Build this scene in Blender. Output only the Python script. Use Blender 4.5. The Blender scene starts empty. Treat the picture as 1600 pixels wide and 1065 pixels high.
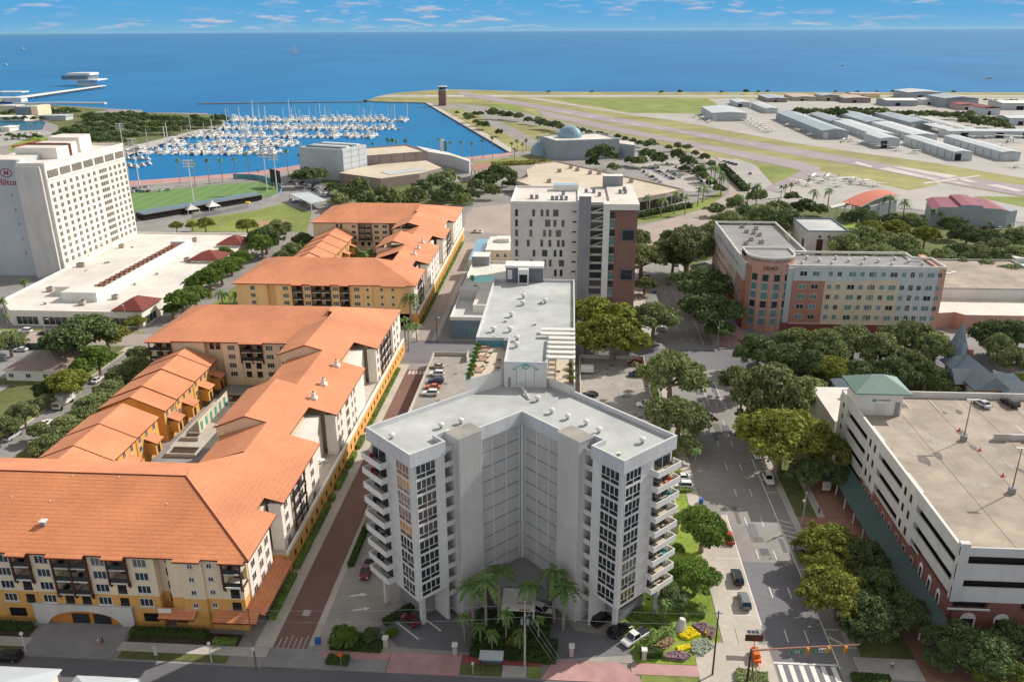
import bpy, math, random
import numpy as np
from mathutils import Vector, Matrix
R = random.Random(7)
PI = math.pi
sc = bpy.context.scene
col = sc.collection
# ---------------------------------------------------------------- camera
F_PX, CX, CY, HCAM = 1280.0, 800.0, 532.5, 100.0      # measured on the 1600 px photograph
_s = -9.0 / 1600
_roll = math.atan(-_s)
_d = (CY - 47.5) * math.cos(_roll)
_pitch = math.atan(_d / F_PX)
_foot = (CX - _d * math.sin(_roll), CY - _d * math.cos(_roll))
_vy = 47.5 + _s * 93
_t = (893.0 - _foot[0]) * math.cos(_roll) - (_vy - _foot[1]) * math.sin(_roll)
_yaw = math.atan(_t / math.hypot(F_PX, _d))
hd = Vector((-math.sin(_yaw), math.cos(_yaw), 0))
rt0 = Vector((math.cos(_yaw), math.sin(_yaw), 0))
fw = hd * math.cos(_pitch) + Vector((0, 0, -math.sin(_pitch)))
up0 = rt0.cross(fw)
rt = rt0 * math.cos(_roll) - up0 * math.sin(_roll)
up = rt0 * math.sin(_roll) + up0 * math.cos(_roll)
cam = bpy.data.cameras.new('camera')
co = bpy.data.objects.new('camera', cam); col.objects.link(co)
mw = Matrix((rt, up, -fw)).transposed().to_4x4()
mw.translation = Vector((0, 0, HCAM))
co.matrix_world = mw
cam.sensor_width = 36.0
cam.lens = 36.0 * F_PX / 1600.0
cam.clip_start = 1.0
cam.clip_end = 200000.0
sc.camera = co

def G(px, py, z=0.0):
    """world point at height z seen at photo pixel px,py"""
    d = rt * (px - CX) + up * (CY - py) + fw * F_PX
    t = (z - HCAM) / d.z
    return (d.x * t, d.y * t)

# ---------------------------------------------------------------- world and sun
SUN_EL, SUN_AZ = math.radians(37.5), math.radians(54.3)   # azimuth clockwise from +Y
w = bpy.data.worlds.new('World'); sc.world = w; w.use_nodes = True
nt = w.node_tree; N = nt.nodes; L = nt.links
bg = N['Background']
sky = N.new('ShaderNodeTexSky'); sky.sky_type = 'NISHITA'; sky.sun_disc = False
sky.sun_elevation = SUN_EL; sky.sun_rotation = SUN_AZ; sky.altitude = 50
sky.air_density = 1.0; sky.dust_density = 0.4; sky.ozone_density = 2.0
tc = N.new('ShaderNodeTexCoord'); sp = N.new('ShaderNodeSeparateXYZ'); L.new(tc.outputs['Generated'], sp.inputs[0])
def wmath(op, a, b=None):
    n = N.new('ShaderNodeMath'); n.operation = op
    for i, v in enumerate((a, b)):
        if v is None: continue
        if isinstance(v, (int, float)): n.inputs[i].default_value = v
        else: L.new(v, n.inputs[i])
    return n.outputs[0]
az = wmath('ARCTAN2', sp.outputs[0], sp.outputs[1])
ramp = N.new('ShaderNodeValToRGB'); L.new(wmath('MULTIPLY', sp.outputs[2], 5.0), ramp.inputs[0])
r = ramp.color_ramp
r.elements[0].position = 0.0; r.elements[0].color = (1.9, 4.6, 6.9, 1)
r.elements[1].position = 1.0; r.elements[1].color = (0.6, 1.9, 4.6, 1)
e = r.elements.new(0.06); e.color = (1.35, 4.1, 7.1, 1)
e = r.elements.new(0.2); e.color = (.85, 3.7, 7.2, 1)
fac = N.new('ShaderNodeValToRGB'); L.new(sp.outputs[2], fac.inputs[0])
fac.color_ramp.elements[0].position = 0.04; fac.color_ramp.elements[0].color = (1, 1, 1, 1)
fac.color_ramp.elements[1].position = 0.16; fac.color_ramp.elements[1].color = (0, 0, 0, 1)
mx = N.new('ShaderNodeMix'); mx.data_type = 'RGBA'
hs = N.new('ShaderNodeHueSaturation'); hs.inputs['Saturation'].default_value = 0.05; hs.inputs['Value'].default_value = 1.5; L.new(sky.outputs[0], hs.inputs['Color'])
L.new(fac.outputs[0], mx.inputs[0]); L.new(hs.outputs[0], mx.inputs[6]); L.new(ramp.outputs[0], mx.inputs[7])
# small fair-weather clouds low over the sea
cx = N.new('ShaderNodeCombineXYZ')
L.new(wmath('MULTIPLY', az, 26.0), cx.inputs[0]); L.new(wmath('MULTIPLY', sp.outputs[2], 150.0), cx.inputs[1])
ns = N.new('ShaderNodeTexNoise'); ns.inputs['Scale'].default_value = 1.0; ns.inputs['Detail'].default_value = 5; ns.inputs['Roughness'].default_value = 0.55
L.new(cx.outputs[0], ns.inputs['Vector'])
cr = N.new('ShaderNodeValToRGB'); L.new(ns.outputs[0], cr.inputs[0])
cr.color_ramp.elements[0].position = 0.50; cr.color_ramp.elements[0].color = (0, 0, 0, 1)
cr.color_ramp.elements[1].position = 0.66; cr.color_ramp.elements[1].color = (1, 1, 1, 1)
band = N.new('ShaderNodeValToRGB'); L.new(wmath('MULTIPLY', sp.outputs[2], 5.0), band.inputs[0])
band.color_ramp.elements[0].position = 0.0; band.color_ramp.elements[0].color = (0, 0, 0, 1)
band.color_ramp.elements[1].position = 0.7; band.color_ramp.elements[1].color = (0, 0, 0, 1)
e = band.color_ramp.elements.new(0.02); e.color = (.8, .8, .8, 1)
e = band.color_ramp.elements.new(0.12); e.color = (.9, .9, .9, 1); e = band.color_ramp.elements.new(0.35); e.color = (.45, .45, .45, 1)
# shaded undersides come from a second sample a little lower
cx2 = N.new('ShaderNodeCombineXYZ')
L.new(wmath('MULTIPLY', az, 26.0), cx2.inputs[0]); L.new(wmath('ADD', wmath('MULTIPLY', sp.outputs[2], 150.0), 0.35), cx2.inputs[1])
ns2 = N.new('ShaderNodeTexNoise'); ns2.inputs['Scale'].default_value = 1.0; ns2.inputs['Detail'].default_value = 5; ns2.inputs['Roughness'].default_value = 0.55
L.new(cx2.outputs[0], ns2.inputs['Vector'])
cc = N.new('ShaderNodeValToRGB'); L.new(ns2.outputs[0], cc.inputs[0])
cc.color_ramp.elements[0].position = 0.5; cc.color_ramp.elements[0].color = (6.9, 6.5, 7.0, 1)
cc.color_ramp.elements[1].position = 0.66; cc.color_ramp.elements[1].color = (3.2, 4.2, 6.0, 1)
mc = N.new('ShaderNodeMix'); mc.data_type = 'RGBA'
ns3 = N.new('ShaderNodeTexNoise'); ns3.inputs['Scale'].default_value = .22; ns3.inputs['Detail'].default_value = 2; L.new(cx.outputs[0], ns3.inputs['Vector'])
gp = N.new('ShaderNodeMapRange'); L.new(ns3.outputs[0], gp.inputs[0]); gp.inputs[1].default_value = .42; gp.inputs[2].default_value = .58
L.new(wmath('MULTIPLY', wmath('MULTIPLY', cr.outputs[0], band.outputs[0]), gp.outputs[0]), mc.inputs[0]); L.new(mx.outputs[2], mc.inputs[6]); L.new(cc.outputs[0], mc.inputs[7])
L.new(mc.outputs[2], bg.inputs[0]); bg.inputs[1].default_value = 0.1
sun = bpy.data.lights.new('sun', 'SUN'); sun.energy = 4.8; sun.angle = math.radians(0.5); sun.color = (1.0, 0.93, 0.83)
so = bpy.data.objects.new('sun', sun); col.objects.link(so)
sd = Vector((math.sin(SUN_AZ) * math.cos(SUN_EL), math.cos(SUN_AZ) * math.cos(SUN_EL), math.sin(SUN_EL)))
so.rotation_euler = sd.to_track_quat('Z', 'Y').to_euler(); so.location = sd * 300
sc.view_settings.view_transform = 'Standard'; sc.view_settings.look = 'None'
sc.view_settings.exposure = 0.0; sc.view_settings.gamma = 1.0
sc.cycles.max_bounces = 5; sc.cycles.diffuse_bounces = 3; sc.cycles.glossy_bounces = 3
sc.cycles.use_denoising = True

# ---------------------------------------------------------------- materials
def lin(h):
    h = h.lstrip('#'); c = [int(h[i:i + 2], 16) / 255 for i in (0, 2, 4)]
    return tuple(((x + .055) / 1.055) ** 2.4 if x > .04045 else x / 12.92 for x in c)
MATS = {}
def M(name, hx, rough=.8, var=.15, scale=.6, big=.12, bscale=.05, metal=0., bump=0., stripe=None, spec=.3, objcol=False, rnd=0., trans=0., streak=0):
    """procedural material: two noise layers vary the base colour; stripe=(axis, period, share, darkness) draws seams or courses"""
    m = bpy.data.materials.new(name); m.use_nodes = True
    t = m.node_tree; n = t.nodes; l = t.links; b = n['Principled BSDF']
    c = lin(hx)
    b.inputs['Roughness'].default_value = rough; b.inputs['Metallic'].default_value = metal
    b.inputs['Specular IOR Level'].default_value = spec
    tc = n.new('ShaderNodeTexCoord')
    def noise(s, det=4):
        x = n.new('ShaderNodeTexNoise'); x.inputs['Scale'].default_value = s; x.inputs['Detail'].default_value = det
        x.inputs['Roughness'].default_value = .62
        if streak and s > .3:
            mp = n.new('ShaderNodeMapping'); mp.inputs['Scale'].default_value = (1, 1, .12); l.new(tc.outputs['Object'], mp.inputs[0]); l.new(mp.outputs[0], x.inputs['Vector'])
        else: l.new(tc.outputs['Object'], x.inputs['Vector'])
        return x
    def mr(src, a, bb, lo=.3, hi=.7):
        x = n.new('ShaderNodeMapRange'); l.new(src, x.inputs[0])
        x.inputs[1].default_value = lo; x.inputs[2].default_value = hi; x.inputs[3].default_value = a; x.inputs[4].default_value = bb
        return x.outputs[0]
    def mul(a, bb):
        x = n.new('ShaderNodeMath'); x.operation = 'MULTIPLY'; l.new(a, x.inputs[0])
        if isinstance(bb, float): x.inputs[1].default_value = bb
        else: l.new(bb, x.inputs[1])
        return x.outputs[0]
    n1 = noise(scale)
    f = mr(n1.outputs[0], 1 - var, 1 + var)
    if big:
        f = mul(f, mr(noise(bscale, 3).outputs[0], 1 - big, 1 + big))
    if rnd:
        oi = n.new('ShaderNodeObjectInfo'); f = mul(f, mr(oi.outputs['Random'], 1 - rnd, 1 + rnd, 0, 1))
    if stripe:
        ax, per, share, dark = stripe
        s = n.new('ShaderNodeSeparateXYZ'); l.new(tc.outputs['Object'], s.inputs[0])
        q = mul(s.outputs['XYZ'.index(ax)], 1.0 / per)
        fr = n.new('ShaderNodeMath'); fr.operation = 'FRACT'; l.new(q, fr.inputs[0])
        lt = n.new('ShaderNodeMath'); lt.operation = 'LESS_THAN'; l.new(fr.outputs[0], lt.inputs[0]); lt.inputs[1].default_value = share
        f = mul(f, mr(lt.outputs[0], 1.0, dark, 0, 1))
    sc_ = n.new('ShaderNodeVectorMath'); sc_.operation = 'SCALE'
    if objcol:
        oi = n.new('ShaderNodeObjectInfo'); l.new(oi.outputs['Color'], sc_.inputs[0])
    else: sc_.inputs[0].default_value = c
    l.new(f, sc_.inputs['Scale']); l.new(sc_.outputs[0], b.inputs['Base Color'])
    if bump:
        bp = n.new('ShaderNodeBump'); bp.inputs['Strength'].default_value = bump; bp.inputs['Distance'].default_value = .1
        l.new(n1.outputs[0], bp.inputs['Height']); l.new(bp.outputs[0], b.inputs['Normal'])
    if trans:
        tr = n.new('ShaderNodeBsdfTranslucent'); l.new(sc_.outputs[0], tr.inputs[0])
        ms = n.new('ShaderNodeMixShader'); ms.inputs[0].default_value = trans
        l.new(b.outputs[0], ms.inputs[1]); l.new(tr.outputs[0], ms.inputs[2]); l.new(ms.outputs[0], n['Material Output'].inputs[0])
    MATS[name] = m
    return m
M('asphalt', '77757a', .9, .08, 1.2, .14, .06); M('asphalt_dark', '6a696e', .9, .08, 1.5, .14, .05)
M('asphalt_light', '918d8a', .9, .09, .5, .16, .05)
M('concrete', 'b4aea8', .85, .07, .8, .12, .1); M('concrete_pale', 'b9b1a6', .85, .07, .8, .12, .1)
M('concrete_grey', '8f8d8e', .85, .1, .5, .2, .09); M('concrete_stained', '9d9891', .85, .16, .25, .16, .06)
M('pinkwalk', 'b48e8c', .85, .16, .35, .16, .1); M('redwalk', '9c4f52', .85, .12, .6, .12, .1)
M('brick_paving', '7d6058', .9, .16, 2.2, .14, .07); M('brick_plaza', '9b7566', .9, .16, 1.5, .14, .07)
M('runway', '9a9094', .9, .06, .2, .12, .012); M('apron', 'aaa6a1', .9, .07, .05, .1, .01)
M('road_pink', 'a79a92', .9, .06, .5, .12, .04)
M('grass', '7c8747', .95, .24, .5, .26, .03); M('grass_bright', '7f943c', .95, .28, .9, .24, .12)
M('airfield_grass', '908d5c', .95, .16, .05, .26, .012); M('lawn_dark', '646a40', .95, .25, .6, .2, .08)
M('pitch', '6d8d55', .95, .05, .4, .06, .05, stripe=('X', 9.0, .5, .88))
M('dirt', 'a98d6d', .95, .14, .3, .14, .06); M('mulch', '4b3d33', .95, .3, 1.5, .2, .1)
M('sand_shore', '9d8c68', .95, .2, .05, .2, .01)
M('paint_white', 'dcd9d3', .7, .07, 2.0, .05); M('paint_worn', 'bcb7b2', .8, .16, .3, .1, .05); M('glass_dome', '7797a6', .2, .2, .3, 0, spec=.7); M('oil', '6f6a66', .8, .2, 1, .1); M('paint_yellow', 'd8a93a', .7, .1, 2.0, .05)
M('white', 'dfddd8', .7, .03, .3, .04, .1); M('white_roof', 'd6d0c8', .8, .1, .14, .12, .05)
M('offwhite', 'd9d6cf', .75, 0.08, .4, .05, .1, streak=1); M('warm_white', 'e8e1d7', .75, 0.08, .3, .05, .08, streak=1)
M('light_grey', 'cac7c3', .75, 0.08, .4, .07, .1, streak=1); M('facade_grey', 'd8d4ce', .75, 0.08, .3, .06, .08, streak=1)
M('roof_grey', 'b2b5b3', .85, .13, .16, .2, .07, bump=.1); M('parapet', 'c9cacb', .7, 0.09, .5, .06, .1, streak=1)
M('mid_grey', '8e8f94', .75, 0.09, .4, .08, .1, streak=1); M('dark_grey', '6e6e78', .7, 0.09, .4, .06, .1, streak=1)
M('darkest', '24252a', .6, .1, .5, 0); M('black', '17181b', .5, .1, .5, 0)
M('cream', 'e8d3b4', .8, 0.08, .4, .05, .08, streak=1); M('peach', 'e9c58f', .8, 0.08, .4, .05, .08, streak=1)
M('ochre', 'dba55c', .8, 0.10, .5, .07, .08, streak=1); M('ochre_deep', 'cb863c', .8, .06, .5, .07, .08)
M('timber', '54352c', .8, .15, 2, .1); M('eave', '6d3526', .8, .1, 2, .1)
M('tile_roof', 'd2885f', .8, .11, 1.6, .15, .07, stripe=('Z', .26, .22, .8))
M('tile_roof_plain', 'd28c68', .8, .1, 1.4, .16, .06, stripe=('Z', .26, .2, .9))
M('maroon_roof', '7c4038', .7, .08, .8, .1, .1, stripe=('X', .5, .12, .75))
M('hangar_red', '8a4352', .6, .06, .3, .1, .05, stripe=('X', 1.2, .08, .85)); M('terminal_red', 'bd6650', .6, .06, .3, .08, .05)
M('green_roof', '7c968b', .6, .05, .5, .06, .1, stripe=('X', .6, .14, .62)); M('green_awning', '4b625f', .6, .05, .5, .06, .1, stripe=('Y', .5, .2, .62))
M('slate_roof', '77838f', .8, .1, .8, .1, .1); M('brown_roof', '8a7b72', .85, .08, .8, .1, .1)
M('hangar_roof', '9aa9b2', .6, .06, .2, .12, .03); M('hangar_wall', '99a3aa', .7, .04, .4, .06, .05)
M('hangar_white', 'b9c0c4', .6, .05, .3, .08, .04)
M('brick_red', '84584f', .85, .1, 1.5, .06, .08); M('brick_brown', '8b6961', .85, 0.09, .8, .06, .08, streak=1)
M('salmon', 'c4998a', .8, 0.08, .5, .05, .08, streak=1); M('salmon_dark', 'ae7d6e', .8, 0.08, .5, .05, .08, streak=1)
M('hotel_yellow', 'd5c6ae', .8, 0.08, .5, .05, .08, streak=1); M('hotel_blue', 'bfc6c8', .8, 0.08, .5, .05, .08, streak=1); M('hotel_red', '864846', .8, .05, .5, .06, .08)
M('garage_wall', 'cdcbc8', .75, 0.08, .4, .06, .08, streak=1); M('garage_deck', 'a39789', .85, .17, .22, .2, .07)
M('deck_beige', 'c8bba8', .85, .08, .2, .1, .03); M('tan', 'b4a69c', .8, .05, .3, .07, .05); M('tan_dark', '978a86', .8, 0.09, .3, .07, .05, streak=1)
M('teal_wall', '5b93a3', .7, .05, .5, .06); M('teal', '45a39a', .6, .05, .5, .06); M('blue_grey', '6b7f8d', .75, .05, .5, .06)
M('glass', '2c343c', .08, .2, .35, 0, spec=.8); M('glass_teal', '5f878c', .1, .2, .3, 0, spec=.8); M('glass_brown', '6e5a4c', .15, .25, .3, .2, .1, spec=.6)
M('glass_amber', 'b98240', .2, .35, .5, .3, .2, spec=.6); M('glass_blue', '5d92ad', .12, .1, .1, .1, spec=.7)
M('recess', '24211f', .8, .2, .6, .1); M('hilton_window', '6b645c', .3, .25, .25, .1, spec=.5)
M('metal', '9aa0a3', .45, .06, 1, 0, metal=.5); M('metal_dark', '3c3f42', .5, .1, 1, 0, metal=.4); M('pole_grey', 'a9adad', .5, .06, 1, 0, metal=.3)
M('rust', '7c4a3a', .8, .3, .6, .2); M('wood', '7b6351', .85, .2, 2, .1)
M('car_paint', 'ffffff', .25, .02, 1, 0, spec=.6, objcol=True); M('car_glass', '14181c', .06, .1, 1, 0, spec=.9); M('tyre', '17181a', .85, .1, 3, 0)
M('headlight', 'e8ecee', .1, .02, 1, 0, spec=.8); M('taillight', '7d1a1c', .2, .05, 1, 0)
M('orange', 'e06a28', .6, .08, 1, 0); M('red', 'b8242c', .6, .08, 1, 0); M('blue', '2f63b0', .6, .08, 1, 0); M('yellow', 'e9cf1c', .8, .15, 3, 0)
M('sign_green', '1f7a4f', .6, .03, 1, 0); M('traffic_yellow', 'd79a2b', .5, .05, 1, 0); M('brand_red', 'a0273a', .5, .03, 1, 0)
M('leaf_oak', '808b5b', .75, .42, .7, .25, .12, rnd=.22, trans=.16, spec=.2); M('leaf_dark', '5f7046', .75, .42, .7, .25, .12, rnd=.2, trans=.14, spec=.2)
M('leaf_yellow', '84893e', .75, .4, .6, .3, .15, rnd=.14, trans=.2, spec=.2); M('leaf_bright', '6c863c', .7, .28, .4, .25, .12, rnd=.1, trans=.2, spec=.2)
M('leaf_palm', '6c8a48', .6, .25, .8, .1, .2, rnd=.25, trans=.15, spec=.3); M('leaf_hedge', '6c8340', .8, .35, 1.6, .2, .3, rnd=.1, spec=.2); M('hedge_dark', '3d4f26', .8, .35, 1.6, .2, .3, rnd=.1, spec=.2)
M('flower_yellow', 'e6d012', .8, .2, 3, .1); M('flower_purple', '8b6f78', .8, .3, 2, .2); M('flower_grey', '9aa390', .8, .3, 2, .2)
M('bark', '8a7a6a', .9, .2, 2, .1); M('palm_bark', '9c8d7c', .9, .15, 2, .1, stripe=('Z', .5, .2, .8))
M('skin', 'b98a6c', .6, .05, 3, 0); M('hair', '3a2a20', .8, .1, 3, 0); M('cloth_white', 'dfe0e2', .8, .05, 3, 0); M('cloth_blue', '4b5d86', .8, .05, 3, 0); M('cloth_dark', '2b2d35', .8, .05, 3, 0)
M('pool', '2fc4c0', .2, .06, .5, 0, spec=.6)
def water(name, hx, hx2, rough, bs):
    m = bpy.data.materials.new(name); m.use_nodes = True; t = m.node_tree; n = t.nodes; l = t.links; b = n['Principled BSDF']
    tc = n.new('ShaderNodeTexCoord'); mp = n.new('ShaderNodeMapping'); mp.inputs['Scale'].default_value = (.004, .0015, 1); l.new(tc.outputs['Object'], mp.inputs[0])
    x = n.new('ShaderNodeTexNoise'); x.inputs['Scale'].default_value = 1; x.inputs['Detail'].default_value = 5; l.new(mp.outputs[0], x.inputs[0])
    r = n.new('ShaderNodeValToRGB'); l.new(x.outputs[0], r.inputs[0]); r.color_ramp.elements[0].position = .35; r.color_ramp.elements[1].position = .65
    r.color_ramp.elements[0].color = lin(hx) + (1,); r.color_ramp.elements[1].color = lin(hx2) + (1,); l.new(r.outputs[0], b.inputs['Base Color'])
    b.inputs['Roughness'].default_value = rough; b.inputs['IOR'].default_value = 1.33; b.inputs['Specular IOR Level'].default_value = .04
    y = n.new('ShaderNodeTexNoise'); y.inputs['Scale'].default_value = bs; y.inputs['Detail'].default_value = 3; l.new(tc.outputs['Object'], y.inputs[0])
    bp = n.new('ShaderNodeBump'); bp.inputs['Strength'].default_value = .6; bp.inputs['Distance'].default_value = 1.2; l.new(y.outputs[0], bp.inputs['Height']); l.new(bp.outputs[0], b.inputs['Normal'])
    MATS[name] = m
water('sea_water', '0068a0', '0074ab', .4, .08)
water('basin_water', '225a76', '2b657f', .35, .12)

# ---------------------------------------------------------------- mesh helpers
class Fr:
    """facade frame: u runs along the wall, w points out of it, z is up"""
    def __init__(s, ox, oy, ux, uy): s.o = (ox, oy); l = math.hypot(ux, uy); s.u = (ux / l, uy / l); s.n = (s.u[1], -s.u[0])
    def __call__(s, u, w, z): return (s.o[0] + s.u[0] * u + s.n[0] * w, s.o[1] + s.u[1] * u + s.n[1] * w, z)
class MB:
    def __init__(s): s.v = []; s.f = []; s.fm = []; s.mats = []
    def mi(s, m):
        if m not in s.mats: s.mats.append(m)
        return s.mats.index(m)
    def face(s, pts, m):
        i = len(s.v); s.v += [tuple(p) for p in pts]; s.f.append(tuple(range(i, i + len(pts)))); s.fm.append(s.mi(m)); return s
    def box(s, x0, x1, y0, y1, z0, z1, m, top=None, fr=None):
        P = [(x0, y0, z0), (x1, y0, z0), (x1, y1, z0), (x0, y1, z0), (x0, y0, z1), (x1, y0, z1), (x1, y1, z1), (x0, y1, z1)]
        if fr: P = [fr(*p) for p in P]
        i = len(s.v); s.v += P; a = s.mi(m); t = s.mi(top) if top else a
        for q, k in (((0, 3, 2, 1), a), ((4, 5, 6, 7), t), ((0, 1, 5, 4), a), ((1, 2, 6, 5), a), ((2, 3, 7, 6), a), ((3, 0, 4, 7), a)):
            q = tuple(i + j for j in q); s.f.append(q[::-1] if fr else q); s.fm.append(k)
        return s
    def prism(s, poly, z0, z1, m, top=None):
        n = len(poly); i = len(s.v)
        a = sum(poly[k][0] * poly[(k + 1) % n][1] - poly[(k + 1) % n][0] * poly[k][1] for k in range(n))
        if a < 0: poly = poly[::-1]
        s.v += [(p[0], p[1], z0) for p in poly] + [(p[0], p[1], z1) for p in poly]
        A = s.mi(m); T = s.mi(top) if top else A
        s.f.append(tuple(range(i, i + n))[::-1]); s.fm.append(A)
        s.f.append(tuple(range(i + n, i + 2 * n))); s.fm.append(T)
        for k in range(n):
            j = (k + 1) % n; s.f.append((i + k, i + j, i + n + j, i + n + k)); s.fm.append(A)
        return s
    def ring(s, poly, t, z0, z1, m):
        """parapet of thickness t along the inside of a polygon"""
        n = len(poly); a = sum(poly[k][0] * poly[(k + 1) % n][1] - poly[(k + 1) % n][0] * poly[k][1] for k in range(n))
        if a < 0: poly = poly[::-1]
        inn = []
        for k in range(n):
            p, q, r_ = Vector(poly[k - 1]), Vector(poly[k]), Vector(poly[(k + 1) % n])
            d1, d2 = (q - p).normalized(), (r_ - q).normalized(); n1 = Vector((-d1.y, d1.x)); n2 = Vector((-d2.y, d2.x))
            b = (n1 + n2); b = b / max(.2, b.dot(n1)); inn.append(tuple(q + b * t))
        i = len(s.v); M_ = s.mi(m)
        s.v += [(p[0], p[1], z0) for p in poly] + [(p[0], p[1], z1) for p in poly] + [(p[0], p[1], z1) for p in inn] + [(p[0], p[1], z0) for p in inn]
        for k in range(n):
            j = (k + 1) % n
            for a_, b_ in ((0, 1), (1, 2), (2, 3)):
                s.f.append((i + a_ * n + k, i + a_ * n + j, i + b_ * n + j, i + b_ * n + k)); s.fm.append(M_)
        return s
    def tube(s, pts, r0, r1, n, m, cap=True):
        M_ = s.mi(m); i0 = len(s.v); K = len(pts)
        for k, p in enumerate(pts):
            p = Vector(p); d = (Vector(pts[min(k + 1, K - 1)]) - Vector(pts[max(k - 1, 0)])).normalized()
            a = d.cross(Vector((0, 0, 1)) if abs(d.z) < .9 else Vector((1, 0, 0))).normalized(); b = d.cross(a)
            rr = r0 + (r1 - r0) * k / max(1, K - 1)
            for q in range(n):
                t = 2 * PI * q / n; s.v.append(tuple(p + (a * math.cos(t) + b * math.sin(t)) * rr))
        for k in range(K - 1):
            for q in range(n):
                a_ = i0 + k * n + q; b_ = i0 + k * n + (q + 1) % n
                s.f.append((a_, b_, b_ + n, a_ + n)); s.fm.append(M_)
        if cap:
            s.f.append(tuple(range(i0, i0 + n))); s.fm.append(M_); s.f.append(tuple(range(i0 + (K - 1) * n, i0 + K * n))); s.fm.append(M_)
        return s
    def cyl(s, x, y, z0, z1, r, m, n=12, r1=None): return s.tube([(x, y, z0), (x, y, z1)], r, r if r1 is None else r1, n, m)
    def lathe(s, x, y, prof, m, n=16):
        M_ = s.mi(m); i0 = len(s.v)
        for r_, z in prof:
            for q in range(n): t = 2 * PI * q / n; s.v.append((x + r_ * math.cos(t), y + r_ * math.sin(t), z))
        for k in range(len(prof) - 1):
            for q in range(n):
                a_ = i0 + k * n + q; b_ = i0 + k * n + (q + 1) % n; s.f.append((a_, b_, b_ + n, a_ + n)); s.fm.append(M_)
        return s
    def hip(s, x0, x1, y0, y1, z0, h, m, hipx=(1, 1), th=.25, under='eave', inset=None):
        """hip or gable roof, ridge along the longer side; hipx says which ends are hipped"""
        lx, ly = x1 - x0, y1 - y0
        if lx >= ly:
            k = (ly / 2) if inset is None else inset; ym = (y0 + y1) / 2; a = (x0 + k * hipx[0], ym, z0 + h); b = (x1 - k * hipx[1], ym, z0 + h)
            c = [(x0, y0, z0), (x1, y0, z0), (x1, y1, z0), (x0, y1, z0)]
            fs = [(c[0], c[1], b, a), (c[2], c[3], a, b), (c[1], c[2], b), (c[3], c[0], a)]
        else:
            k = (lx / 2) if inset is None else inset; xm = (x0 + x1) / 2; a = (xm, y0 + k * hipx[0], z0 + h); b = (xm, y1 - k * hipx[1], z0 + h)
            c = [(x0, y0, z0), (x1, y0, z0), (x1, y1, z0), (x0, y1, z0)]
            fs = [(c[1], c[2], b, a), (c[3], c[0], a, b), (c[0], c[1], a), (c[2], c[3], b)]
        for f in fs: s.face(f, m)
        s.box(x0, x1, y0, y1, z0 - th, z0 - .004, under)
        return s
    def build(s, name, parent=None, **kw):
        me = bpy.data.meshes.new(name)
        me.from_pydata(s.v, [], s.f)
        for m in s.mats: me.materials.append(MATS[m])
        me.polygons.foreach_set('material_index', s.fm); me.update()
        return link(name, me, parent, **kw)
def link(name, me, parent=None, label=None, cat=None, group=None, kind=None, smooth=False):
    o = bpy.data.objects.new(name, me); col.objects.link(o)
    if smooth:
        me.polygons.foreach_set('use_smooth', [True] * len(me.polygons))
    if parent is not None:
        o.parent = parent; o.matrix_parent_inverse = parent.matrix_basis.inverted()
    return tag(o, label, cat, group, kind)
def tag(o, label=None, cat=None, group=None, kind=None):
    if label: o['label'] = label
    if cat: o['category'] = cat
    if group: o['group'] = group
    if kind: o['kind'] = kind
    return o
def thing(name, label, cat, loc=(0, 0, 0), group=None):
    o = bpy.data.objects.new(name, None); col.objects.link(o); o.location = loc; o.empty_display_size = .5
    bpy.context.view_layer.update() if False else None
    return tag(o, label, cat, group)
KIDS = {}
def kids(o):
    if o.name not in KIDS: KIDS[o.name] = list(o.children)
    return KIDS[o.name]
def dup(root, loc, rz=0, s=1.0, label=None, group=None, color=None, first=[set()]):
    """copy of a thing with its parts and sub-parts; the first call for a prototype moves the prototype itself"""
    if root.name not in first[0]:
        first[0].add(root.name); kids(root); r_ = root; cs = [(c, None) for c in kids(root)]
        for c in kids(root): kids(c)
    else:
        r_ = root.copy(); col.objects.link(r_); cs = []
        for ch in kids(root):
            c = ch.copy(); col.objects.link(c); c.parent = r_; cs.append((c, None))
            for g in kids(ch):
                d = g.copy(); col.objects.link(d); d.parent = c
    r_.location = loc; r_.rotation_euler = (0, 0, rz); r_.scale = (s, s, s) if isinstance(s, (int, float)) else s
    if label: r_['label'] = label
    if group: r_['group'] = group
    if color:
        for c, _ in cs: c.color = tuple(color) + (1,)
        r_.color = tuple(color) + (1,)
    return r_
def ordn(i):
    W = 'first second third fourth fifth sixth seventh eighth ninth tenth eleventh twelfth thirteenth fourteenth fifteenth sixteenth seventeenth eighteenth nineteenth twentieth'.split()
    if i < 20: return W[i]
    if i >= 99: return 'hundredth' if i == 99 else 'hundred and ' + ordn(i - 100)
    t = ['twenty', 'thirty', 'forty', 'fifty', 'sixty', 'seventy', 'eighty', 'ninety'][(i + 1) // 10 - 2]
    u = (i + 1) % 10
    return t + '-' + W[u - 1] if u else t.replace('y', 'ieth')

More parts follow.
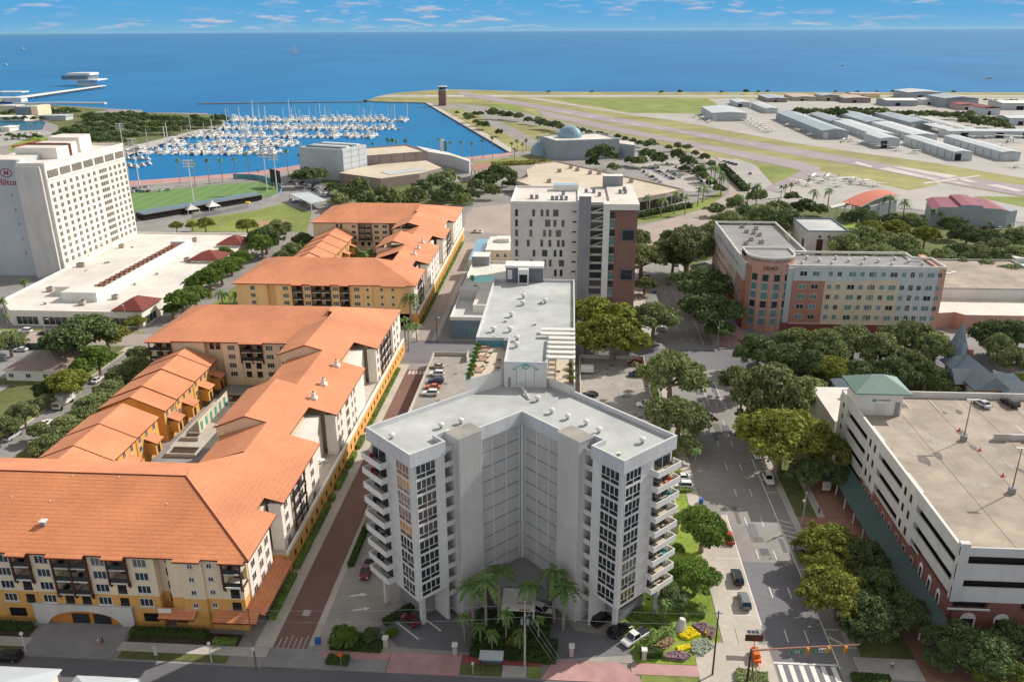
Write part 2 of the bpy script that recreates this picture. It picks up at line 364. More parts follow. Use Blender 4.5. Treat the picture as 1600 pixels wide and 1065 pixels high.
# windows and other repeated parts of one thing: the 100 nearest as parts, the rest as one part
class Parts:
    def __init__(s, parent, name): s.p = parent; s.n = name; s.items = []
    def add(s, mb, key): s.items.append((key, mb)); return mb
    def done(s):
        s.items.sort(key=lambda t: t[0])
        for k, mb in s.items[:99]: mb.build(s.n, s.p)
        rest = s.items[99:]
        if rest:
            big = MB()
            for k, mb in rest:
                i = len(big.v); big.v += mb.v; big.f += [tuple(j + i for j in f) for f in mb.f]; big.fm += [big.mi(mb.mats[q]) for q in mb.fm]
            big.build(s.n, s.p, kind='stuff')
def dist(x, y, z=0): return math.hypot(x, y)
def win(ps, fr, u, z, w, h, glass='glass', frame='white', cols=2, rows=1, d=.07, sill=None, w0=0.0):
    """framed window standing d proud of the wall plane w0"""
    mb = MB(); t = .09 if w < 3 else .14
    mb.box(u, u + w, w0 + .004, w0 + d * .5, z, z + h, glass, fr=fr)
    mb.box(u - t, u, w0 + .002, w0 + d, z - t, z + h + t, frame, fr=fr); mb.box(u + w, u + w + t, w0 + .002, w0 + d, z - t, z + h + t, frame, fr=fr)
    mb.box(u, u + w, w0 + .002, w0 + d, z - t, z, frame, fr=fr); mb.box(u, u + w, w0 + .002, w0 + d, z + h, z + h + t, frame, fr=fr)
    for k in range(1, cols): c = u + w * k / cols; mb.box(c - t / 2, c + t / 2, w0 + .006, w0 + d * .9, z, z + h, frame, fr=fr)
    for k in range(1, rows): c = z + h * k / rows; mb.box(u, u + w, w0 + .008, w0 + d * .85, c - t / 2, c + t / 2, frame, fr=fr)
    if sill: mb.box(u - .2, u + w + .2, w0 + .002, w0 + .2, z - t - .12, z - t - .002, sill, fr=fr)
    x, y, _ = fr(u, 0, 0); ps.add(mb, dist(x, y)); return mb
# ---------------------------------------------------------------- ground, water, roads
def sheet(name, poly, z, mat, px=True):
    P = [G(*p) for p in poly] if px else poly
    mb = MB(); mb.prism(P, z - .3 if z > .09 else z - .015, z, mat)
    return mb.build(name, kind='structure')
def rect(name, x0, x1, y0, y1, z, mat): return sheet(name, [(x0, y0), (x1, y0), (x1, y1), (x0, y1)], z, mat, False)
MB().face([(-60000, -2000, -1.5), (60000, -2000, -1.5), (60000, 90000, -1.5), (-60000, 90000, -1.5)], 'sea_water').build('sea', kind='structure')
coast = [(-260, 176), (0, 163), (60, 163), (128, 167), (172, 170), (222, 172), (227, 180), (240, 176), (322, 177), (352, 186), (352, 194), (300, 206), (240, 228), (192, 241), (200, 262), (202, 283), (300, 276), (400, 268), (505, 252), (735, 245), (797, 238), (765, 219), (665, 160.5), (585, 158.5), (574, 157), (590, 151), (612, 146), (690, 139.5), (760, 141), (830, 143.5), (1100, 144), (1600, 144.5), (2300, 146)]
P = [G(*p) for p in coast] + [(1400, 300), (700, -30), (-700, -30), (-1100, 500)]
MB().prism(P, -4, 0, 'asphalt_light').build('ground', kind='structure')
sheet('basin_water', [(-60, 197), (0, 189), (72, 190), (66, 203), (0, 205), (-60, 208)], .05, 'basin_water')
# airfield
sheet('airfield_ground', [(586, 158), (577, 156.6), (592, 151.3), (613, 146.4), (690, 140), (760, 141.6), (830, 144), (1100, 144.5), (1600, 145), (2200, 147), (2200, 430), (1620, 338), (1400, 325), (1240, 300), (1205, 291), (1170, 262), (1120, 246), (1050, 232), (880, 190), (830, 178), (770, 167), (720, 163), (667, 160.3)], .06, 'airfield_grass')
sheet('airfield_turf', [(850, 153), (1105, 155), (1120, 164), (1112, 178), (985, 177), (930, 165)], .10, 'grass')
sheet('airfield_turf', [(1186, 257), (1240, 259), (1252, 266), (1212, 287), (1190, 270)], .10, 'grass')
sheet('airfield_turf', [(715, 160), (800, 164), (850, 184), (838, 180), (770, 168)], .10, 'grass')
sheet('apron', [(822, 153.6), (835, 153), (985, 177), (1110, 178), (1122, 163), (1108, 155), (1140, 154), (1600, 153), (2200, 153), (2200, 390), (1600, 279), (1459, 255), (1350, 240), (1247, 225), (1130, 203), (1050, 188), (985, 180)], .14, 'apron')
sheet('runway', [(585, 152), (2200, 151.5), (2200, 149.3), (605, 148.6)], .14, 'apron')
sheet('runway', [(712, 141.5), (800, 157), (1000, 190), (1050, 200), (1200, 224.5), (1350, 250), (1480, 273), (1600, 290), (2000, 362), (2000, 395), (1600, 307), (1459, 283), (1350, 261), (1200, 235), (1050, 206), (950, 191), (800, 163), (720, 150)], .20, 'runway')
sheet('taxiway', [(840, 172), (1050, 216), (1256, 254), (1283, 262), (1279, 269), (1240, 291), (1212, 300), (1190, 297), (1253, 267), (1050, 223), (969, 208), (848, 181)], .20, 'runway')
sheet('apron', [(1150, 248), (1180, 258), (1209, 290), (1282, 268), (1300, 272), (1420, 298), (1466, 289), (1459, 284), (1600, 309), (2000, 396), (2000, 440), (1600, 348), (1420, 326), (1300, 322), (1225, 318), (1160, 300), (1125, 262)], .17, 'apron')
sheet('airfield_turf', [(1520, 307), (1600, 308), (1700, 330), (1600, 324)], .22, 'grass')
for p in ([(1371, 264), (1388, 262), (1470, 281), (1459, 282)], [(1394, 261), (1408, 260.5), (1497, 275.5), (1482, 279)], [(1440, 286), (1530, 274), (1533, 276), (1446, 288)], [(1333, 255), (1340, 253), (1364, 260), (1360, 262)], [(1480, 283), (1500, 285), (1520, 291), (1500, 288)], [(1495, 280), (1510, 280), (1530, 286), (1512, 285)], [(1540, 289), (1560, 289), (1600, 298), (1590, 300)], [(665, 149.3), (725, 149.3), (725, 151), (665, 151)], [(767, 149.3), (790, 149.3), (790, 150.8), (767, 150.8)]):
    sheet('runway_marking', p, .24, 'paint_worn')
for k in range(13):
    x = 880 + k * 36; y = 160 + (x - 800) * .1700; y += .6
    sheet('runway_marking', [(x, y + .7), (x + 12, y + 2.6), (x + 12, y + 3.3), (x, y + 1.4)], .24, 'paint_worn')
# park, museum and waterfront land
sheet('promenade', [(200, 283), (300, 276.5), (400, 268.5), (505, 252.5), (735, 245.4), (797, 238.6), (800, 243), (737, 250), (507, 258), (402, 275), (300, 283), (202, 291)], .06, 'pinkwalk')
sheet('promenade', [(797, 238.4), (765, 219.2), (665, 161), (672, 161), (775, 217), (806, 236)], .08, 'concrete_pale')
sheet('lawn', [(800, 236), (775, 217), (690, 170), (720, 170), (770, 186), (860, 200), (885, 218), (850, 236)], .07, 'airfield_grass')
sheet('road', [(752, 180), (770, 184), (812, 205), (852, 226), (845, 238), (800, 215), (765, 195)], .09, 'asphalt_light')
sheet('park_lawn', [(18, 226), (60, 212), (92, 218), (75, 226), (14, 237)], .07, 'grass_bright')
sheet('park_ground', [(90, 196), (140, 176), (225, 176), (345, 180), (345, 194), (300, 205), (205, 228), (95, 222)], .05, 'lawn_dark')
sheet('quay', [(0, 186), (80, 183), (95, 186), (72, 190), (0, 189)], .07, 'concrete_pale')
sheet('parking_lot', [(195, 232), (300, 205), (345, 194), (340, 200), (240, 230), (200, 243)], .07, 'concrete')
sheet('waterfront_road', [(202, 291), (300, 283), (402, 275), (400, 281), (300, 291), (204, 299)], .05, 'asphalt_light')
sheet('ball_field', [(203, 302), (345, 288), (415, 284), (433, 292), (437, 303), (405, 311), (203, 341)], .08, 'pitch')
sheet('lawn', [(290, 344), (395, 330), (442, 318), (487, 332), (480, 362), (300, 362)], .07, 'grass')
sheet('lawn', [(400, 345), (450, 345), (455, 357), (405, 359)], .09, 'dirt')
sheet('lawn', [(500, 268), (520, 258), (560, 300), (520, 306), (505, 290)], .07, 'lawn_dark')
sheet('parking_lot', [(452, 282), (505, 283), (560, 305), (520, 320), (470, 300)], .06, 'asphalt')
sheet('lawn', [(510, 300), (600, 290), (730, 284), (740, 320), (560, 318)], .08, 'lawn_dark')
sheet('museum_lawn', [(740, 252), (850, 240), (850, 250), (790, 262), (745, 262)], .08, 'airfield_grass')
sheet('parking_lot', [(728, 333), (740, 325), (800, 318), (800, 368), (725, 362)], .06, 'road_pink')
sheet('street', [(724, 372), (800, 376), (800, 392), (722, 388)], .045, 'asphalt_light')
sheet('parking_lot', [(985, 255), (1060, 250), (1110, 272), (1130, 296), (1075, 300), (1030, 285)], .07, 'apron')
sheet('parking_lot', [(1120, 245), (1150, 250), (1200, 290), (1212, 300), (1165, 296), (1140, 272)], .10, 'apron')
sheet('road', [(985, 357), (1040, 344), (1100, 326), (1138, 303), (1140, 288), (1118, 264), (1075, 232), (1088, 230), (1135, 260), (1168, 283), (1178, 303), (1150, 326), (1100, 350), (1062, 366), (1052, 400), (1001, 402), (1012, 372)], .09, 'road_pink')
sheet('lawn', [(985, 335), (1060, 325), (1128, 300), (1132, 305), (1100, 326), (1040, 342), (985, 352)], .08, 'grass')
sheet('park_ground', [(1055, 372), (1180, 318), (1300, 325), (1420, 332), (1700, 372), (1800, 480), (1480, 480), (1460, 420), (1200, 380), (1130, 400), (1060, 420)], .06, 'lawn_dark')
sheet('lawn', [(1290, 352), (1340, 350), (1345, 385), (1292, 388)], .09, 'grass_bright')
sheet('courtyard', [(1305, 375), (1335, 372), (1335, 395), (1300, 398)], .12, 'concrete_pale')
sheet('park_ground', [(-200, 172), (60, 163), (128, 168), (172, 171), (140, 177), (90, 196), (72, 190), (0, 189), (-60, 196), (-300, 215)], .03, 'lawn_dark')
sheet('parking_lot', [(-100, 212), (0, 206), (72, 204), (84, 208), (20, 226), (-100, 240)], .06, 'apron')
# left neighbourhood
rect('street', -146.5, -138.5, 106.4, 262, .03, 'asphalt_light')
rect('street', -330, -60, 252, 263, .04, 'road_pink')
rect('pavement', -149.2, -146.6, 112, 250, .14, 'concrete_pale')
rect('verge', -138.4, -126, 150, 250, .10, 'lawn_dark')
rect('verge', -148.9, -147.2, 130, 246, .17, 'grass')
rect('lawn', -220, -149.2, 150, 251, .05, 'lawn_dark')
rect('parking_lot', -220, -172, 222, 246, .09, 'concrete_grey')
rect('parking_lot', -190, -168, 205, 217, .09, 'concrete_grey')
rect('pavement', -330, -150, 263.2, 266, .14, 'concrete_pale')
rect('verge', -205, -150, 263.8, 265.5, .17, 'grass')
rect('street', -146, -139, 263, 380, .05, 'asphalt_light'); rect('verge', -138.8, -122, 264, 410, .08, 'grass')
# alley and cross streets
rect('front_street', -420, 420, 92.2, 106.4, .03, 'asphalt_dark')
rect('alley', -49.7, -43.8, 106.45, 236, .05, 'brick_paving')
rect('alley', -52.0, -46.4, 262.05, 402, .06, 'road_pink')
rect('cross_street', -59.9, 31, 241.5, 262, .03, 'asphalt')
rect('cross_street', 31.2, 420, 241.6, 258.5, .035, 'asphalt')
rect('pavement', -53, -49.85, 111.0, 240, .12, 'concrete_pale')
rect('pavement', -43.6, -42.4, 112, 236, .12, 'concrete_pale')
rect('pavement', -46.2, -44.2, 262.1, 402, .12, 'concrete')
rect('pavement', -53.8, -52.1, 264, 402, .12, 'concrete_pale')
rect('pavement', -330, -50.1, 108.7, 110.9, .12, 'concrete'); rect('verge', -75.5, -56.5, 107.0, 108.6, .13, 'lawn_dark'); rect('verge', -130, -93, 107.0, 108.6, .13, 'lawn_dark')
rect('planting_bed', -76, -56, 111.1, 113.9, .14, 'mulch'); rect('planting_bed', -130, -94, 111.1, 113.9, .14, 'mulch')
rect('driveway', -93, -76.6, 106.5, 115.5, .14, 'concrete_grey')
rect('pavement', -53, -50, 102, 106.3, .08, 'concrete_pale') if False else None
# first street and its bays
sheet('avenue', [(31, 106.45), (49.6, 106.45), (49.6, 241.4), (31, 241.4)], .04, 'asphalt_light', False)
sheet('avenue', [(31.2, 258.6), (49.8, 258.6), (50.2, 400), (33.5, 400), (31.2, 330)], .04, 'asphalt_light', False)
sheet('avenue', [(36.2, 106.5), (46.7, 106.5), (46.7, 141), (36.2, 141)], .06, 'asphalt', False)  # large shadow across the lower avenue, painted in as darker asphalt
rect('parking_bay', 31.02, 35.9, 121, 158, .06, 'concrete_pale')
rect('pavement', 28.4, 31, 112, 241, .16, 'concrete_pale')
rect('pavement', 26, 31, 262.2, 400, .16, 'concrete'); rect('pavement', 50, 52, 262, 400, .16, 'concrete')
rect('pavement', 52.1, 62, 262.1, 282, .14, 'pinkwalk')
rect('pavement', 49.7, 51.2, 117, 238, .16, 'concrete')
rect('lawn', 51.3, 55.6, 158, 238, .13, 'lawn_dark'); rect('lawn', 51.3, 60, 115, 141, .13, 'lawn_dark')
sheet('plaza', [(51.3, 141.1), (66, 141.1), (66, 158), (51.3, 158)], .12, 'brick_plaza', False)
rect('plaza', 55.7, 66, 158.1, 176, .12, 'brick_plaza'); rect('footpath', 55.7, 57.4, 158, 190, .15, 'concrete')
sheet('plaza', [(60.1, 106.5), (66, 106.5), (66, 141), (60.1, 141)], .12, 'brick_plaza', False)
sheet('plaza', [(66, 106.5), (120, 106.5), (120, 119), (66, 119)], .12, 'brick_plaza', False)
rect('pavement', 49.7, 60, 110, 114.9, .15, 'concrete'); rect('garden_ground', 57.5, 130, 176.2, 241, .07, 'lawn_dark')
sheet('traffic_island', [(47.6, 232), (56, 232), (56, 241.4), (49.9, 241.4)], .18, 'pinkwalk', False)
# markings on the avenue
def mark(x0, x1, y0, y1, z=.085, m='paint_white'): return rect('road_marking', x0, x1, y0, y1, z, m)
mark(35.9, 36.15, 122, 158); mark(46.7, 46.95, 112, 184); mark(46.7, 46.95, 263, 322, .07)
for y in range(118, 236, 12):
    if y > 112: mark(39.7, 39.9, y, y + 3.2); mark(43.2, 43.4, y, y + 3.2)
for y in range(266, 330, 11): mark(39.7, 39.9, y, y + 3); mark(43.2, 43.4, y, y + 3)
for y in (121.6, 127.2, 133.0, 139.0, 168, 174): mark(46.96, 49.5, y, y + .2)
mark(31.1, 35.88, 141.7, 141.9); mark(31.1, 35.88, 124.5, 124.7)
for k in range(6): sheet('road_marking', [(47, 147 + k * 1.9), (49.4, 145.8 + k * 1.9), (49.4, 146.1 + k * 1.9), (47, 147.3 + k * 1.9)], .09, 'paint_white', False)
sheet('road_marking', [(47.1, 119.5), (49.2, 117.6), (49.2, 118.2), (47.1, 120.1)], .09, 'paint_white', False)
mark(36.0, 46.9, 112.6, 113.0); mark(36.0, 46.9, 107.9, 108.2)
for k in range(6): mark(36.6 + k * 1.75, 37.4 + k * 1.75, 108.4, 112.4)
mark(33, 49, 230.6, 231); mark(41, 41.2, 215, 230.5); mark(45, 45.2, 215, 230.5); mark(49.3, 49.5, 195, 230)
for k in range(6): mark(-49.0 + k * .9, -48.86 + k * .9, 110.7 + (k % 2) * .5, 113.6 + (k % 3) * .4, .065, 'paint_worn')
for k in range(5): mark(-48.8 + k * 1.1, -48.2 + k * 1.1, 232.4, 235, .065, 'offwhite')
mark(-47.3, -45.9, 119.6, 121.2, .065, 'concrete')
# forecourt of the apartment tower
sheet('forecourt', [(-43.5, 111.2), (31, 111.2), (31, 165), (-43.5, 236)], .06, 'concrete_stained', False)
sheet('driveway', [G(*p) for p in [(845, 920), (900, 985), (1000, 1000), (1000, 1022), (865, 1030), (620, 1010), (600, 985), (560, 990), (680, 945), (760, 935)]], .09, 'asphalt', False)
rect('driveway_apron', -28.9, -16.6, 106.5, 111.2, .125, 'pinkwalk')
sheet('driveway_apron', [(-3, 106.5), (14.5, 106.5), (10, 111.2), (-1, 111.2)], .125, 'pinkwalk', False)
rect('pavement', -50, -29, 106.5, 111.1, .11, 'concrete_grey'); rect('pavement', -41, -29, 109.2, 111.1, .14, 'pinkwalk')
rect('pavement', -16.5, -3.1, 109.4, 111.4, .13, 'redwalk'); rect('verge', -16.5, -9.6, 106.8, 109.3, .14, 'lawn_dark'); rect('verge', -5.3, -3.1, 106.8, 109.3, .14, 'grass')
rect('pavement', -9.5, -5.4, 106.8, 109.3, .13, 'concrete')
rect('pavement', 12, 30.8, 108.6, 111.2, .14, 'pinkwalk'); rect('verge', 13.5, 23, 106.6, 108.5, .14, 'grass'); rect('pavement', 23.1, 35.9, 106.5, 117, .15, 'concrete_pale')
rect('pavement', 31.1, 34.5, 117, 121, .15, 'concrete_pale')
sheet('lawn', [(13, 111.3), (28, 111.3), (28.3, 125), (28.3, 200), (24.5, 200), (20, 135), (9, 128)], .13, 'grass_bright', False)
sheet('parking_stripe', [(-29.7, 118.8), (-24.9, 114.6), (-24.7, 114.8), (-29.5, 119)], .125, 'paint_white', False)
sheet('parking_stripe', [(-25.9, 121), (-21.3, 117.0), (-21.1, 117.2), (-25.7, 121.2)], .125, 'paint_white', False)
for a in ((560, 930), (565, 952)):
    x, y = G(*a); sheet('road_marking', [(x - 1.6, y - .5), (x + .6, y + .05), (x + .6, y - .35), (x + 1.5, y + .45), (x + .2, y + .8), (x + .4, y + .4), (x - 1.7, y - .2)], .11, 'paint_white', False)

g_ = random.Random(3)
for i in range(34):      # repaired patches and oil marks on the streets
    if i < 20: x, y = g_.uniform(37, 46), g_.uniform(142, 235)
    else: x, y = g_.uniform(-70, 45), g_.uniform(93.5, 105)
    w_, l_ = g_.uniform(.5, 2.2), g_.uniform(1.5, 7); rect('road_patch', x, x + w_, y, y + (l_ if i < 20 else w_), .0655 + i * .0004, g_.choice(['asphalt', 'oil', 'asphalt_dark']))
for i in range(26):
    x, y = g_.uniform(37, 46), g_.uniform(108, 235); r_ = g_.uniform(.3, .36); sheet('manhole_cover', [(x + r_ * math.cos(a * PI / 4), y + r_ * math.sin(a * PI / 4)) for a in range(8)], .087 + i * .0002, 'oil', False) if i < 7 else None
for x0, x1, y0, y1, n in ((-41.5, -36.6, 205, 239, 13), (-26, -21, 205, 239, 13), (4.9, 9.6, 200, 240, 15), (19.4, 24.2, 200, 240, 15)):
    for k in range(n + 1): y = y0 + (y1 - y0) * k / n; mark(x0, x1, y, y + .12, 3.006, 'paint_worn')
for i in range(30):
    x, y = (g_.uniform(-41, -22) if i % 2 else g_.uniform(5, 24)), g_.uniform(195, 240); r_ = g_.uniform(.25, .8); sheet('oil_stain', [(x + r_ * math.cos(a) * g_.uniform(.7, 1.2), y + r_ * math.sin(a) * g_.uniform(.7, 1.3)) for a in [2 * PI * q / 9 for q in range(9)]], 3.008 + i * .0003, 'oil', False)
for i in range(40):
    x, y = g_.uniform(72, 112), g_.uniform(126, 182); r_ = g_.uniform(.3, 1.3); sheet('oil_stain', [(x + r_ * math.cos(a) * g_.uniform(.7, 1.2), y + r_ * math.sin(a) * g_.uniform(.9, 2.3)) for a in [2 * PI * q / 9 for q in range(9)]], 17.412 + i * .0004, g_.choice(['oil', 'concrete_stained', 'concrete_stained']), False)
for k in range(9): mark(69 + k * 0, 71.5, 128 + k * 5.2, 128.12 + k * 5.2, 17.44, 'paint_worn')
for k in range(14): x = 76 + k * 2.75; mark(x, x + .12, 150, 155, 17.44, 'paint_worn'); mark(x, x + .12, 157.4, 162.4, 17.44, 'paint_worn')
for x in range(68, 132, 9): rect('deck_joint', x, x + .08, 122, 184, 17.43, 'oil')
# ---------------------------------------------------------------- the grey V-shaped apartment tower
def letters(txt, fr, u, w, z, size, mat, parent, name='lettering'):
    cu = bpy.data.curves.new(name, 'FONT'); cu.body = txt; cu.size = size; cu.extrude = .06; cu.align_x = 'CENTER'; cu.materials.append(MATS[mat])
    o = bpy.data.objects.new(name, cu); col.objects.link(o)
    p = Vector(fr(u, w, z)); U = Vector((fr.u[0], fr.u[1], 0)); n_ = Vector((fr.n[0], fr.n[1], 0))
    m = Matrix((U, Vector((0, 0, 1)), n_)).transposed().to_4x4(); m.translation = p
    o.matrix_world = m
    me = bpy.data.meshes.new_from_object(o); me.transform(m); bpy.data.objects.remove(o)
    return link(name, me, parent)
VENT = {}
def vent(kind, parent, x, y, z, s=1.0, rz=0.0, name='roof_vent'):
    if kind not in VENT:
        mb = MB()
        if kind == 'turbine':
            mb.cyl(0, 0, 0, .55, .32, 'metal', 10); mb.lathe(0, 0, [(.3, .5), (.62, .75), (.66, 1.0), (.5, 1.25), (.05, 1.38)], 'offwhite', 12)
        elif kind == 'unit':
            mb.box(-.9, .9, -.7, .7, .15, 1.25, 'tan'); mb.box(-.8, .8, -.6, .6, 1.26, 1.36, 'mid_grey'); mb.cyl(.3, 0, 1.37, 1.5, .42, 'metal_dark', 12); mb.box(-.95, -.91, -.6, .6, .3, 1.1, 'metal_dark')
        elif kind == 'small':
            mb.box(-.3, .3, -.3, .3, 0, .5, 'mid_grey'); mb.box(-.4, .4, -.4, .4, .5, .62, 'offwhite')
        elif kind == 'chimney':
            mb.box(-.9, .9, -.8, .8, -.6, .5, 'warm_white'); mb.box(-.45, .45, -.4, .4, .5, 1.5, 'warm_white'); mb.box(-.6, .6, -.55, .55, 1.5, 1.65, 'offwhite'); mb.cyl(0, 0, 1.65, 2.0, .22, 'metal_dark', 8)
        elif kind == 'cooler':
            mb.box(-.5, .5, -.5, .5, .1, 1.0, 'mid_grey'); mb.cyl(0, 0, 1.0, 1.1, .4, 'black', 12)
        VENT[kind] = mb.build(name, parent); VENT[kind].location = (0, 0, 0); o = VENT[kind]
    else:
        o = bpy.data.objects.new(name, VENT[kind].data); col.objects.link(o); o.parent = parent; o.matrix_parent_inverse = parent.matrix_basis.inverted()
    o.location = (x, y, z); o.rotation_euler = (0, 0, rz); o.scale = (s, s, s); return o

T = thing('apartment_tower', 'pale grey V-shaped apartment tower with white stacked balconies in the centre', 'apartment tower', (-7.5, 132, 0))
CX0, CY0, q2 = -7.5, 132.0, math.sqrt(.5)
def wp(sd, t, s): return (CX0 + sd * q2 * (t + s), CY0 + q2 * (s - t))
def wpoly(sd, t0, t1, s0, s1): return [wp(sd, t0, s0), wp(sd, t1, s0), wp(sd, t1, s1), wp(sd, t0, s1)]
FL0, FH, NF = 7.9, 2.9, 9
body = MB(); core = MB()
for sd in (1, -1):
    body.prism(wpoly(sd, 17.0, 23.7, .5, 12.8), 7.3, 34.0, 'facade_grey')
    body.prism(wpoly(sd, 15.0, 16.998, 3.4, 12.8), 3.5, 34.0, 'light_grey')
    body.prism(wpoly(sd, -6.8, 14.998, 1.2, 12.798), 5.6, 34.002, 'facade_grey')
    core.prism(wpoly(sd, -5, 20.5, 4.5, 11.5), 0, 7.29, 'mid_grey')
    core.prism(wpoly(sd, 17.02, 17.5, .6, 5.5), 0, 7.29, 'offwhite'); core.prism(wpoly(sd, 20.9, 21.8, 2.6, 3.2), 0, 7.29, 'offwhite'); core.prism(wpoly(sd, 22.6, 23.4, 11.9, 12.5), 0, 7.29, 'offwhite')
    core.prism(wpoly(sd, 20.52, 20.7, 5, 11), 3.2, 6.4, 'recess')
body.build('walls', T); core.build('undercroft', T)
out = [wp(1, 0, 0)] + [wp(1, *p) for p in ((15.0, 0), (15.0, 2.9), (17, 2.9), (17, 0), (24.2, 0), (24.2, 13.3), (-7.2, 13.3))] + [wp(-1, *p) for p in ((-7.2, 13.3), (24.2, 13.3), (24.2, 0), (17, 0), (17, 2.9), (15.0, 2.9), (15.0, 0))]
MB().prism(out, 34.004, 35.6, 'parapet', 'roof_grey').build('roof', T)
MB().ring(out, .35, 35.601, 36.5, 'parapet').build('parapet', T)
for sd in (1, -1):
    b = MB(); b.prism(wpoly(sd, 9.9, 14.998, -.7, .48), 0, 36.3, 'light_grey'); b.prism(wpoly(sd, 9.9, 10.2, .482, 2.9), 0, 36.3, 'light_grey'); b.prism(wpoly(sd, 9.8, 15.1, -.8, 2.6), 36.302, 36.6, 'white', 'concrete_stained')
    fr = Fr(*wp(sd, 9.9 if sd > 0 else 14.998, -.7), q2, -sd * q2)
    for k in range(1, 17):     # fine vertical fluting of the stair tower
        b.box(k * .305, k * .305 + .1, .002, .07, .3, 36.2, 'facade_grey', fr=fr)
    b.build('stair_tower', T)
    pl = MB()
    for k in range(11):
        z = 5.0 + k * FH; pl.prism(wpoly(sd, 15.02, 16.95, .6, 3.38), z, z + .16, 'offwhite')
        pl.prism(wpoly(sd, 15.02, 16.95, .6, .72), z + .162, z + 1.0, 'light_grey')
    pl.prism(wpoly(sd, 15.02, 15.2, .3, 3.3), .0, 34, 'facade_grey')
    pl.build('stair_landings', T)
    # lattice screen between the stair tower and the inner corner
    sc_ = MB(); sc_.prism(wpoly(sd, -.55, 9.85, .7, 1.15), 5.25, 34.0, 'light_grey')
    for t in (.0, 3.2, 6.4, 9.6): sc_.prism(wpoly(sd, t, t + .22, .52, .698), 6.2, 34.0, 'white')
    for k in range(NF + 1):
        z = FL0 + k * FH - .3
        if z < 33: sc_.prism(wpoly(sd, .16, 9.6, .6, .697), z, z + .16, 'mid_grey')
        if k < NF:
            for t in (.16, 3.36, 6.56):
                for j in range(1, 12): sc_.prism(wpoly(sd, t + j * .26, t + j * .26 + .06, .64, .696), z + .16, z + FH - .02, 'facade_grey')
    sc_.build('lattice_screen', T)
    ps = Parts(T, 'window_bay')
    fi = Fr(*(wp(1, 17, .5) if sd > 0 else wp(-1, 23.7, .5)), q2, -sd * q2)    # inner face of the prow block
    fo = Fr(*(wp(1, 23.7, .5) if sd > 0 else wp(-1, 23.7, 12.8)), q2, sd * q2)   # outer face
    for k in range(NF):
        z = FL0 + k * FH
        for fr, u0, wd in ((fi, 2.1 if sd > 0 else .8, 3.9), (fo, .6 if sd > 0 else 8.0, 3.7)):
            gl = 'glass'
            if sd < 0 and fr is fo: gl = 'glass_amber' if k in (7, 4) else 'glass_brown' if k in (8, 6, 5) else 'glass'
            mb = MB(); mb.box(u0, u0 + wd, .01, .05, z + .98, z + 2.56, gl, fr=fr); mb.box(u0, u0 + wd, .01, .05, z + .1, z + .86, 'glass_brown' if gl == 'glass_amber' else gl, fr=fr)
            for c in range(5): mb.box(u0 + c * wd / 4 - .05, u0 + c * wd / 4 + .05, .0, .14, z + .9, z + 2.5, 'white', fr=fr)
            for c in (0, 2, 4): mb.box(u0 + c * wd / 4 - .05, u0 + c * wd / 4 + .05, .0, .14, z + .0, z + .898, 'white', fr=fr)
            mb.box(u0 - .1, u0 + wd + .1, .001, .12, z + .88, z + .98, 'white', fr=fr); mb.box(u0 - .1, u0 + wd + .1, .0, .13, z + 2.56, z + 2.76, 'white', fr=fr); mb.box(u0 - .1, u0 + wd + .1, .0, .125, z - .06, z + .1, 'white', fr=fr)
            x, y, _ = fr(0, 0, 0); ps.add(mb, dist(x, y))
    ps.done()
    for k in range(NF):
        z = FL0 + k * FH - .1
        b = MB(); t0, t1, s0, s1 = 23.702, 25.45, 7.3, 13.3
        b.prism(wpoly(sd, t0, t1, s0, s1), z, z + .18, 'white', 'deck_beige' if sd > 0 else 'light_grey')
        b.prism(wpoly(sd, t1 - .15, t1, s0, s1), z + .182, z + 1.15, 'white'); b.prism(wpoly(sd, t0, t1 - .151, s0, s0 + .15), z + .182, z + 1.15, 'white'); b.prism(wpoly(sd, t0, t1 - .151, s1 - .15, s1), z + .182, z + 1.15, 'white')
        bal = b.build('balcony', T)
        dr = MB(); dr.prism(wpoly(sd, t0 + .004, t0 + .06, 8.2, 12.3), z + .2, z + 2.3, 'glass'); dr.prism(wpoly(sd, t0 + .004, t0 + .09, 10.2, 10.3), z + .2, z + 2.3, 'white'); dr.build('door', bal)
        if k % 2 == (0 if sd > 0 else 1) or k > 6:
            f_ = MB(); f2 = MB(); m_ = ('wood', 'orange', 'teal', 'cloth_dark')[(k * 3) % 4] if sd > 0 else ('brand_red' if k > 6 else 'metal_dark')
            x, y = wp(sd, 24.7, 9.2 + (k % 3)); f_.box(x - .4, x + .4, y - .4, y + .4, z + .65, z + .72, m_); f_.cyl(x, y, z + .18, z + .65, .06, m_, 6)
            x, y = wp(sd, 24.5, 11.6); f2.box(x - .3, x + .3, y - .3, y + .3, z + .2, z + .62, m_); f2.box(x - .3, x + .3, y + .22, y + .3, z + .62, z + 1.15, m_)
            f_.build('table', bal); f2.build('chair', bal)
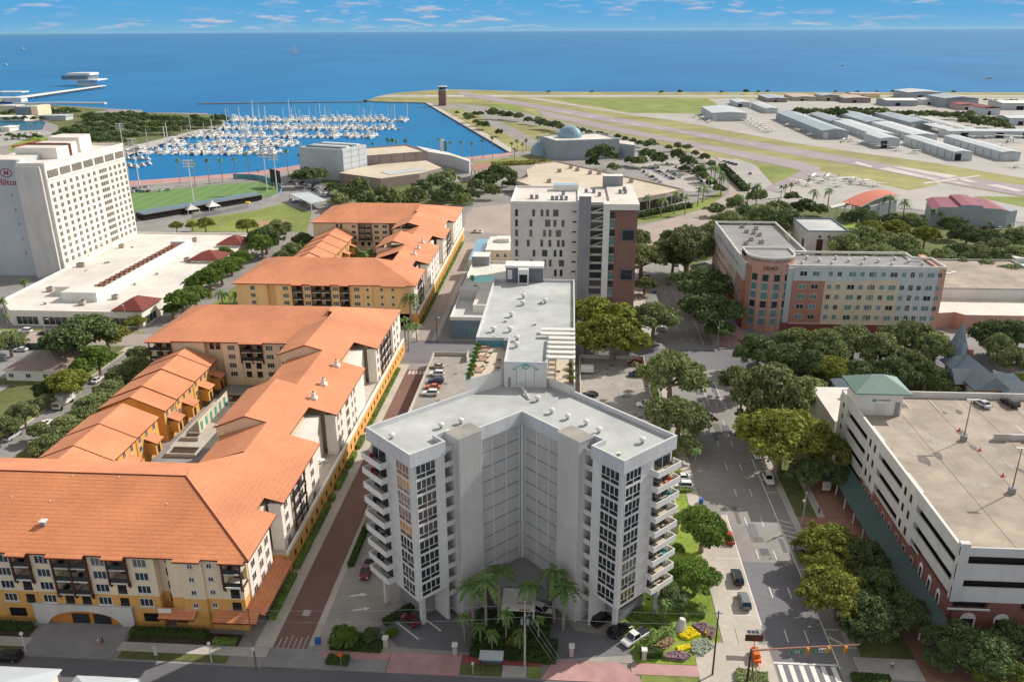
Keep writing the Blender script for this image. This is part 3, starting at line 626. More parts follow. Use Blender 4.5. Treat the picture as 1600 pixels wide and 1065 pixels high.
# rear wing, penthouse, roof terraces
NK = [(-18.5, 157.6), (-11.7, 157.6), (-11.7, 144.6), (-3.45, 144.6), (-3.45, 157.6), (1.95, 157.6), (1.95, 200.4), (-18.5, 200.4)]
rw = MB(); rw.prism(NK, 0, 40.2, 'facade_grey', 'roof_grey')
rw.build('rear_wing', T)
MB().ring(NK, .3, 40.201, 40.85, 'parapet').build('parapet', T)
cp = MB(); cp.box(-7.72, -7.28, 132.45, 132.9, 5.3, 34.0, 'white'); cp.build('corner_column', T)
tb = MB(); tb.prism([(-18.5, 139.6), (-11.71, 145.6), (-11.71, 157.59), (-18.5, 157.59)], 0, 38.9, 'facade_grey', 'deck_beige'); tb.box(-18.5, -18.3, 140.0, 157.5, 38.901, 39.7, 'teal'); tb.box(-18.2, -11.75, 157.3, 157.58, 38.91, 40.15, 'teal_wall'); tb.box(-12.6, -11.75, 155.6, 157.25, 38.91, 41.0, 'mid_grey')
tb.build('roof_terrace', T)
tb = MB(); tb.prism([(-3.44, 145.6), (1.95, 141), (1.95, 157.59), (-3.44, 157.59)], 0, 37.4, 'facade_grey', 'deck_beige'); tb.box(1.7, 1.95, 141.4, 157.5, 37.401, 38.3, 'offwhite'); tb.build('roof_terrace', T)
pg = MB()
for k in range(7): pg.box(-3.4 if k < 5 else -5.2, 1.95, 146.2 + k * 2.6, 147.6 + k * 2.6, 40.92, 41.2, 'offwhite')
for x in (-3.2, 1.7): pg.box(x, x + .2, 146.2, 163, 40.86, 40.915, 'offwhite')
pg.box(1.45, 1.65, 146.3, 146.5, 37.41, 40.85, 'offwhite'); pg.box(-3.3, -3.1, 146.3, 146.5, 37.41, 40.85, 'offwhite'); pg.build('pergola', T)
fr = Fr(-11.9, 144.6, 1, 0); em = MB()
em.box(2.6, 2.68, .01, .04, 35.8, 39.3, 'teal', fr=fr); em.box(6.0, 6.08, .01, .04, 35.8, 39.3, 'teal', fr=fr); em.box(4.3, 4.36, .01, .03, 35.8, 39.0, 'teal', fr=fr)
pts = [fr(4.34 + 2.1 * math.cos(a), .05, 39.2 + 1.0 * math.sin(a) * (1 if math.sin(a) > .35 else .8)) for a in [PI * k / 16 for k in range(17)]]
em.tube(pts, .06, .06, 5, 'teal'); em.tube([fr(4.34 + .62 * math.cos(a), .06, 39.9 + .5 * math.sin(a)) for a in [2 * PI * k / 16 for k in range(17)]], .08, .08, 5, 'teal'); em.tube([fr(3.95, .06, 39.65), fr(4.3, .06, 39.95), fr(4.7, .06, 40.05)], .07, .04, 5, 'teal')
for s_ in (-1, 1): em.tube([fr(4.34 + s_ * 1.7, .05, 39.3), fr(4.34 + s_ * 2.5, .05, 39.5), fr(4.34 + s_ * 2.2, .05, 39.15)], .06, .03, 5, 'teal')
em.box(1.0, 1.5, .01, .05, 35.7, 37.6, 'mid_grey', fr=fr); em.build('emblem', T)
# machine room and cooling cabinet at the back of the roof
mr_ = MB(); mr_.box(-15.4, -6.0, 199.6, 204, 40.25, 43.9, 'dark_grey'); mr_.box(-15.6, -5.8, 199.4, 204.2, 43.91, 44.5, 'white'); mr_.box(-12.2, -9.6, 197.4, 199.58, 40.25, 44.1, 'offwhite'); mr_.box(-11.9, -9.9, 197.32, 197.39, 40.7, 42.8, 'black'); mr_.box(-15.0, -13.8, 199.5, 199.59, 41, 43.4, 'white'); mr_.build('machine_room', T)
la = MB()
for s_ in (-.25, .25): la.tube([(-8.6 + s_, 144.3, 36.6), (-6.6 + s_, 138.8, 35.75)], .04, .04, 5, 'offwhite')
la.tube([(-8.6, 144.3, 36.5), (-6.6, 138.8, 35.72)], .25, .25, 4, 'light_grey'); la.build('roof_walkway', T)
for (px, py) in ((862, 641), (887, 650), (916, 659), (936, 671), (1004, 687), (612, 680), (689, 664), (720, 657), (840, 622)):
    x, y = G(px, py, 36.2); vent('turbine', T, x, y, 35.6, .85)
for (px, py) in ((818, 462), (817, 473), (799, 491), (797, 514), (808, 528), (807, 538), (852, 470), (771, 514)):
    x, y = G(px, py, 40.8); vent('turbine', T, x, y, 40.2, .95)
for (px, py) in ((967, 707), (772, 524), (760, 545), (845, 471), (830, 556), (700, 672), (836, 505), (790, 500)):
    z = 35.6 if py > 600 or px > 900 else 40.2; x, y = G(px, py, z + .4)
    if y > 159 or z < 37: vent('small', T, x, y, z, .8)
# entrance lobby in the crook of the V
en = MB(); en.prism([wp(-1, 8.4, 1.4), wp(-1, 8.4, -1.5), (-7.5, 124.5), wp(1, 8.4, -1.5), wp(1, 8.4, 1.4), (-7.5, 134.4)], 0, 5.2, 'concrete_grey', 'concrete_grey')
en.box(-10.5, -4.5, 118.5, 124.2, 3.9, 4.4, 'offwhite'); en.box(-10.4, -10.1, 118.6, 118.9, 0, 3.9, 'offwhite'); en.box(-4.9, -4.6, 118.6, 118.9, 0, 3.9, 'offwhite'); en.box(-9.3, -5.7, 124.3, 124.45, .1, 3.2, 'glass')
en.build('entrance_lobby', T)
# ---------------------------------------------------------------- tile-roofed apartment blocks
ZF = [12.75, 10.0, 7.25, 4.5]
def plane(mb, poly, f, m, th=.3, edge='eave'):
    a = sum(poly[k][0] * poly[(k + 1) % len(poly)][1] - poly[(k + 1) % len(poly)][0] * poly[k][1] for k in range(len(poly)))
    if a < 0: poly = poly[::-1]
    t = [(x, y, f(x, y)) for x, y in poly]; b = [(x, y, f(x, y) - th) for x, y in poly]
    mb.face(t, m); mb.face(b[::-1], edge)
    for k in range(len(t)):
        j = (k + 1) % len(t); mb.face([b[k], b[j], t[j], t[k]], edge)
def wallbox(mb, fr, u0, u1, w0, w1, zb, zc, zt, lo, up_):
    if zb < zc: mb.box(u0, u1, w0, w1, zb, zc, lo, fr=fr)
    mb.box(u0, u1, w0, w1, max(zb, zc) + .001, zt, up_, fr=fr)
def facade(T, ps, bs, fr, segs, D=2.2, zt=15.0, zb=0, zc=6.6, up_='cream', lo='ochre', det=2):
    wl = MB()
    for sg in segs:
        u0, u1, kd = sg[:3]; o = sg[3] if len(sg) > 3 else {}
        if kd == 'w':
            p = o.get('p', 0); wallbox(wl, fr, u0 + .002, u1 - .002, -D, p, zb, zc, o.get('zt', zt), o.get('lo', lo), o.get('up', up_))
            for (du, wd, ht, fls, nc, *gl) in o.get('win', []):
                for k in fls: win(ps, fr, u0 + du, ZF[k] - ht * .5 + .75, wd, ht, gl[0] if gl else 'glass', 'white', nc, 1, sill='offwhite' if det > 1 else None, w0=p)
        elif kd == 'r':
            p = o.get('p', -D + .5); wallbox(wl, fr, u0 + .002, u1 - .002, -D - 1, p, zb, zc, zt, lo, up_)
            for (du, wd, ht, fls, nc, *gl) in o.get('win', []):
                for k in fls: win(ps, fr, u0 + du, ZF[k] - ht * .5 + .75, wd, ht, 'glass', 'timber', nc, 1, w0=p)
        elif kd == 'b':
            nf, nc = o.get('nf', 2), o.get('nc', 1); zl = ZF[nf - 1] - .55
            wallbox(wl, fr, u0 + .002, u1 - .002, -D, -.01, zb, min(zc, zl - .4), zl - .35, lo, up_) if zl - .35 > zc else wl.box(u0 + .002, u1 - .002, -D, -.01, zb, zl - .35, lo, fr=fr)
            wl.box(u0 - .002, u1 + .002, -D - .4, -D - .02, zl - .4, zt, 'peach', fr=fr)
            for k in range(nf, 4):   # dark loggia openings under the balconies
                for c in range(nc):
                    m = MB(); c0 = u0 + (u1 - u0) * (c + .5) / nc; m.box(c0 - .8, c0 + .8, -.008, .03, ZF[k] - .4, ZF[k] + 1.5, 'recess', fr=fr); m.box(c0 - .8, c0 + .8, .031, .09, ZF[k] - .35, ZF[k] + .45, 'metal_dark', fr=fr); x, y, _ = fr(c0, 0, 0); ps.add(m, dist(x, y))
            fm = MB()
            for c in range(nc + 1):
                c0 = u0 + (u1 - u0) * c / nc; fm.box(c0 - .16, c0 + .16, .35, .67, zl - .5, zt + .05, 'timber', fr=fr)
                fm.box(c0 - .12, c0 + .12, -.01, .349, zl - 1.0, zl - .5, 'timber', fr=fr)
                if c in (0, nc): fm.box(c0 - .1, c0 + .1, -D, .34, zl - .42, zl - .12, 'timber', fr=fr)
            fm.build('balcony_frame', T)
            for k in range(nf):
                for c in range(nc):
                    a, b_ = u0 + (u1 - u0) * c / nc + .18, u0 + (u1 - u0) * (c + 1) / nc - .18; z = ZF[k] - .5
                    m = MB(); m.box(a, b_, -D, .6, z - .2, z, 'offwhite' if k % 2 else 'light_grey', fr=fr); m.box(a, b_, .45, .52, z + .85, z + .95, 'metal_dark', fr=fr); m.box(a, b_, .46, .50, z + .1, z + .849, 'metal_dark', fr=fr)
                    m.box(a + .5, b_ - .6, -D + .01, -D + .07, z + .05, z + 2.0, 'glass', fr=fr)
                    if (k + c) % 2 == 0: m.box(a + .3, a + .9, -D + .9, -D + 1.5, z + .01, z + .7, 'cloth_dark', fr=fr)
                    x, y, _ = fr(a, 0, 0); bs.add(m, dist(x, y))
    wl.build('walls', T)
A3 = lambda du=.7, f=(0, 1, 2, 3): (du, 2.3, 1.5, f, 3)
S = .28
def complex_block(T, parts):
    pass
T = thing('condo_block', 'orange tile-roofed condominium block with ochre base and arched garage entrance', 'condominium block', (-80, 115, 0))
ps, bs = Parts(T, 'window'), Parts(T, 'balcony')
# front wing, facing the street
core = MB(); core.box(-140, -57.6, 117.5, 146.0, 0, 15.0, 'cream'); core.box(-76.5, -61.0, 146.01, 217.9, 0, 15.2, 'cream'); core.box(-60.99, -57.7, 133, 155, 4.6, 15.0, 'cream'); core.box(-60.99, -56.7, 174.5, 197.6, 4.6, 15, 'cream'); core.box(-60.99, -56.7, 217.5, 247.6, 4.6, 15, 'cream')
core.box(-122.5, -57.7, 220.4, 248.9, 0, 15.0, 'cream'); core.build('core_walls', T)
fr = Fr(-140, 115.2, 1, 0); X = lambda x: x + 140
facade(T, ps, bs, fr, [
    (X(-140), X(-121), 'w', dict(win=[A3(2), A3(8), A3(14)])), (X(-121), X(-115), 'b', dict(nf=3, nc=2)), (X(-115), X(-102), 'w', dict(win=[A3(2), A3(8)])),
    (X(-102), X(-96.6), 'w', dict(win=[A3(2.2)])), (X(-96.6), X(-93.4), 'b', dict(nf=2, nc=1)), (X(-93.4), X(-89.2), 'w', dict(win=[(.9, 2.3, 1.5, (0, 1, 2, 3), 3)])),
    (X(-89.2), X(-83.0), 'b', dict(nf=3, nc=2)), (X(-83.0), X(-79.2), 'w', dict(win=[(.8, 2.3, 1.5, (0, 1, 2, 3), 3)])), (X(-79.2), X(-75.8), 'b', dict(nf=2, nc=1)),
    (X(-75.8), X(-70.9), 'w', dict(win=[(1.2, 2.3, 1.5, (0, 1, 2, 3), 3)])), (X(-70.9), X(-68.6), 'r', dict(p=-1.6, win=[(1.2, .9, 1.4, (0, 1, 2, 3), 2)])),
    (X(-68.6), X(-66.3), 'w', dict(up='cream')), (X(-66.3), X(-62.2), 'w', dict(p=.35, win=[(1.6, .8, .8, (0, 1, 2, 3), 2)])),
    (X(-62.2), X(-58.6), 'w', dict(win=[(.8, .8, .8, (0, 1, 2, 3), 2)])), (X(-58.6), X(-55.4), 'b', dict(nf=2, nc=1))])
# ground floor: tiled awnings, dark openings, arched entrance
gd = MB()
plane(gd, [(-70.9, 113.2), (-64.3, 113.2), (-64.3, 115.18), (-70.9, 115.18)], lambda x, y: 3.4 + .45 * (y - 113.2), 'tile_roof'); plane(gd, [(-61.0, 113.0), (-53.0, 113.0), (-53.0, 115.18), (-61.0, 115.18)], lambda x, y: 3.3 + .45 * (y - 113.0), 'tile_roof')
plane(gd, [(-55.38, 115.2), (-52.2, 115.2), (-52.2, 131), (-55.38, 131)], lambda x, y: 3.35 + .4 * (-52.2 - x), 'tile_roof'); gd.box(-70.9, -68.5, 113.8, 113.95, 4.2, 5.1, 'warm_white')
gd.build('awning', T)
for x0, x1 in ((-99.5, -96.5), (-74.4, -71.8), (-68.4, -65.6), (-61.6, -59.2), (-58.2, -56.4)):
    m = MB(); m.box(x0, x1, 115.05, 115.19, 1.2, 2.9, 'black'); m.box(x0, x1, 115.0, 115.049, 2.0, 2.1, 'metal_dark'); ps.add(m, 100)
ar = MB(); n = 18; xa, xb = -94.6, -76.2
top = 4.3
for k in range(n):
    a0, a1 = xa + (xb - xa) * k / n, xa + (xb - xa) * (k + 1) / n
    h = lambda x: max(0.05, 3.1 * math.sqrt(max(0, 1 - ((x - (xa + xb) / 2) / 6.9) ** 2)) if abs(x - (xa + xb) / 2) < 6.9 else .05)
    P = [(a0, 114.6, h(a0)), (a1, 114.6, h(a1)), (a1, 114.6, top), (a0, 114.6, top)]; Q = [(x, 115.15, z) for x, y, z in P]
    ar.face(P, 'light_grey'); ar.face(Q[::-1], 'light_grey'); ar.face([P[3], P[2], Q[2], Q[3]], 'light_grey'); ar.face([P[0], Q[0], Q[1], P[1]], 'ochre_deep')
ar.build('entrance_arch', T)
gm = MB()
gm.box(-91.4, -79.4, 115.16, 115.196, .05, 2.9, 'ochre_deep')
for x in (-88.0, -84.0): gm.box(x, x + 3.2, 115.1, 115.155, .06, 2.2, 'metal_dark')
gm.build('garage_door', T)
# alley side: podium and stepped wings
fr = Fr(-54.2, 115.2, 0, 1); Y = lambda y: y - 115.2
pod = MB(); pod.box(-60.9, -53.2, 131.5, 250.3, 0, 4.5, 'ochre', 'concrete_pale'); pod.box(-53.6, -53.1, 131.4, 250.4, 4.501, 5.3, 'warm_white'); pod.build('podium', T)
op = Parts(T, 'grille')
for k in range(31):
    y = 135 + k * 3.7; m = MB(); m.box(-53.195, -53.12, y, y + .75, 2.0, 3.2, 'recess'); m.box(-53.119, -53.08, y, y + .1, 2.0, 3.2, 'timber'); op.add(m, y)
op.done()
W4 = lambda du, wd=1.6, nc=2: (du, wd, 1.7, (0, 1, 2, 3), nc, 'glass_brown')
facade(T, ps, bs, fr, [(Y(118.2), Y(122), 'w', dict(p=-1.2, win=[(1.2, 1.5, 1.5, (0, 1, 2, 3), 2)])), (Y(122), Y(129), 'w', dict(p=-1.2, win=[W4(1), W4(4.2)]))], D=3.4, zb=0, zc=.5, up_='warm_white')
facade(T, ps, bs, fr, [(Y(129), Y(133), 'r', dict(p=-3)), (Y(133), Y(139), 'w', dict(win=[W4(1.6, 1.8)])), (Y(139), Y(146), 'b', dict(nf=4, nc=2)), (Y(146), Y(157), 'w', dict(win=[W4(1.2, .9, 1), W4(5.5, 1.9)])),
    (Y(157), Y(172), 'r', dict(p=-6.6, win=[(3, 1.3, 1.7, (0, 1, 2, 3), 2), (8, 1.3, 1.7, (0, 1, 2, 3), 2)])), (Y(172), Y(200), 'w', dict(win=[W4(1.6, 1.1), W4(4.2, 1.1), (9.2, 2.6, 2.0, (0, 1, 2, 3), 1, 'glass_brown'), W4(14.6, 1.1), W4(17.2, 1.1)])),
    (Y(200), Y(215), 'r', dict(p=-6.6, win=[(3, 1.3, 1.7, (0, 1, 2, 3), 2), (8, 1.3, 1.7, (0, 1, 2, 3), 2)])), (Y(215), Y(220), 'w', dict(win=[W4(1.2)])), (Y(220), Y(232), 'b', dict(nf=4, nc=3)), (Y(232), Y(238), 'r', dict(p=-1.5)), (Y(238), Y(250), 'w', dict(win=[W4(1.6), W4(6)]))], D=2.5, zb=4.51, zc=4.52, up_='warm_white')
# courtyard faces
fr = Fr(-122.5, 218, 1, 0); X2 = lambda x: x + 122.5
facade(T, ps, bs, fr, [(X2(-122.5), X2(-116), 'b', dict(nf=2, nc=2)), (X2(-116), X2(-106), 'w', {}), (X2(-106), X2(-100.4), 'r', dict(p=-1.6, win=[(1, 1.2, 2.4, (0,), 1), (2.8, 1.2, 2.4, (0,), 1)])), (X2(-100.4), X2(-95), 'w', dict(p=.3, win=[(1.6, 2, 1.4, (0, 1, 2, 3), 3)])),
    (X2(-95), X2(-88.5), 'b', dict(nf=2, nc=2)), (X2(-88.5), X2(-80), 'w', dict(win=[(1, 2, 1.4, (0, 1, 2, 3), 3), (5.2, 2, 1.4, (0, 1, 2, 3), 3)])), (X2(-80), X2(-76.6), 'b', dict(nf=3, nc=1))], zc=1.5)
ps.done(); bs.done()
# roofs
rf = MB(); zf = lambda x, y: 15.3 + S * (y - 114.4); ze = lambda x, y: 15.3 + S * (-53.5 - x)
RY = 133.0; zr = zf(0, RY)
plane(rf, [(-141, 114.4), (-53.5, 114.4), (-53.5 - (RY - 114.4), RY), (-141, RY)], zf, 'tile_roof')
for a, b_ in ((-140, -116), (-121.3, -114.7), (-96.9, -93.2), (-89.5, -82.8), (-79.5, -75.6)): plane(rf, [(a, 113.6), (b_, 113.6), (b_, 114.4), (a, 114.4)], zf, 'tile_roof')
for a, b_ in ((-66.8, -62.0), (-58.8, -54.3)): plane(rf, [(a, 113.7), (b_, 113.7), (b_, 114.4), (a, 114.4)], zf, 'tile_roof')
zb_ = lambda x, y: zr - .36 * (y - RY)
plane(rf, [(-141, RY), (-72.1, RY), (-67.4, 146.6), (-141, 146.6)], zb_, 'tile_roof_plain')
def east(mb, y0, y1, xr, xe, sh=0): plane(mb, [(xr, y0), (xe, y0), (xe, y1), (xr, y1)], ze, 'tile_roof_plain')
plane(rf, [(-53.5, 114.4), (-53.5, 129), (-66, 129), (-66, 133), (-72.1, RY)], ze, 'tile_roof_plain')
rf.tube([(-53.5, 114.4, 15.36), (-72.1, 133, 20.56)], .14, .14, 5, 'eave', False); rf.tube([(-72.1, 133, 20.56), (-140, 133, 20.56)], .14, .14, 5, 'eave', False)
east(rf, 129, 133, -66, -57.2); east(rf, 133, 157.5, -66, -53.5); east(rf, 157.5, 171.6, -66, -60.2); east(rf, 171.6, 200.3, -66, -53.5); east(rf, 200.3, 214.7, -66, -60.2); east(rf, 214.7, 232, -66, -53.5); plane(rf, [(-66, 232), (-53.5, 232), (-53.5, 250), (-72.3, 236.2), (-72.3, 232)], ze, 'tile_roof_plain')
plane(rf, [(-72.1, 133), (-66, 133), (-66, 146), (-72.1, 138)], ze, 'tile_roof_plain')
def west(mb, y0, y1, xr, xe, zl):
    zt_ = ze(xr, 0); k = (zt_ - zl) / (xr - xe); plane(mb, [(xe, y0), (xr, y0), (xr, y1), (xe, y1)], lambda x, y: zt_ - k * (xr - x), 'tile_roof_plain')
west(rf, 146.7, 160, -66, -76.5, 15.4); west(rf, 160, 181, -71, -78.5, 17.2); plane(rf, [(-71, 160), (-66, 160), (-66, 181), (-71, 181)], ze, 'tile_roof_plain')
west(rf, 181, 204, -66, -76.5, 15.6); west(rf, 204, 226, -71, -79, 17.2); plane(rf, [(-71, 204), (-66, 204), (-66, 232), (-71, 232)], ze, 'tile_roof_plain')
zf2 = lambda x, y: 15.3 + S * (y - 217.4)
plane(rf, [(-123.5, 217.4), (-72.3, 217.4), (-72.3, 236.2), (-111.5, 236.2)], zf2, 'tile_roof_plain'); plane(rf, [(-123.5, 217.4), (-111.5, 236.2), (-123.5, 250.4)], lambda x, y: 15.3 + .44 * (x + 123.5), 'tile_roof_plain')
plane(rf, [(-111.5, 236.2), (-72.3, 236.2), (-53.5, 250.4), (-123.5, 250.4)], lambda x, y: 20.56 - .37 * (y - 236.2), 'tile_roof_plain')
for a, b_ in ((-123.4, -115.6), (-95.3, -88.2), (-80.3, -76)): plane(rf, [(a, 216.7), (b_, 216.7), (b_, 217.4), (a, 217.4)], zf2, 'tile_roof_plain')
rf.build('roof', T)
gw = MB(); gw2 = MB()
gw.box(-78, -66.5, 160.3, 160.6, 15.0, 17.6, 'cream'); gw.box(-78, -77.7, 160.6, 180.7, 12, 16.9, 'cream'); gw2.box(-78, -66.5, 204.3, 204.6, 15, 17.6, 'cream'); gw2.box(-78.3, -78, 204.6, 217.8, 10, 16.9, 'cream')
gw.face([(-78, 160.45, 17.5), (-66.4, 160.45, 17.5), (-66.4, 160.45, 18.6), (-71, 160.45, 19.9)], 'cream'); gw2.face([(-78, 204.45, 17.5), (-66.4, 204.45, 17.5), (-66.4, 204.45, 18.6), (-71, 204.45, 19.9)], 'cream')
gw.build('gable_wall', T); gw2.build('gable_wall', T)
for y in (176.3, 184.6, 196.8): vent('chimney', T, -60.4, y, ze(-60.4, 0), .95, name='chimney')
x, y = G(67, 812, 18); vent('small', T, x, y, zf(0, y), 1.5)
for a in [(40, 745), (86, 752), (118, 763), (190, 765), (80, 790), (276, 758), (228, 757), (262, 795), (20, 785), (330, 720)]:
    x, y = G(*a, 17.5)
    if y < RY and x < -72: vent('small', T, x, y, zf(0, y) - .1, .35)
for (x, y) in ((-58.5, 163), (-57, 168), (-58.8, 160), (-57.5, 206), (-58.5, 210)):
    f_ = MB(); f_.cyl(x, y, 4.5, 5.2, .08, 'metal_dark', 6); f_.cyl(x, y, 5.2, 5.26, .7, 'offwhite', 10)
    for q in range(3): a = q * 2.1; f_.box(x + 1.1 * math.cos(a) - .25, x + 1.1 * math.cos(a) + .25, y + 1.1 * math.sin(a) - .25, y + 1.1 * math.sin(a) + .25, 4.9, 5.0, 'offwhite')
    f_.build('terrace_table', T)

# second block farther up the alley
T = thing('condo_block', 'second orange tile-roofed condominium block beyond the cross street with a palm courtyard', 'condominium block', (-85, 276, 0))
ps, bs = Parts(T, 'window'), Parts(T, 'balcony')
core = MB(); core.box(-119.5, -57.6, 279.0, 309.0, 0, 15.0, 'cream'); core.box(-75, -61.0, 309.01, 376, 0, 15.0, 'cream'); core.box(-121, -57, 378.9, 414, 0, 15, 'cream'); core.build('core_walls', T)
facade(T, ps, bs, Fr(-119.5, 276.8, 1, 0), [(0, 3, 'w', {}), (3, 11.5, 'w', dict(win=[(2.4, 1.6, 1.4, (0, 1, 2, 3), 3)])), (11.5, 14.5, 'r', dict(p=-1.6)), (14.5, 21, 'w', dict(win=[(2.8, 2, 1.4, (0, 1, 2, 3), 3)])), (21, 24.5, 'b', dict(nf=3)), (24.5, 28, 'w', dict(win=[(.8, 2, 1.4, (0, 1, 2, 3), 3)])),
    (28, 34.8, 'b', dict(nf=3, nc=2)), (34.8, 38.4, 'w', dict(win=[(.8, 2, 1.4, (0, 1, 2, 3), 3)])), (38.4, 41.6, 'b', dict(nf=3)), (41.6, 47, 'w', dict(win=[(1.8, 2, 1.4, (0, 1, 2, 3), 3)])), (47, 50, 'w', dict(p=.4, win=[(1, .9, 1, (0, 1, 2, 3), 1)])), (50, 64, 'w', dict(win=[(3, .9, 1, (0, 1, 2, 3), 1), (7, .9, 1, (0, 1, 2, 3), 1)]))], zc=.5, up_='peach')
facade(T, ps, bs, Fr(-121, 376.8, 1, 0), [(0, 10, 'w', {}), (10, 17, 'w', dict(win=[(1, 1.2, 2.2, (0, 1), 1), (3, 1.2, 2.2, (0, 1), 1)])), (17, 22, 'w', dict(p=.4, win=[(1.8, 1.8, 1.3, (0, 1, 2, 3), 2)])), (22, 28, 'b', dict(nf=3, nc=2)), (28, 37, 'w', dict(win=[(1.5, 2, 1.3, (0, 1, 2, 3), 2), (5.5, 2, 1.3, (0, 1, 2, 3), 2)])), (37, 45, 'b', dict(nf=3, nc=2))], zc=.5, up_='cream')
pod = MB(); pod.box(-60.9, -53.2, 276.8, 412, 0, 4.5, 'ochre', 'concrete_pale'); pod.box(-53.6, -53.1, 276.7, 412.1, 4.501, 5.3, 'warm_white'); pod.build('podium', T)
op = Parts(T, 'grille')
for k in range(30):
    y = 279 + k * 4.3; m = MB(); m.box(-53.195, -53.12, y, y + 1.1, 1.4, 3.2, 'recess'); m.box(-53.119, -53.08, y, y + .12, 1.4, 3.2, 'timber'); op.add(m, y)
op.done()
fr = Fr(-54.2, 276.8, 0, 1); Y = lambda y: y - 276.8
facade(T, ps, bs, fr, [(Y(276.8), Y(283), 'w', dict(win=[W4(2)])), (Y(283), Y(292), 'b', dict(nf=4, nc=2)), (Y(292), Y(297), 'w', dict(win=[W4(1.6)])), (Y(297), Y(305), 'r', dict(p=-5)), (Y(305), Y(334), 'w', dict(win=[W4(2, 1.1), W4(5, 1.1), W4(11), W4(17, 1.1), W4(20, 1.1), W4(25, 1.1)])), (Y(334), Y(346), 'r', dict(p=-5)), (Y(346), Y(356), 'w', dict(win=[W4(2), W4(6)])), (Y(356), Y(366), 'b', dict(nf=4, nc=2)), (Y(366), Y(380), 'r', dict(p=-3)), (Y(380), Y(412), 'w', dict(win=[W4(3), W4(8), W4(14), W4(20), W4(26)]))], D=2.8, zb=4.51, zc=4.52, up_='warm_white')
ps.done(); bs.done()
rf = MB(); z1 = lambda x, y: 15.3 + S * (y - 276); z2 = lambda x, y: 15.3 + S * (y - 376)
plane(rf, [(-120.5, 276), (-53.5, 276), (-72, 294.5), (-109, 294.5)], z1, 'tile_roof_plain'); plane(rf, [(-120.5, 276), (-109, 294.5), (-120.5, 311)], lambda x, y: 15.3 + .45 * (x + 120.5), 'tile_roof_plain'); plane(rf, [(-109, 294.5), (-72, 294.5), (-68, 311), (-120.5, 311)], lambda x, y: 20.48 - .32 * (y - 294.5), 'tile_roof_plain')
for a, b_ in ((-98.7, -94.8), (-91.8, -84.5), (-81.3, -77.7), (-66, -57)): plane(rf, [(a, 275.3), (b_, 275.3), (b_, 276), (a, 276)], z1, 'tile_roof_plain')
plane(rf, [(-53.5, 276), (-53.5, 297), (-66, 297), (-72, 294.5)], ze, 'tile_roof_plain'); east(rf, 297, 305, -66, -58.6); east(rf, 305, 334, -66, -53.5); east(rf, 334, 346, -66, -58.6); east(rf, 346, 366, -66, -53.5); east(rf, 366, 380, -66, -56.6); plane(rf, [(-66, 380), (-53.5, 380), (-53.5, 415), (-72, 396), (-72, 380)], ze, 'tile_roof_plain')
west(rf, 311, 322, -66, -76.5, 15.4); west(rf, 322, 340, -71, -78.5, 17.0); plane(rf, [(-71, 322), (-66, 322), (-66, 340), (-71, 340)], ze, 'tile_roof_plain'); west(rf, 340, 356, -66, -76, 15.4); west(rf, 356, 378, -71, -79, 17.0); plane(rf, [(-71, 356), (-66, 356), (-66, 380), (-71, 380)], ze, 'tile_roof_plain')
plane(rf, [(-122, 376), (-72, 376), (-72, 396), (-108, 396)], z2, 'tile_roof_plain'); plane(rf, [(-122, 376), (-108, 396), (-122, 415)], lambda x, y: 15.3 + .4 * (x + 122), 'tile_roof_plain'); plane(rf, [(-108, 396), (-72, 396), (-53.5, 415), (-122, 415)], lambda x, y: 20.9 - .29 * (y - 396), 'tile_roof_plain')
rf.build('roof', T)
gw = MB(); gw2 = MB(); gw.box(-78, -66.5, 322.3, 322.6, 15, 17.2, 'cream'); gw2.box(-78, -66.5, 356.3, 356.6, 15, 17.2, 'cream'); gw.box(-78, -77.7, 322.6, 339.7, 11, 16.6, 'cream'); gw2.box(-78.4, -78.1, 356.6, 377, 11, 16.6, 'cream'); gw.build('gable_wall', T); gw2.build('gable_wall', T)
for y in (312, 321, 331): vent('chimney', T, -60.4, y, ze(-60.4, 0), .95, name='chimney')

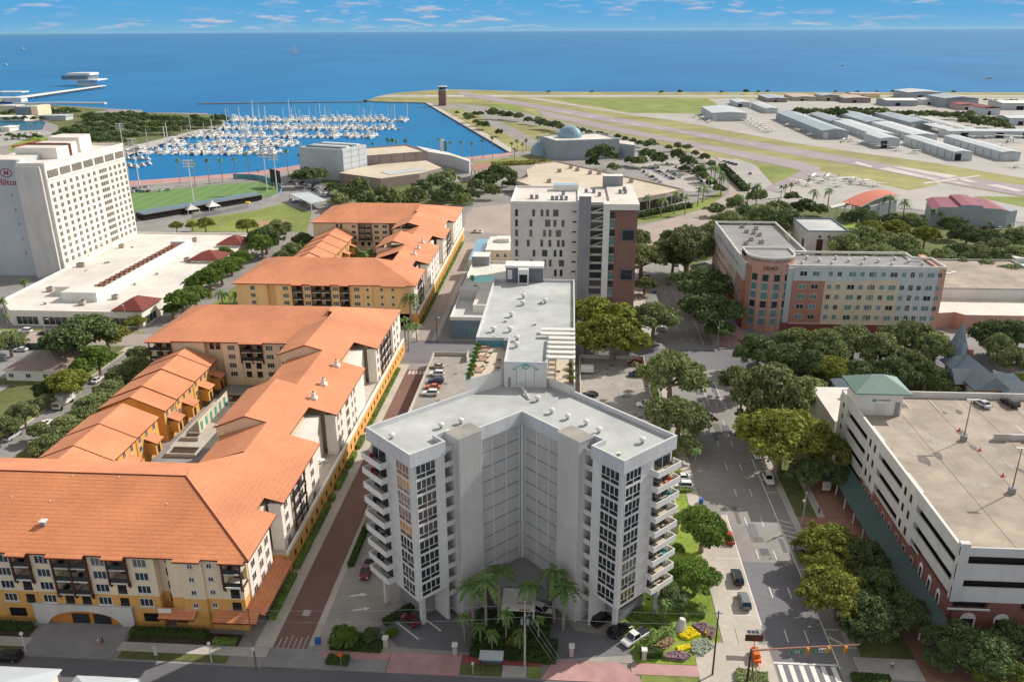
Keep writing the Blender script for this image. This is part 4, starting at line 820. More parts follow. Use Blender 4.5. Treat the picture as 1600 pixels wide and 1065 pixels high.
# row houses closing both courtyards
def row_house(y0, y1, dz, label, xw=-120.4, xe=-102.2, first=False, big=False):
    xr = xw + 9.3; T = thing('row_house', label, 'row house', ((xw + xe) / 2, y0, 0), 'row houses with orange gable roofs')
    zr_, zeav = 12.3 + dz, 8.6 + dz
    w_ = MB(); a, b_ = xw + .7, xe - .8
    w_.box(a, b_, y0 + .2, y1 - .01, 0, zeav - .25, 'ochre'); w_.face([(a, y0 + .2, zeav - .25), (b_, y0 + .2, zeav - .25), (xr, y0 + .2, zr_ - .3)], 'ochre'); w_.face([(a, y1 - .02, zeav - .25), (xr, y1 - .02, zr_ - .3), (b_, y1 - .02, zeav - .25)], 'ochre'); w_.build('walls', T)
    r_ = MB(); kw, ke = (zr_ - zeav) / (xr - xw), (zr_ - zeav) / (xe - xr)
    plane(r_, [(xw, y0 - .3), (xr, y0 - .3), (xr, y1), (xw, y1)], lambda x, y: zr_ - kw * (xr - x), 'tile_roof_plain'); plane(r_, [(xr, y0 - .3), (xe, y0 - .3), (xe, y1), (xr, y1)], lambda x, y: zr_ - ke * (x - xr), 'tile_roof_plain'); r_.build('roof', T)
    fr = Fr(b_, y0, 0, 1); ps = Parts(T, 'window'); L_ = y1 - y0
    for du in (1.2, 4.6, L_ - 2.6):
        if du < L_ - 1.4: win(ps, fr, du, zeav - 2.4, 1.1, 1.5, 'glass', 'white', 2)
    win(ps, fr, 1.0, 4.0 + dz * .5, 1.2, 1.5, 'glass', 'white', 2); win(ps, fr, L_ - 3, 4.0 + dz * .5, 1.2, 1.5, 'glass', 'white', 2); ps.done()
    p_ = MB(); yc = y0 + L_ * .5; p_.box(b_ + .01, b_ + 2.4, yc - 1.4, yc + 1.4, 2, 5.0 + dz * .5, 'ochre'); p_.box(b_ + 2.41, b_ + 2.46, yc - .6, yc + .6, 2.1, 4.3, 'recess'); plane(p_, [(b_ + .02, yc - 1.9), (b_ + 3.2, yc - 1.9), (b_ + 3.2, yc + 1.9), (b_ + .02, yc + 1.9)], lambda x, y: 6.4 + dz * .5 - .38 * (x - b_), 'tile_roof_plain', .2); p_.build('porch', T)
    ba = MB(); ba.box(b_ + .01, b_ + .12, y0 + .3, y1 - .3, zeav - .6, zeav - .3, 'peach'); ba.build('eave_band', T)
ys = [(145.5, 158.6, 0.0, 'row house nearest the front block, its roof partly behind the big ridge'), (158.8, 169.4, .2, 'row house in the middle of the near group of three'), (169.6, 180.6, .4, 'row house with a stepped ridge at the far end of the near group'),
      (184.2, 190.6, .5, 'row house with the large bare orange gable wall beside the gap'), (190.8, 201.6, .8, 'row house second beyond the gap in the front courtyard'), (201.8, 211.6, 1.1, 'row house third beyond the gap in the front courtyard'), (211.8, 217.2, 1.3, 'shaded row house against the middle wing of the front block')]
for a in ys: row_house(*a)
ys = [(313, 331, 0, 'row house of the far courtyard nearest the ridge of the second block'), (332, 341.4, .2, 'row house second from the near end of the far courtyard row'), (341.6, 350.6, .4, 'row house third from the near end of the far courtyard row'), (350.8, 361.6, .6, 'row house fourth from the near end of the far courtyard row'), (361.8, 376, .9, 'row house farthest up the far courtyard row')]
for a in ys: row_house(*a, xw=-118.5, xe=-100.6)
# courtyard deck with pool-like basin, planters and pergola wall
rect('courtyard', -100, -77, 146.5, 217, 1.9, 'concrete_grey'); sheet('courtyard', [(-99.5, 178), (-78, 178), (-78, 205), (-99.5, 205)], 1.98, 'concrete_pale', False)
rect('courtyard', -100, -77, 313, 376, 1.0, 'lawn_dark')
for i, (x0, x1, y0, y1) in enumerate(((-98, -90.5, 173, 177), (-98, -93.5, 181.6, 184.5), (-97.6, -88.5, 203, 209), (-89, -85, 192, 199.6))):
    m = MB(); m.ring([(x0, y0), (x1, y0), (x1, y1), (x0, y1)], .35, 1.99, 2.9, 'concrete_pale'); m.box(x0 + .36, x1 - .36, y0 + .36, y1 - .36, 1.99, 2.5 if i != 3 else 2.3, 'mulch' if i != 3 else 'white'); 
    tag(m.build('planter'), ['planter of bare dark soil nearest the front ridge', 'small low planter beside the courtyard lamp', 'dark planter below the middle wing balconies', 'white sunken basin with steps in the courtyard'][i], 'planter')
m = MB(); m.box(-95.2, -95.0, 186, 205, 1.99, 5.4, 'hotel_yellow')
for k in range(6): m.box(-94.99, -94.9, 187 + k * 3, 188.1 + k * 3, 2.3, 4.6, 'teal')
tag(m.build('screen_wall'), 'cream screen wall with teal openings in the front courtyard', 'screen wall')
# ---------------------------------------------------------------- white slab hotel by the ball field
T = thing('hotel_tower', 'tall white slab hotel with square windows and a red name on its grey end', 'hotel', (-230, 358, 0))
b = MB(); b.box(-250, -218.2, 336, 395, 0, 48.4, 'warm_white', 'white_roof'); b.box(-230.48, -218.2, 331, 335.99, 0, 48.4, 'warm_white', 'white_roof'); b.box(-218.19, -217.9, 331, 395, 41.9, 42.3, 'offwhite'); b.build('walls', T)
MB().ring([(-250.2, 336), (-230.4, 336), (-230.4, 330.8), (-218, 330.8), (-218, 395.2), (-250.2, 395.2)], .4, 48.41, 49.4, 'warm_white').build('parapet', T)
b = MB(); b.prism([(-272, 333), (-231.2, 333), (-230.5, 334), (-230.5, 348), (-272, 348)], 0, 50.4, 'hangar_white', 'white_roof'); b.prism([(-230.49, 329.2), (-219.4, 329.2), (-219.4, 330.99), (-230.49, 330.99)], 0, 48.2, 'light_grey'); b.build('stair_shaft', T)
fr = Fr(-253.5, 333, 1, 0); 
letters('Hilton', fr, 16.4, .08, 39.7, 3.9, 'brand_red', T, 'sign_lettering')
em = MB(); em.tube([fr(16.6 + 2.5 * math.cos(a), .1, 44.9 + 1.7 * math.sin(a)) for a in [2 * PI * k / 28 for k in range(29)]], .16, .16, 5, 'brand_red'); em.build('sign_emblem', T)
em = MB(); em.box(15.6, 16.2, .02, .1, 44.0, 45.8, 'brand_red', fr=fr); em.box(17.0, 17.6, .02, .1, 44.0, 45.8, 'brand_red', fr=fr); em.box(16.2, 17.0, .02, .1, 44.6, 45.2, 'brand_red', fr=fr); em.build('sign_emblem', T)
for k in range(5):
    m = MB(); z = 35 - k * 6.3; m.box(16.6 + k * .2, 17.4 + k * .2, .01, .08, z, z + .9, 'mid_grey', fr=fr); m.build('vent_opening', T)
ps = Parts(T, 'window'); fr = Fr(-218.2, 331, 0, 1)
us = [1.6 + 4.7 * k for k in range(8)]; us2 = [48.4 + 4.2 * k for k in range(4)]
for r_ in range(12):
    z = 38.6 - r_ * 2.95
    for u in us + us2:
        m = MB(); m.box(u, u + 2.0, .01, .08, z, z + 1.75, 'hilton_window', fr=fr); m.box(u + .95, u + 1.05, .081, .12, z, z + 1.75, 'offwhite', fr=fr); ps.add(m, 300 + u - z * .2)
    m = MB(); m.box(39.6, 46.2, .01, .08, z, z + 1.75, 'hilton_window', fr=fr)
    for q in range(1, 4): m.box(39.6 + q * 1.65 - .1, 39.6 + q * 1.65 + .1, .081, .12, z, z + 1.75, 'offwhite', fr=fr)
    ps.add(m, 300)
for k in range(7):
    m = MB(); u = 1.0 + k * 9.1; m.box(u, u + 7.6, .01, .08, 42.9, 46.0, 'hilton_window', fr=fr)
    for q in range(1, 8): m.box(u + q * .95 - .05, u + q * .95 + .05, .081, .12, 42.9, 46.0, 'offwhite', fr=fr)
    ps.add(m, 200)
ps.done()
gl = MB()
for u in (9.6, 18.9, 28.3, 38.6, 47.2, 55.9): gl.box(u, u + .12, .005, .06, 5.8, 41.6, 'light_grey', fr=fr)
gl.build('facade_joint', T)
for (x0, x1, y0, y1, z1, nm) in ((-242, -223, 349, 358, 53.2, 'penthouse'), (-240, -225, 361, 368, 53.8, 'penthouse'), (-240, -225, 370.5, 377, 55.0, 'penthouse'), (-246, -232, 382, 392, 54.2, 'penthouse')):
    m = MB(); m.box(x0, x1, y0, y1, 48.41, z1, 'warm_white', 'white_roof'); m.build(nm, T)
m = MB()
for y in (358.3, 359.6): m.box(-243, -223, y, y + .7, 48.5, 53.8, 'rust')
m.box(-243, -242.2, 349, 369, 53.21, 54.0, 'rust'); m.build('roof_frame', T)
T = thing('hotel_podium', 'white flat-roofed podium with rust coloured beams in an open roof trench', 'podium building', (-180, 330, 0))
pp = [(-213, 281), (-202, 269.6), (-152.5, 269.6), (-153, 392), (-216.8, 392)]
b = MB(); b.prism(pp, 0, 5.2, 'warm_white', 'white_roof'); b.build('walls', T); MB().ring(pp, .5, 5.201, 5.9, 'warm_white').build('parapet', T)
b = MB(); b.box(-197, -184.5, 290, 372, 5.21, 8.6, 'white', 'white_roof'); b.box(-190, -176.2, 282.5, 289.9, 5.21, 8.8, 'white', 'white_roof'); b.box(-177.4, -176.2, 289.91, 366, 5.21, 8.8, 'white'); b.box(-184.4, -177.5, 362, 366, 5.21, 8.8, 'white'); b.build('raised_roof', T)
b = MB()
for k in range(17):
    y = 296 + k * 3.9; b.box(-184.4, -177.5, y, y + .5, 7.2, 7.7, 'rust')
for x in (-183, -180.8, -178.6): b.box(x, x + .4, 294, 361.8, 7.75, 8.1, 'rust')
b.box(-184.4, -177.6, 291, 361.8, 5.3, 5.5, 'wood'); b.build('trench_beams', T)
for (x0, x1, y0, y1) in ((-163.5, -151.5, 269, 284), (-166, -152, 338, 352), (-165, -152, 366, 380)):
    m = MB(); m.box(x0 + 1, x1 - 1, y0 + 1, y1 - 1, 5.21, 6.4, 'warm_white'); m.hip(x0, x1, y0, y1, 6.6, 3.0, 'maroon_roof', (1, 1), inset=(x1 - x0) / 2 - .01); m.build('corner_roof', T)
fr = Fr(-202, 269.6, 1, 0); ps = Parts(T, 'shop_window')
for u, w_ in ((2, 8), (12, 9), (38.6, 9.2)): win(ps, fr, u, .6, w_, 2.9, 'glass', 'offwhite', 4, 1)
win(ps, Fr(-152.5, 269.6, 0, 1), 2, .6, 8, 2.9, 'glass', 'offwhite', 3, 1); ps.done()
for i, a in enumerate(((190, 383), (238, 375), (232, 380), (267, 372), (304, 373), (182, 405), (137, 424), (124, 412), (318, 401), (292, 404), (180, 462), (128, 471), (78, 450), (128, 412))):
    x, y = G(*a, 6.5); z = 8.6 if -197 < x < -184.5 and 290 < y < 372 else 5.3; vent('unit', T, x, y, z, 1.25, R.random() * .2, name='air_conditioner')
for a in ((167, 419), (171, 418), (160, 391), (208, 394), (245, 424), (210, 440), (70, 470)):
    x, y = G(*a, 6.5); vent('small', T, x, y, 5.3 if x > -184 or y < 290 else 8.6, 1.4)

# ---------------------------------------------------------------- brown and white apartment tower behind the rear wing
T = thing('apartment_tower', 'taller white slab tower with a dark shaft and brown end wall behind the grey tower', 'apartment tower', (2, 320, 0))
b = MB(); b.box(-21.5, 4.0, 303, 336, 0, 39.8, 'facade_grey', 'white_roof'); b.build('white_slab', T)
b = MB(); b.box(4.01, 8.4, 299.5, 306, 0, 43.2, 'mid_grey', 'white'); b.build('lift_shaft', T)
b = MB(); b.box(8.41, 13.0, 302.5, 330, 0, 38.6, 'glass'); 
for k in range(12): b.box(8.42, 12.99, 302.3, 302.49, 1 + k * 3.2, 1.9 + k * 3.2, 'light_grey')
for k in range(5): b.tube([(8.6, 302.1, 24 + k * 3.2), (12.8, 302.1, 25.6 + k * 3.2)], .18, .18, 5, 'offwhite')
b.build('stair_glazing', T)
b = MB(); b.box(13.01, 15.3, 298.6, 304, 0, 40.6, 'white'); b.box(15.31, 26, 298.6, 340, 38.4, 40.6, 'white', 'white_roof'); b.build('white_frame', T)
b = MB(); b.box(15.31, 25.6, 300.4, 339.5, 0, 38.39, 'brick_brown'); b.build('brown_wing', T)
b = MB(); b.box(4.02, 15.3, 306.1, 339, 38.61, 39.8, 'offwhite', 'white_roof'); b.build('roof_deck', T); MB().ring([(-21.5, 303), (4, 303), (4, 336), (-21.5, 336)], .4, 39.81, 40.5, 'white').build('parapet', T)
ps = Parts(T, 'window'); fr = Fr(-21.5, 303, 1, 0)
rows = [[1.8, 8.2, 11.3, 13.4, (16.0, 2)], [1.8, 7.2, (13.0, 2), 16.2, 19.2], [1.8, 7.2, 12.3, 14.4, (17.1, 2)], [1.8, 6.2, 11.3, 14.4, 17.6, 19.4], [1.8, 8.4, (12.0, 2), 16.4, 18.6], [1.8, 7.4, 12.4, 14.6, (18.4, 2)], [1.8, 16.6, 18.8], [1.8, 7.4, 12.4], [1.8, 8.4, 14], [1.8, 7.4, 17]]
for k, row in enumerate(rows):
    z = 34.9 - k * 3.85
    if z < 1: break
    for u in row:
        wd = 1.9 if isinstance(u, tuple) else .95; u = u[0] if isinstance(u, tuple) else u
        m = MB(); m.box(u, u + wd, .01, .06, z, z + 2.6, 'glass_brown' if k % 3 == 2 else 'glass', fr=fr); m.box(u - .06, u, .005, .1, z - .06, z + 2.66, 'mid_grey', fr=fr); m.box(u + wd, u + wd + .06, .005, .1, z - .06, z + 2.66, 'mid_grey', fr=fr); ps.add(m, 300 - z)
    m = MB(); m.box(23.2, 24.7, .01, .06, z + 1.6, z + 2.2, 'glass', fr=fr); ps.add(m, 300 - z)
fr = Fr(15.31, 300.4, 1, 0)
for k in range(11): z = 35.2 - k * 3.3; m = MB(); m.box(.15, 2.1, .01, .06, z - .4, z + 2.0, 'glass_teal' if k % 2 else 'glass', fr=fr); m.box(.15, 2.1, .061, .2, z - .7, z - .41, 'light_grey', fr=fr); ps.add(m, 300 - z)
for z in (27.0, 11.8): m = MB(); m.box(4.6, 9.6, .01, .5, z - .4, z + 4.0, 'dark_grey', fr=fr); m.box(5.0, 9.2, .501, .55, z, z + 3.6, 'glass', fr=fr); m.build('box_window', T)
ps.done()
for (x, y) in ((-14, 312), (-12, 312), (-6, 310), (-4.4, 310), (-2.6, 310), (-.8, 310), (8, 318), (12, 318), (10, 325), (20, 320), (22, 320), (22, 326), (7, 325), (-2, 320)): vent('cooler', T, x, y, 39.82 if x < 15.5 else 40.6, 1.3, name='cooling_unit')
b = MB(); b.box(14, 22, 336, 341, 39.9, 44.6, 'mid_grey', 'white'); b.build('machine_room', T)
b = MB(); b.box(-6, 4, 328, 333, 39.9, 42.2, 'offwhite', 'glass_blue'); b.build('machine_room', T)

# ---------------------------------------------------------------- stepped hotel with the round corner
T = thing('corner_hotel', 'pink, yellow and pale blue hotel with a round corner tower', 'hotel', (95, 300, 0))
b = MB(); b.box(76, 128, 278.2, 296.5, 0, 23.0, 'hotel_blue', 'concrete_grey'); b.box(62.6, 86.5, 296.51, 345.5, 0, 23.0, 'hotel_yellow', 'concrete_grey'); b.box(62.6, 75.9, 280.2, 296.5, 0, 23.0, 'salmon_dark', 'concrete_grey'); b.build('walls', T)
c = MB()
for x0, x1, hx, zb in ((78, 88.8, 'salmon_dark', 3.2), (88.81, 101.6, 'hotel_yellow', 3.2), (101.61, 113.6, 'hotel_yellow', 3.2), (113.61, 126.2, 'hotel_blue', 3.2)):
    c.box(x0, x1, 277.6, 278.19, 3.2, 18.8 if x0 < 100 else 19.4, hx); c.box(x0, x1, 277.5, 278.19, 18.81 if x0 < 100 else 19.41, 23.6, 'hotel_blue')
c.box(126.21, 128.4, 277.5, 296.7, 0, 23.6, 'salmon'); c.box(76, 126.2, 277.3, 278.19, 0, 3.19, 'hotel_red'); c.box(78, 126.2, 277.45, 277.6, 3.0, 3.4, 'offwhite')
for y0, y1, hx in ((282, 296, 'salmon_dark'), (296.01, 320, 'hotel_yellow'), (320.01, 345.4, 'hotel_yellow')):
    c.box(62.0, 62.59, y0, y1, 6.5, 17.5, hx); c.box(61.9, 62.59, y0, y1, 17.51, 23.6, 'hotel_blue'); c.box(61.9, 62.59, y0, y1, 0, 6.49, 'hotel_red')
c.build('facade_panels', T)
MB().ring([(76, 277.5), (128.4, 277.5), (128.4, 290), (122, 290), (122, 297), (76, 297)], .45, 23.61, 24.4, 'offwhite').build('parapet', T)
MB().ring([(61.9, 282), (74, 282), (74, 297), (87, 297), (87, 346), (61.9, 346)], .45, 23.61, 24.4, 'offwhite').build('parapet', T)
b = MB(); cxx, cyy, rr = 71.0, 284.2, 8.3
arc = [(cxx + rr * math.cos(a), cyy + rr * .85 * math.sin(a)) for a in [PI * (1.0 + k / 20) for k in range(21)]]
b.prism(arc + [(cxx + rr, 292), (cxx - rr, 292)], 0, 26.2, 'salmon', 'concrete_grey'); b.build('corner_tower', T)
MB().ring(arc + [(cxx + rr, 292), (cxx - rr, 292)], .4, 25.0, 26.9, 'offwhite').build('tower_cornice', T)
pz = MB()
for k in (2.4, 5.5, 8.5, 11.5, 14.6):
    a = PI * (1.0 + k / 20) + .16; x, y = cxx + (rr + .1) * math.cos(a), cyy + (rr + .1) * .85 * math.sin(a); pz.box(x - .45, x + .45, y - .3, y + .3, .5, 22.0, 'salmon')
pz.box(0, 0.01, 0, .01, 0, .01, 'salmon') if False else None
pz.build('pilasters', T)
ps = Parts(T, 'window')
for k in (4, 7, 10, 13):
    a = PI * (1.0 + k / 20) + .16; fr = Fr(cxx + rr * math.cos(a), cyy + rr * .85 * math.sin(a), -math.sin(a) * rr, math.cos(a) * rr * .85)
    for r_ in range(6): win(ps, fr, -1.05, 2.4 + r_ * 3.2, 2.1, 2.5, 'glass_teal' if (k + r_) % 3 else 'glass', 'offwhite', 1, 1)
fr = Fr(78, 277.5, 1, 0)
zs = [20.6, 16.0, 12.35, 8.7, 5.0]
for r_, z in enumerate(zs):
    for i, u in enumerate([2.0, 6.2] + [11.6 + 3.0 * k + (0.8 if k > 1 else 0) + (0.8 if k > 2 else 0) for k in range(5)] + [26.2 + 3.0 * k + (0.8 if k > 2 else 0) for k in range(5)] + [38.8 + 2.8 * k + (.7 if k > 2 else 0) for k in range(4)]):
        wd = 2.3 if i in (0, 1, 4, 9, 14) else 1.35
        win(ps, fr, u, z, wd, 1.6, 'glass_teal' if (i * 7 + r_ * 5) % 3 else 'glass', 'offwhite', 2, 1, w0=.0 if z < 20 else .01)
fr = Fr(61.9, 345, 0, -1)
for r_, z in enumerate([19.6, 15.0, 11.5, 8.0, 3.0]):
    for i in range(15): win(ps, fr, 2 + i * 4.0, z, 1.5, 1.6, 'glass_teal' if (i + r_) % 2 else 'glass', 'offwhite', 1, 1)
fr = Fr(128.4, 277.5, 0, 1)
for z in zs: win(ps, fr, .8, z, 1.3, 1.3, 'glass', 'salmon', 1, 1)
ps.done()
letters('SRHO', Fr(63, 276.9, 1, 0), 6.6, .3, 22.6, 1.9, 'darkest', T, 'sign_lettering')
for a in ((1160, 352), (1167, 360), (1178, 362), (1174, 372), (1187, 365), (1166, 378), (1190, 376), (1182, 355)):
    x, y = G(*a, 24); vent('unit', T, x, y, 23.0, .9, name='air_conditioner')
for k in range(13): x = 82 + k * 3.4; vent('turbine', T, x, 284 + (k * 5 % 3) * 3.4, 23.0, 1.0)
# hotel neighbours
T = thing('garage_annex', 'beige flat-roofed hall beside the orange end wall of the pink hotel', 'hall', (160, 320, 0))
b = MB(); b.box(129, 184, 301, 343, 0, 9.4, 'offwhite', 'garage_deck'); b.build('walls', T); MB().ring([(129, 301), (184, 301), (184, 343), (129, 343)], .4, 9.41, 10.1, 'concrete').build('parapet', T)
b = MB(); b.prism([(129, 300.9), (129, 284), (138, 286), (140, 283), (160, 283), (170, 292), (170, 300.9)], 0, 5.6, 'salmon', 'white_roof'); b.build('front_annex', T)
b = MB(); b.box(170.1, 200, 285, 300.9, 0, 7.2, 'offwhite', 'white_roof'); b.build('side_annex', T)
for k in range(6): m = MB(); x = 139 + k * 2.6; m.box(x, x + 2.0, 322 + (k % 2) * 2, 323.4 + (k % 2) * 2, 9.42, 9.62, 'white'); m.build('skylight', T)
T = thing('hall', 'white flat-roofed hall with stepped parapet right of the beige roof', 'hall', (200, 340, 0))
b = MB(); b.box(184.2, 215, 318, 352, 0, 8.4, 'white', 'white_roof'); b.box(186, 206, 344, 351, 8.41, 10.4, 'hangar_white', 'white_roof'); b.build('walls', T)
T = thing('stair_tower_house', 'pale pinkish tower block with a flat grey roof among the trees behind the hotel', 'tower block', (116, 385, 0))
b = MB(); b.box(108, 126.5, 371, 398, 0, 14.4, 'light_grey', 'roof_grey'); b.build('walls', T); b = MB(); b.box(112.5, 115.2, 370.9, 371, 2, 11, 'timber'); b.box(121.5, 126, 370.9, 371, 8.5, 9.4, 'timber'); b.box(107.9, 108, 375, 378, 2, 10, 'timber'); b.box(116, 120, 370.85, 371, 0, 8, 'cream'); b.build('loggia', T)
MB().ring([(108, 371), (126.5, 371), (126.5, 398), (108, 398)], .4, 14.41, 15, 'blue_grey').build('parapet', T); ps = Parts(T, 'window'); fr = Fr(108, 371, 1, 0); win(ps, fr, 5, 11.5, 1.2, 1.3); win(ps, fr, 9, 11.5, 1.2, 1.3); ps.done()
def gable_house(name, label, x0, x1, y0, y1, h, rh, wall, roofm, hipx=(1, 1), inset=None, wins=3):
    T = thing(name, label, 'house', ((x0 + x1) / 2, (y0 + y1) / 2, 0))
    b = MB(); b.box(x0 + .6, x1 - .6, y0 + .6, y1 - .6, 0, h - .2, wall); b.build('walls', T)
    r_ = MB(); r_.hip(x0, x1, y0, y1, h, rh, roofm, hipx, .2, 'offwhite', inset); r_.build('roof', T)
    ps = Parts(T, 'window'); fr = Fr(x0 + .6, y0 + .6, 1, 0)
    for k in range(wins): win(ps, fr, 1 + k * (x1 - x0 - 3) / max(1, wins), h - 2.4, 1.4, 1.2)
    ps.done(); return T
gable_house('house', 'cream house with a dull brown hipped roof at the left edge street', -172, -152.5, 220, 237, 3.6, 3.6, 'warm_white', 'brown_roof')
gable_house('house', 'small ochre house with a pale roof tucked behind the street oaks', 52.5, 63.5, 318, 345, 5.2, 3.0, 'ochre', 'hangar_white')
gable_house('house', 'blue-grey gabled house half hidden behind the green pavilion roof', 76, 92, 205, 222, 6, 4.2, 'blue_grey', 'slate_roof', (0, 1))
gable_house('service_building', 'building with a ribbed white hipped roof at the bottom left corner', -96, -80.2, 84, 99.8, 4.0, 3.2, 'warm_white', 'hangar_white')
gable_house('service_building', 'building with a ribbed white hipped roof right of the first one by the front street', -77, -66, 84, 98.6, 4.0, 2.8, 'warm_white', 'hangar_white')
T = thing('flat_canopy', 'low tan flat roof joining the two white hipped roofs at the bottom edge', 'canopy', (-82, 92, 0)); MB().box(-80.1, -77.1, 84, 96.2, 0, 3.6, 'warm_white', 'dirt').build('walls', T); MB().box(-65.9, -58, 84, 95.6, 0, 3.2, 'warm_white', 'tan').build('side_wing', T)
# villa with the pointed turret
T = thing('villa', 'slate-roofed villa with a pointed octagonal turret and red chimney', 'villa', (118, 225, 0))
b = MB(); b.box(113, 121, 214, 234, 0, 6.8, 'light_grey'); b.box(121.01, 127, 212, 222, 0, 5.6, 'light_grey'); b.build('walls', T)
b = MB(); b.hip(112, 122, 213, 236, 7.2, 4.0, 'slate_roof', (0, 1)); b.hip(119, 128.5, 211, 219, 6.0, 3.4, 'slate_roof', (0, 0)); b.hip(109.5, 119, 219, 226, 6.4, 3.4, 'slate_roof', (0, 0)); b.hip(120, 130, 219.2, 226, 5.6, 3.0, 'slate_roof', (0, 1)); b.build('roof', T)
b = MB(); b.cyl(117.5, 237.5, 0, 9.2, 2.6, 'offwhite', 8); b.lathe(117.5, 237.5, [(3.6, 9.2), (3.3, 9.8), (2.1, 12.6), (1.1, 15.6), (.05, 18.4)], 'slate_roof', 8); b.build('turret', T)
b = MB(); b.box(117.2, 118.6, 230.4, 231.6, 6, 12.4, 'brick_red'); b.build('chimney', T)
# white annex behind the garage
T = thing('annex', 'low white building with a bright flat roof and dark ventilators behind the parking garage', 'annex', (74, 198, 0))
b = MB(); b.box(67.2, 88, 188, 208.5, 0, 8.6, 'offwhite', 'white_roof'); b.box(66.9, 88.3, 187.7, 208.8, 8.61, 9.1, 'white', 'white_roof'); b.build('walls', T)
for i in range(4): vent('cooler', T, 73 + i * 1.9, 201.5, 9.1, 1.0, name='ventilator'); vent('cooler', T, 73.5 + i * 1.9, 196.5, 9.1, .9, name='ventilator')
ps = Parts(T, 'window'); win(ps, Fr(67.2, 208, 0, -1), 12, 4, 1.2, 1.6); win(ps, Fr(67.2, 188, 1, 0), 3, 4, 1.2, 1.6); ps.done()

# ---------------------------------------------------------------- parking garage, right
T = thing('parking_garage', 'white parking garage with slotted walls, brick base and open roof deck', 'parking garage', (90, 150, 0))
X0, X1, Y0, Y1 = 66.6, 132.0, 120.6, 185.0
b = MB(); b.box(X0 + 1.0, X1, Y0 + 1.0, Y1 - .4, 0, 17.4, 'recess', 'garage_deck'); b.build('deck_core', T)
w_ = MB(); frw = Fr(X0, Y1, 0, -1); LW = Y1 - Y0; U = lambda y: Y1 - y
def bands(fr, u0, u1, levels, zb, zt, mat):
    """wall bay with long slots: levels = list of (z0, z1) openings"""
    z = zb
    for a, b_ in levels: w_.box(u0, u1, -.3, 0, z, a, mat, fr=fr); z = b_
    w_.box(u0, u1, -.3, 0, z, zt, mat, fr=fr)
lv = [(14.9, 16.3), (11.3, 12.7), (7.7, 9.1), (4.2, 5.5)][::-1]
def pier(u0, u1, zb=0): w_.box(u0 + .001, u1 - .001, -.9, .04, zb, 18.9, 'garage_wall', fr=frw)
pier(U(185), U(179.4)); bands(frw, U(179.4), U(165.8), lv, 1, 18.9, 'garage_wall'); pier(U(165.8), U(158.2), 6); bands(frw, U(158.2), U(145.4), lv[1:], 6, 18.9, 'garage_wall'); pier(U(145.4), U(138), 6); bands(frw, U(138), U(121.5), lv[1:], 8, 18.9, 'garage_wall')
w_.box(X0, X1, Y0, Y0 + .3, 17.2, 18.9, 'garage_wall'); w_.box(X0, X1, Y0, Y0 + .3, 12.4, 15.6, 'garage_wall'); w_.box(X0, X1, Y0, Y0 + .3, 8.0, 11.0, 'garage_wall')
for x in (X0, 88, 110, X1 - 1.6): w_.box(x, x + 1.6, Y0 - .08, Y0 + 1, 8, 19.6, 'garage_wall')
w_.box(X0 + 1, X1, Y1 - .4, Y1, 0, 18.9, 'garage_wall'); w_.box(X0 - .05, X0 + 1.7, Y1 - .4, Y1, 0, 18.9, 'garage_wall')
w_.build('walls', T)
b = MB(); b.box(0.0, U(121) - U(165.7), -.9, .1, 0, 6.2, 'brick_red', fr=Fr(X0, 165.7, 0, -1)); b.box(0, 158.1 - 121, -.9, .08, 6.201, 7.2, 'brick_red', fr=Fr(X0, 158.1, 0, -1)); b.box(0, 134 - 121, -.9, .07, 7.201, 8.3, 'brick_red', fr=Fr(X0, 134, 0, -1))
b.box(X0 + .9, X1, Y0 + .001, Y0 + .9, 0, 6.4, 'brick_red'); b.box(X0 + 6.6, X0 + 12, Y0 + .001, Y0 + .9, 6.4, 7.99, 'brick_red'); b.box(X0 + 18, X1, Y0 + .001, Y0 + .9, 6.4, 7.99, 'brick_red'); b.box(X0 - .06, X0 + 7.0, Y0 - .1, Y0 - .001, 6.3, 6.7, 'white'); b.build('brick_base', T)
ps = Parts(T, 'window')
for y in (164.0, 161.2, 144.0, 141.2):
    for z in (15.0, 11.4, 7.8, 0):
        if z: m = MB(); u = U(y); m.box(u, u + .9, .045, .07, z, z + 1.7, 'recess', fr=frw); m.box(u - .1, u, .042, .12, z - .1, z + 1.8, 'light_grey', fr=frw); ps.add(m, 100)
for z in (15.4, 12.6, 9.8, 7.0): m = MB(); m.box(2.2, 3.1, .045, .07, z, z + 1.2, 'recess', fr=frw); ps.add(m, 100)
for y in (163.5, 159.6, 155.6, 151.8, 148, 144.2, 140.4, 136.6):
    win(ps, frw, U(y), 4.4, 1.2, 1.5, 'glass', 'offwhite', 1, 1, w0=.1, sill='offwhite')
for y in (132.6, 128.8, 125.0):
    m = MB(); u = U(y); m.box(u, u + 1.5, .11, .16, 1.2, 7.0, 'white', fr=frw)
    for j in range(8): a0, a1 = PI * j / 8, PI * (j + 1) / 8; m.face([frw(u + .75, .14, 7.0), frw(u + .75 + .75 * math.cos(a0), .14, 7 + .75 * math.sin(a0)), frw(u + .75 + .75 * math.cos(a1), .14, 7 + .75 * math.sin(a1))], 'white')
    m.box(u + .35, u + 1.15, .161, .2, 1.6, 3.6, 'glass', fr=frw); m.box(u + .35, u + 1.15, .161, .2, 4.6, 6.8, 'glass', fr=frw); ps.add(m, 90)
frs = Fr(X0, Y0, 1, 0)
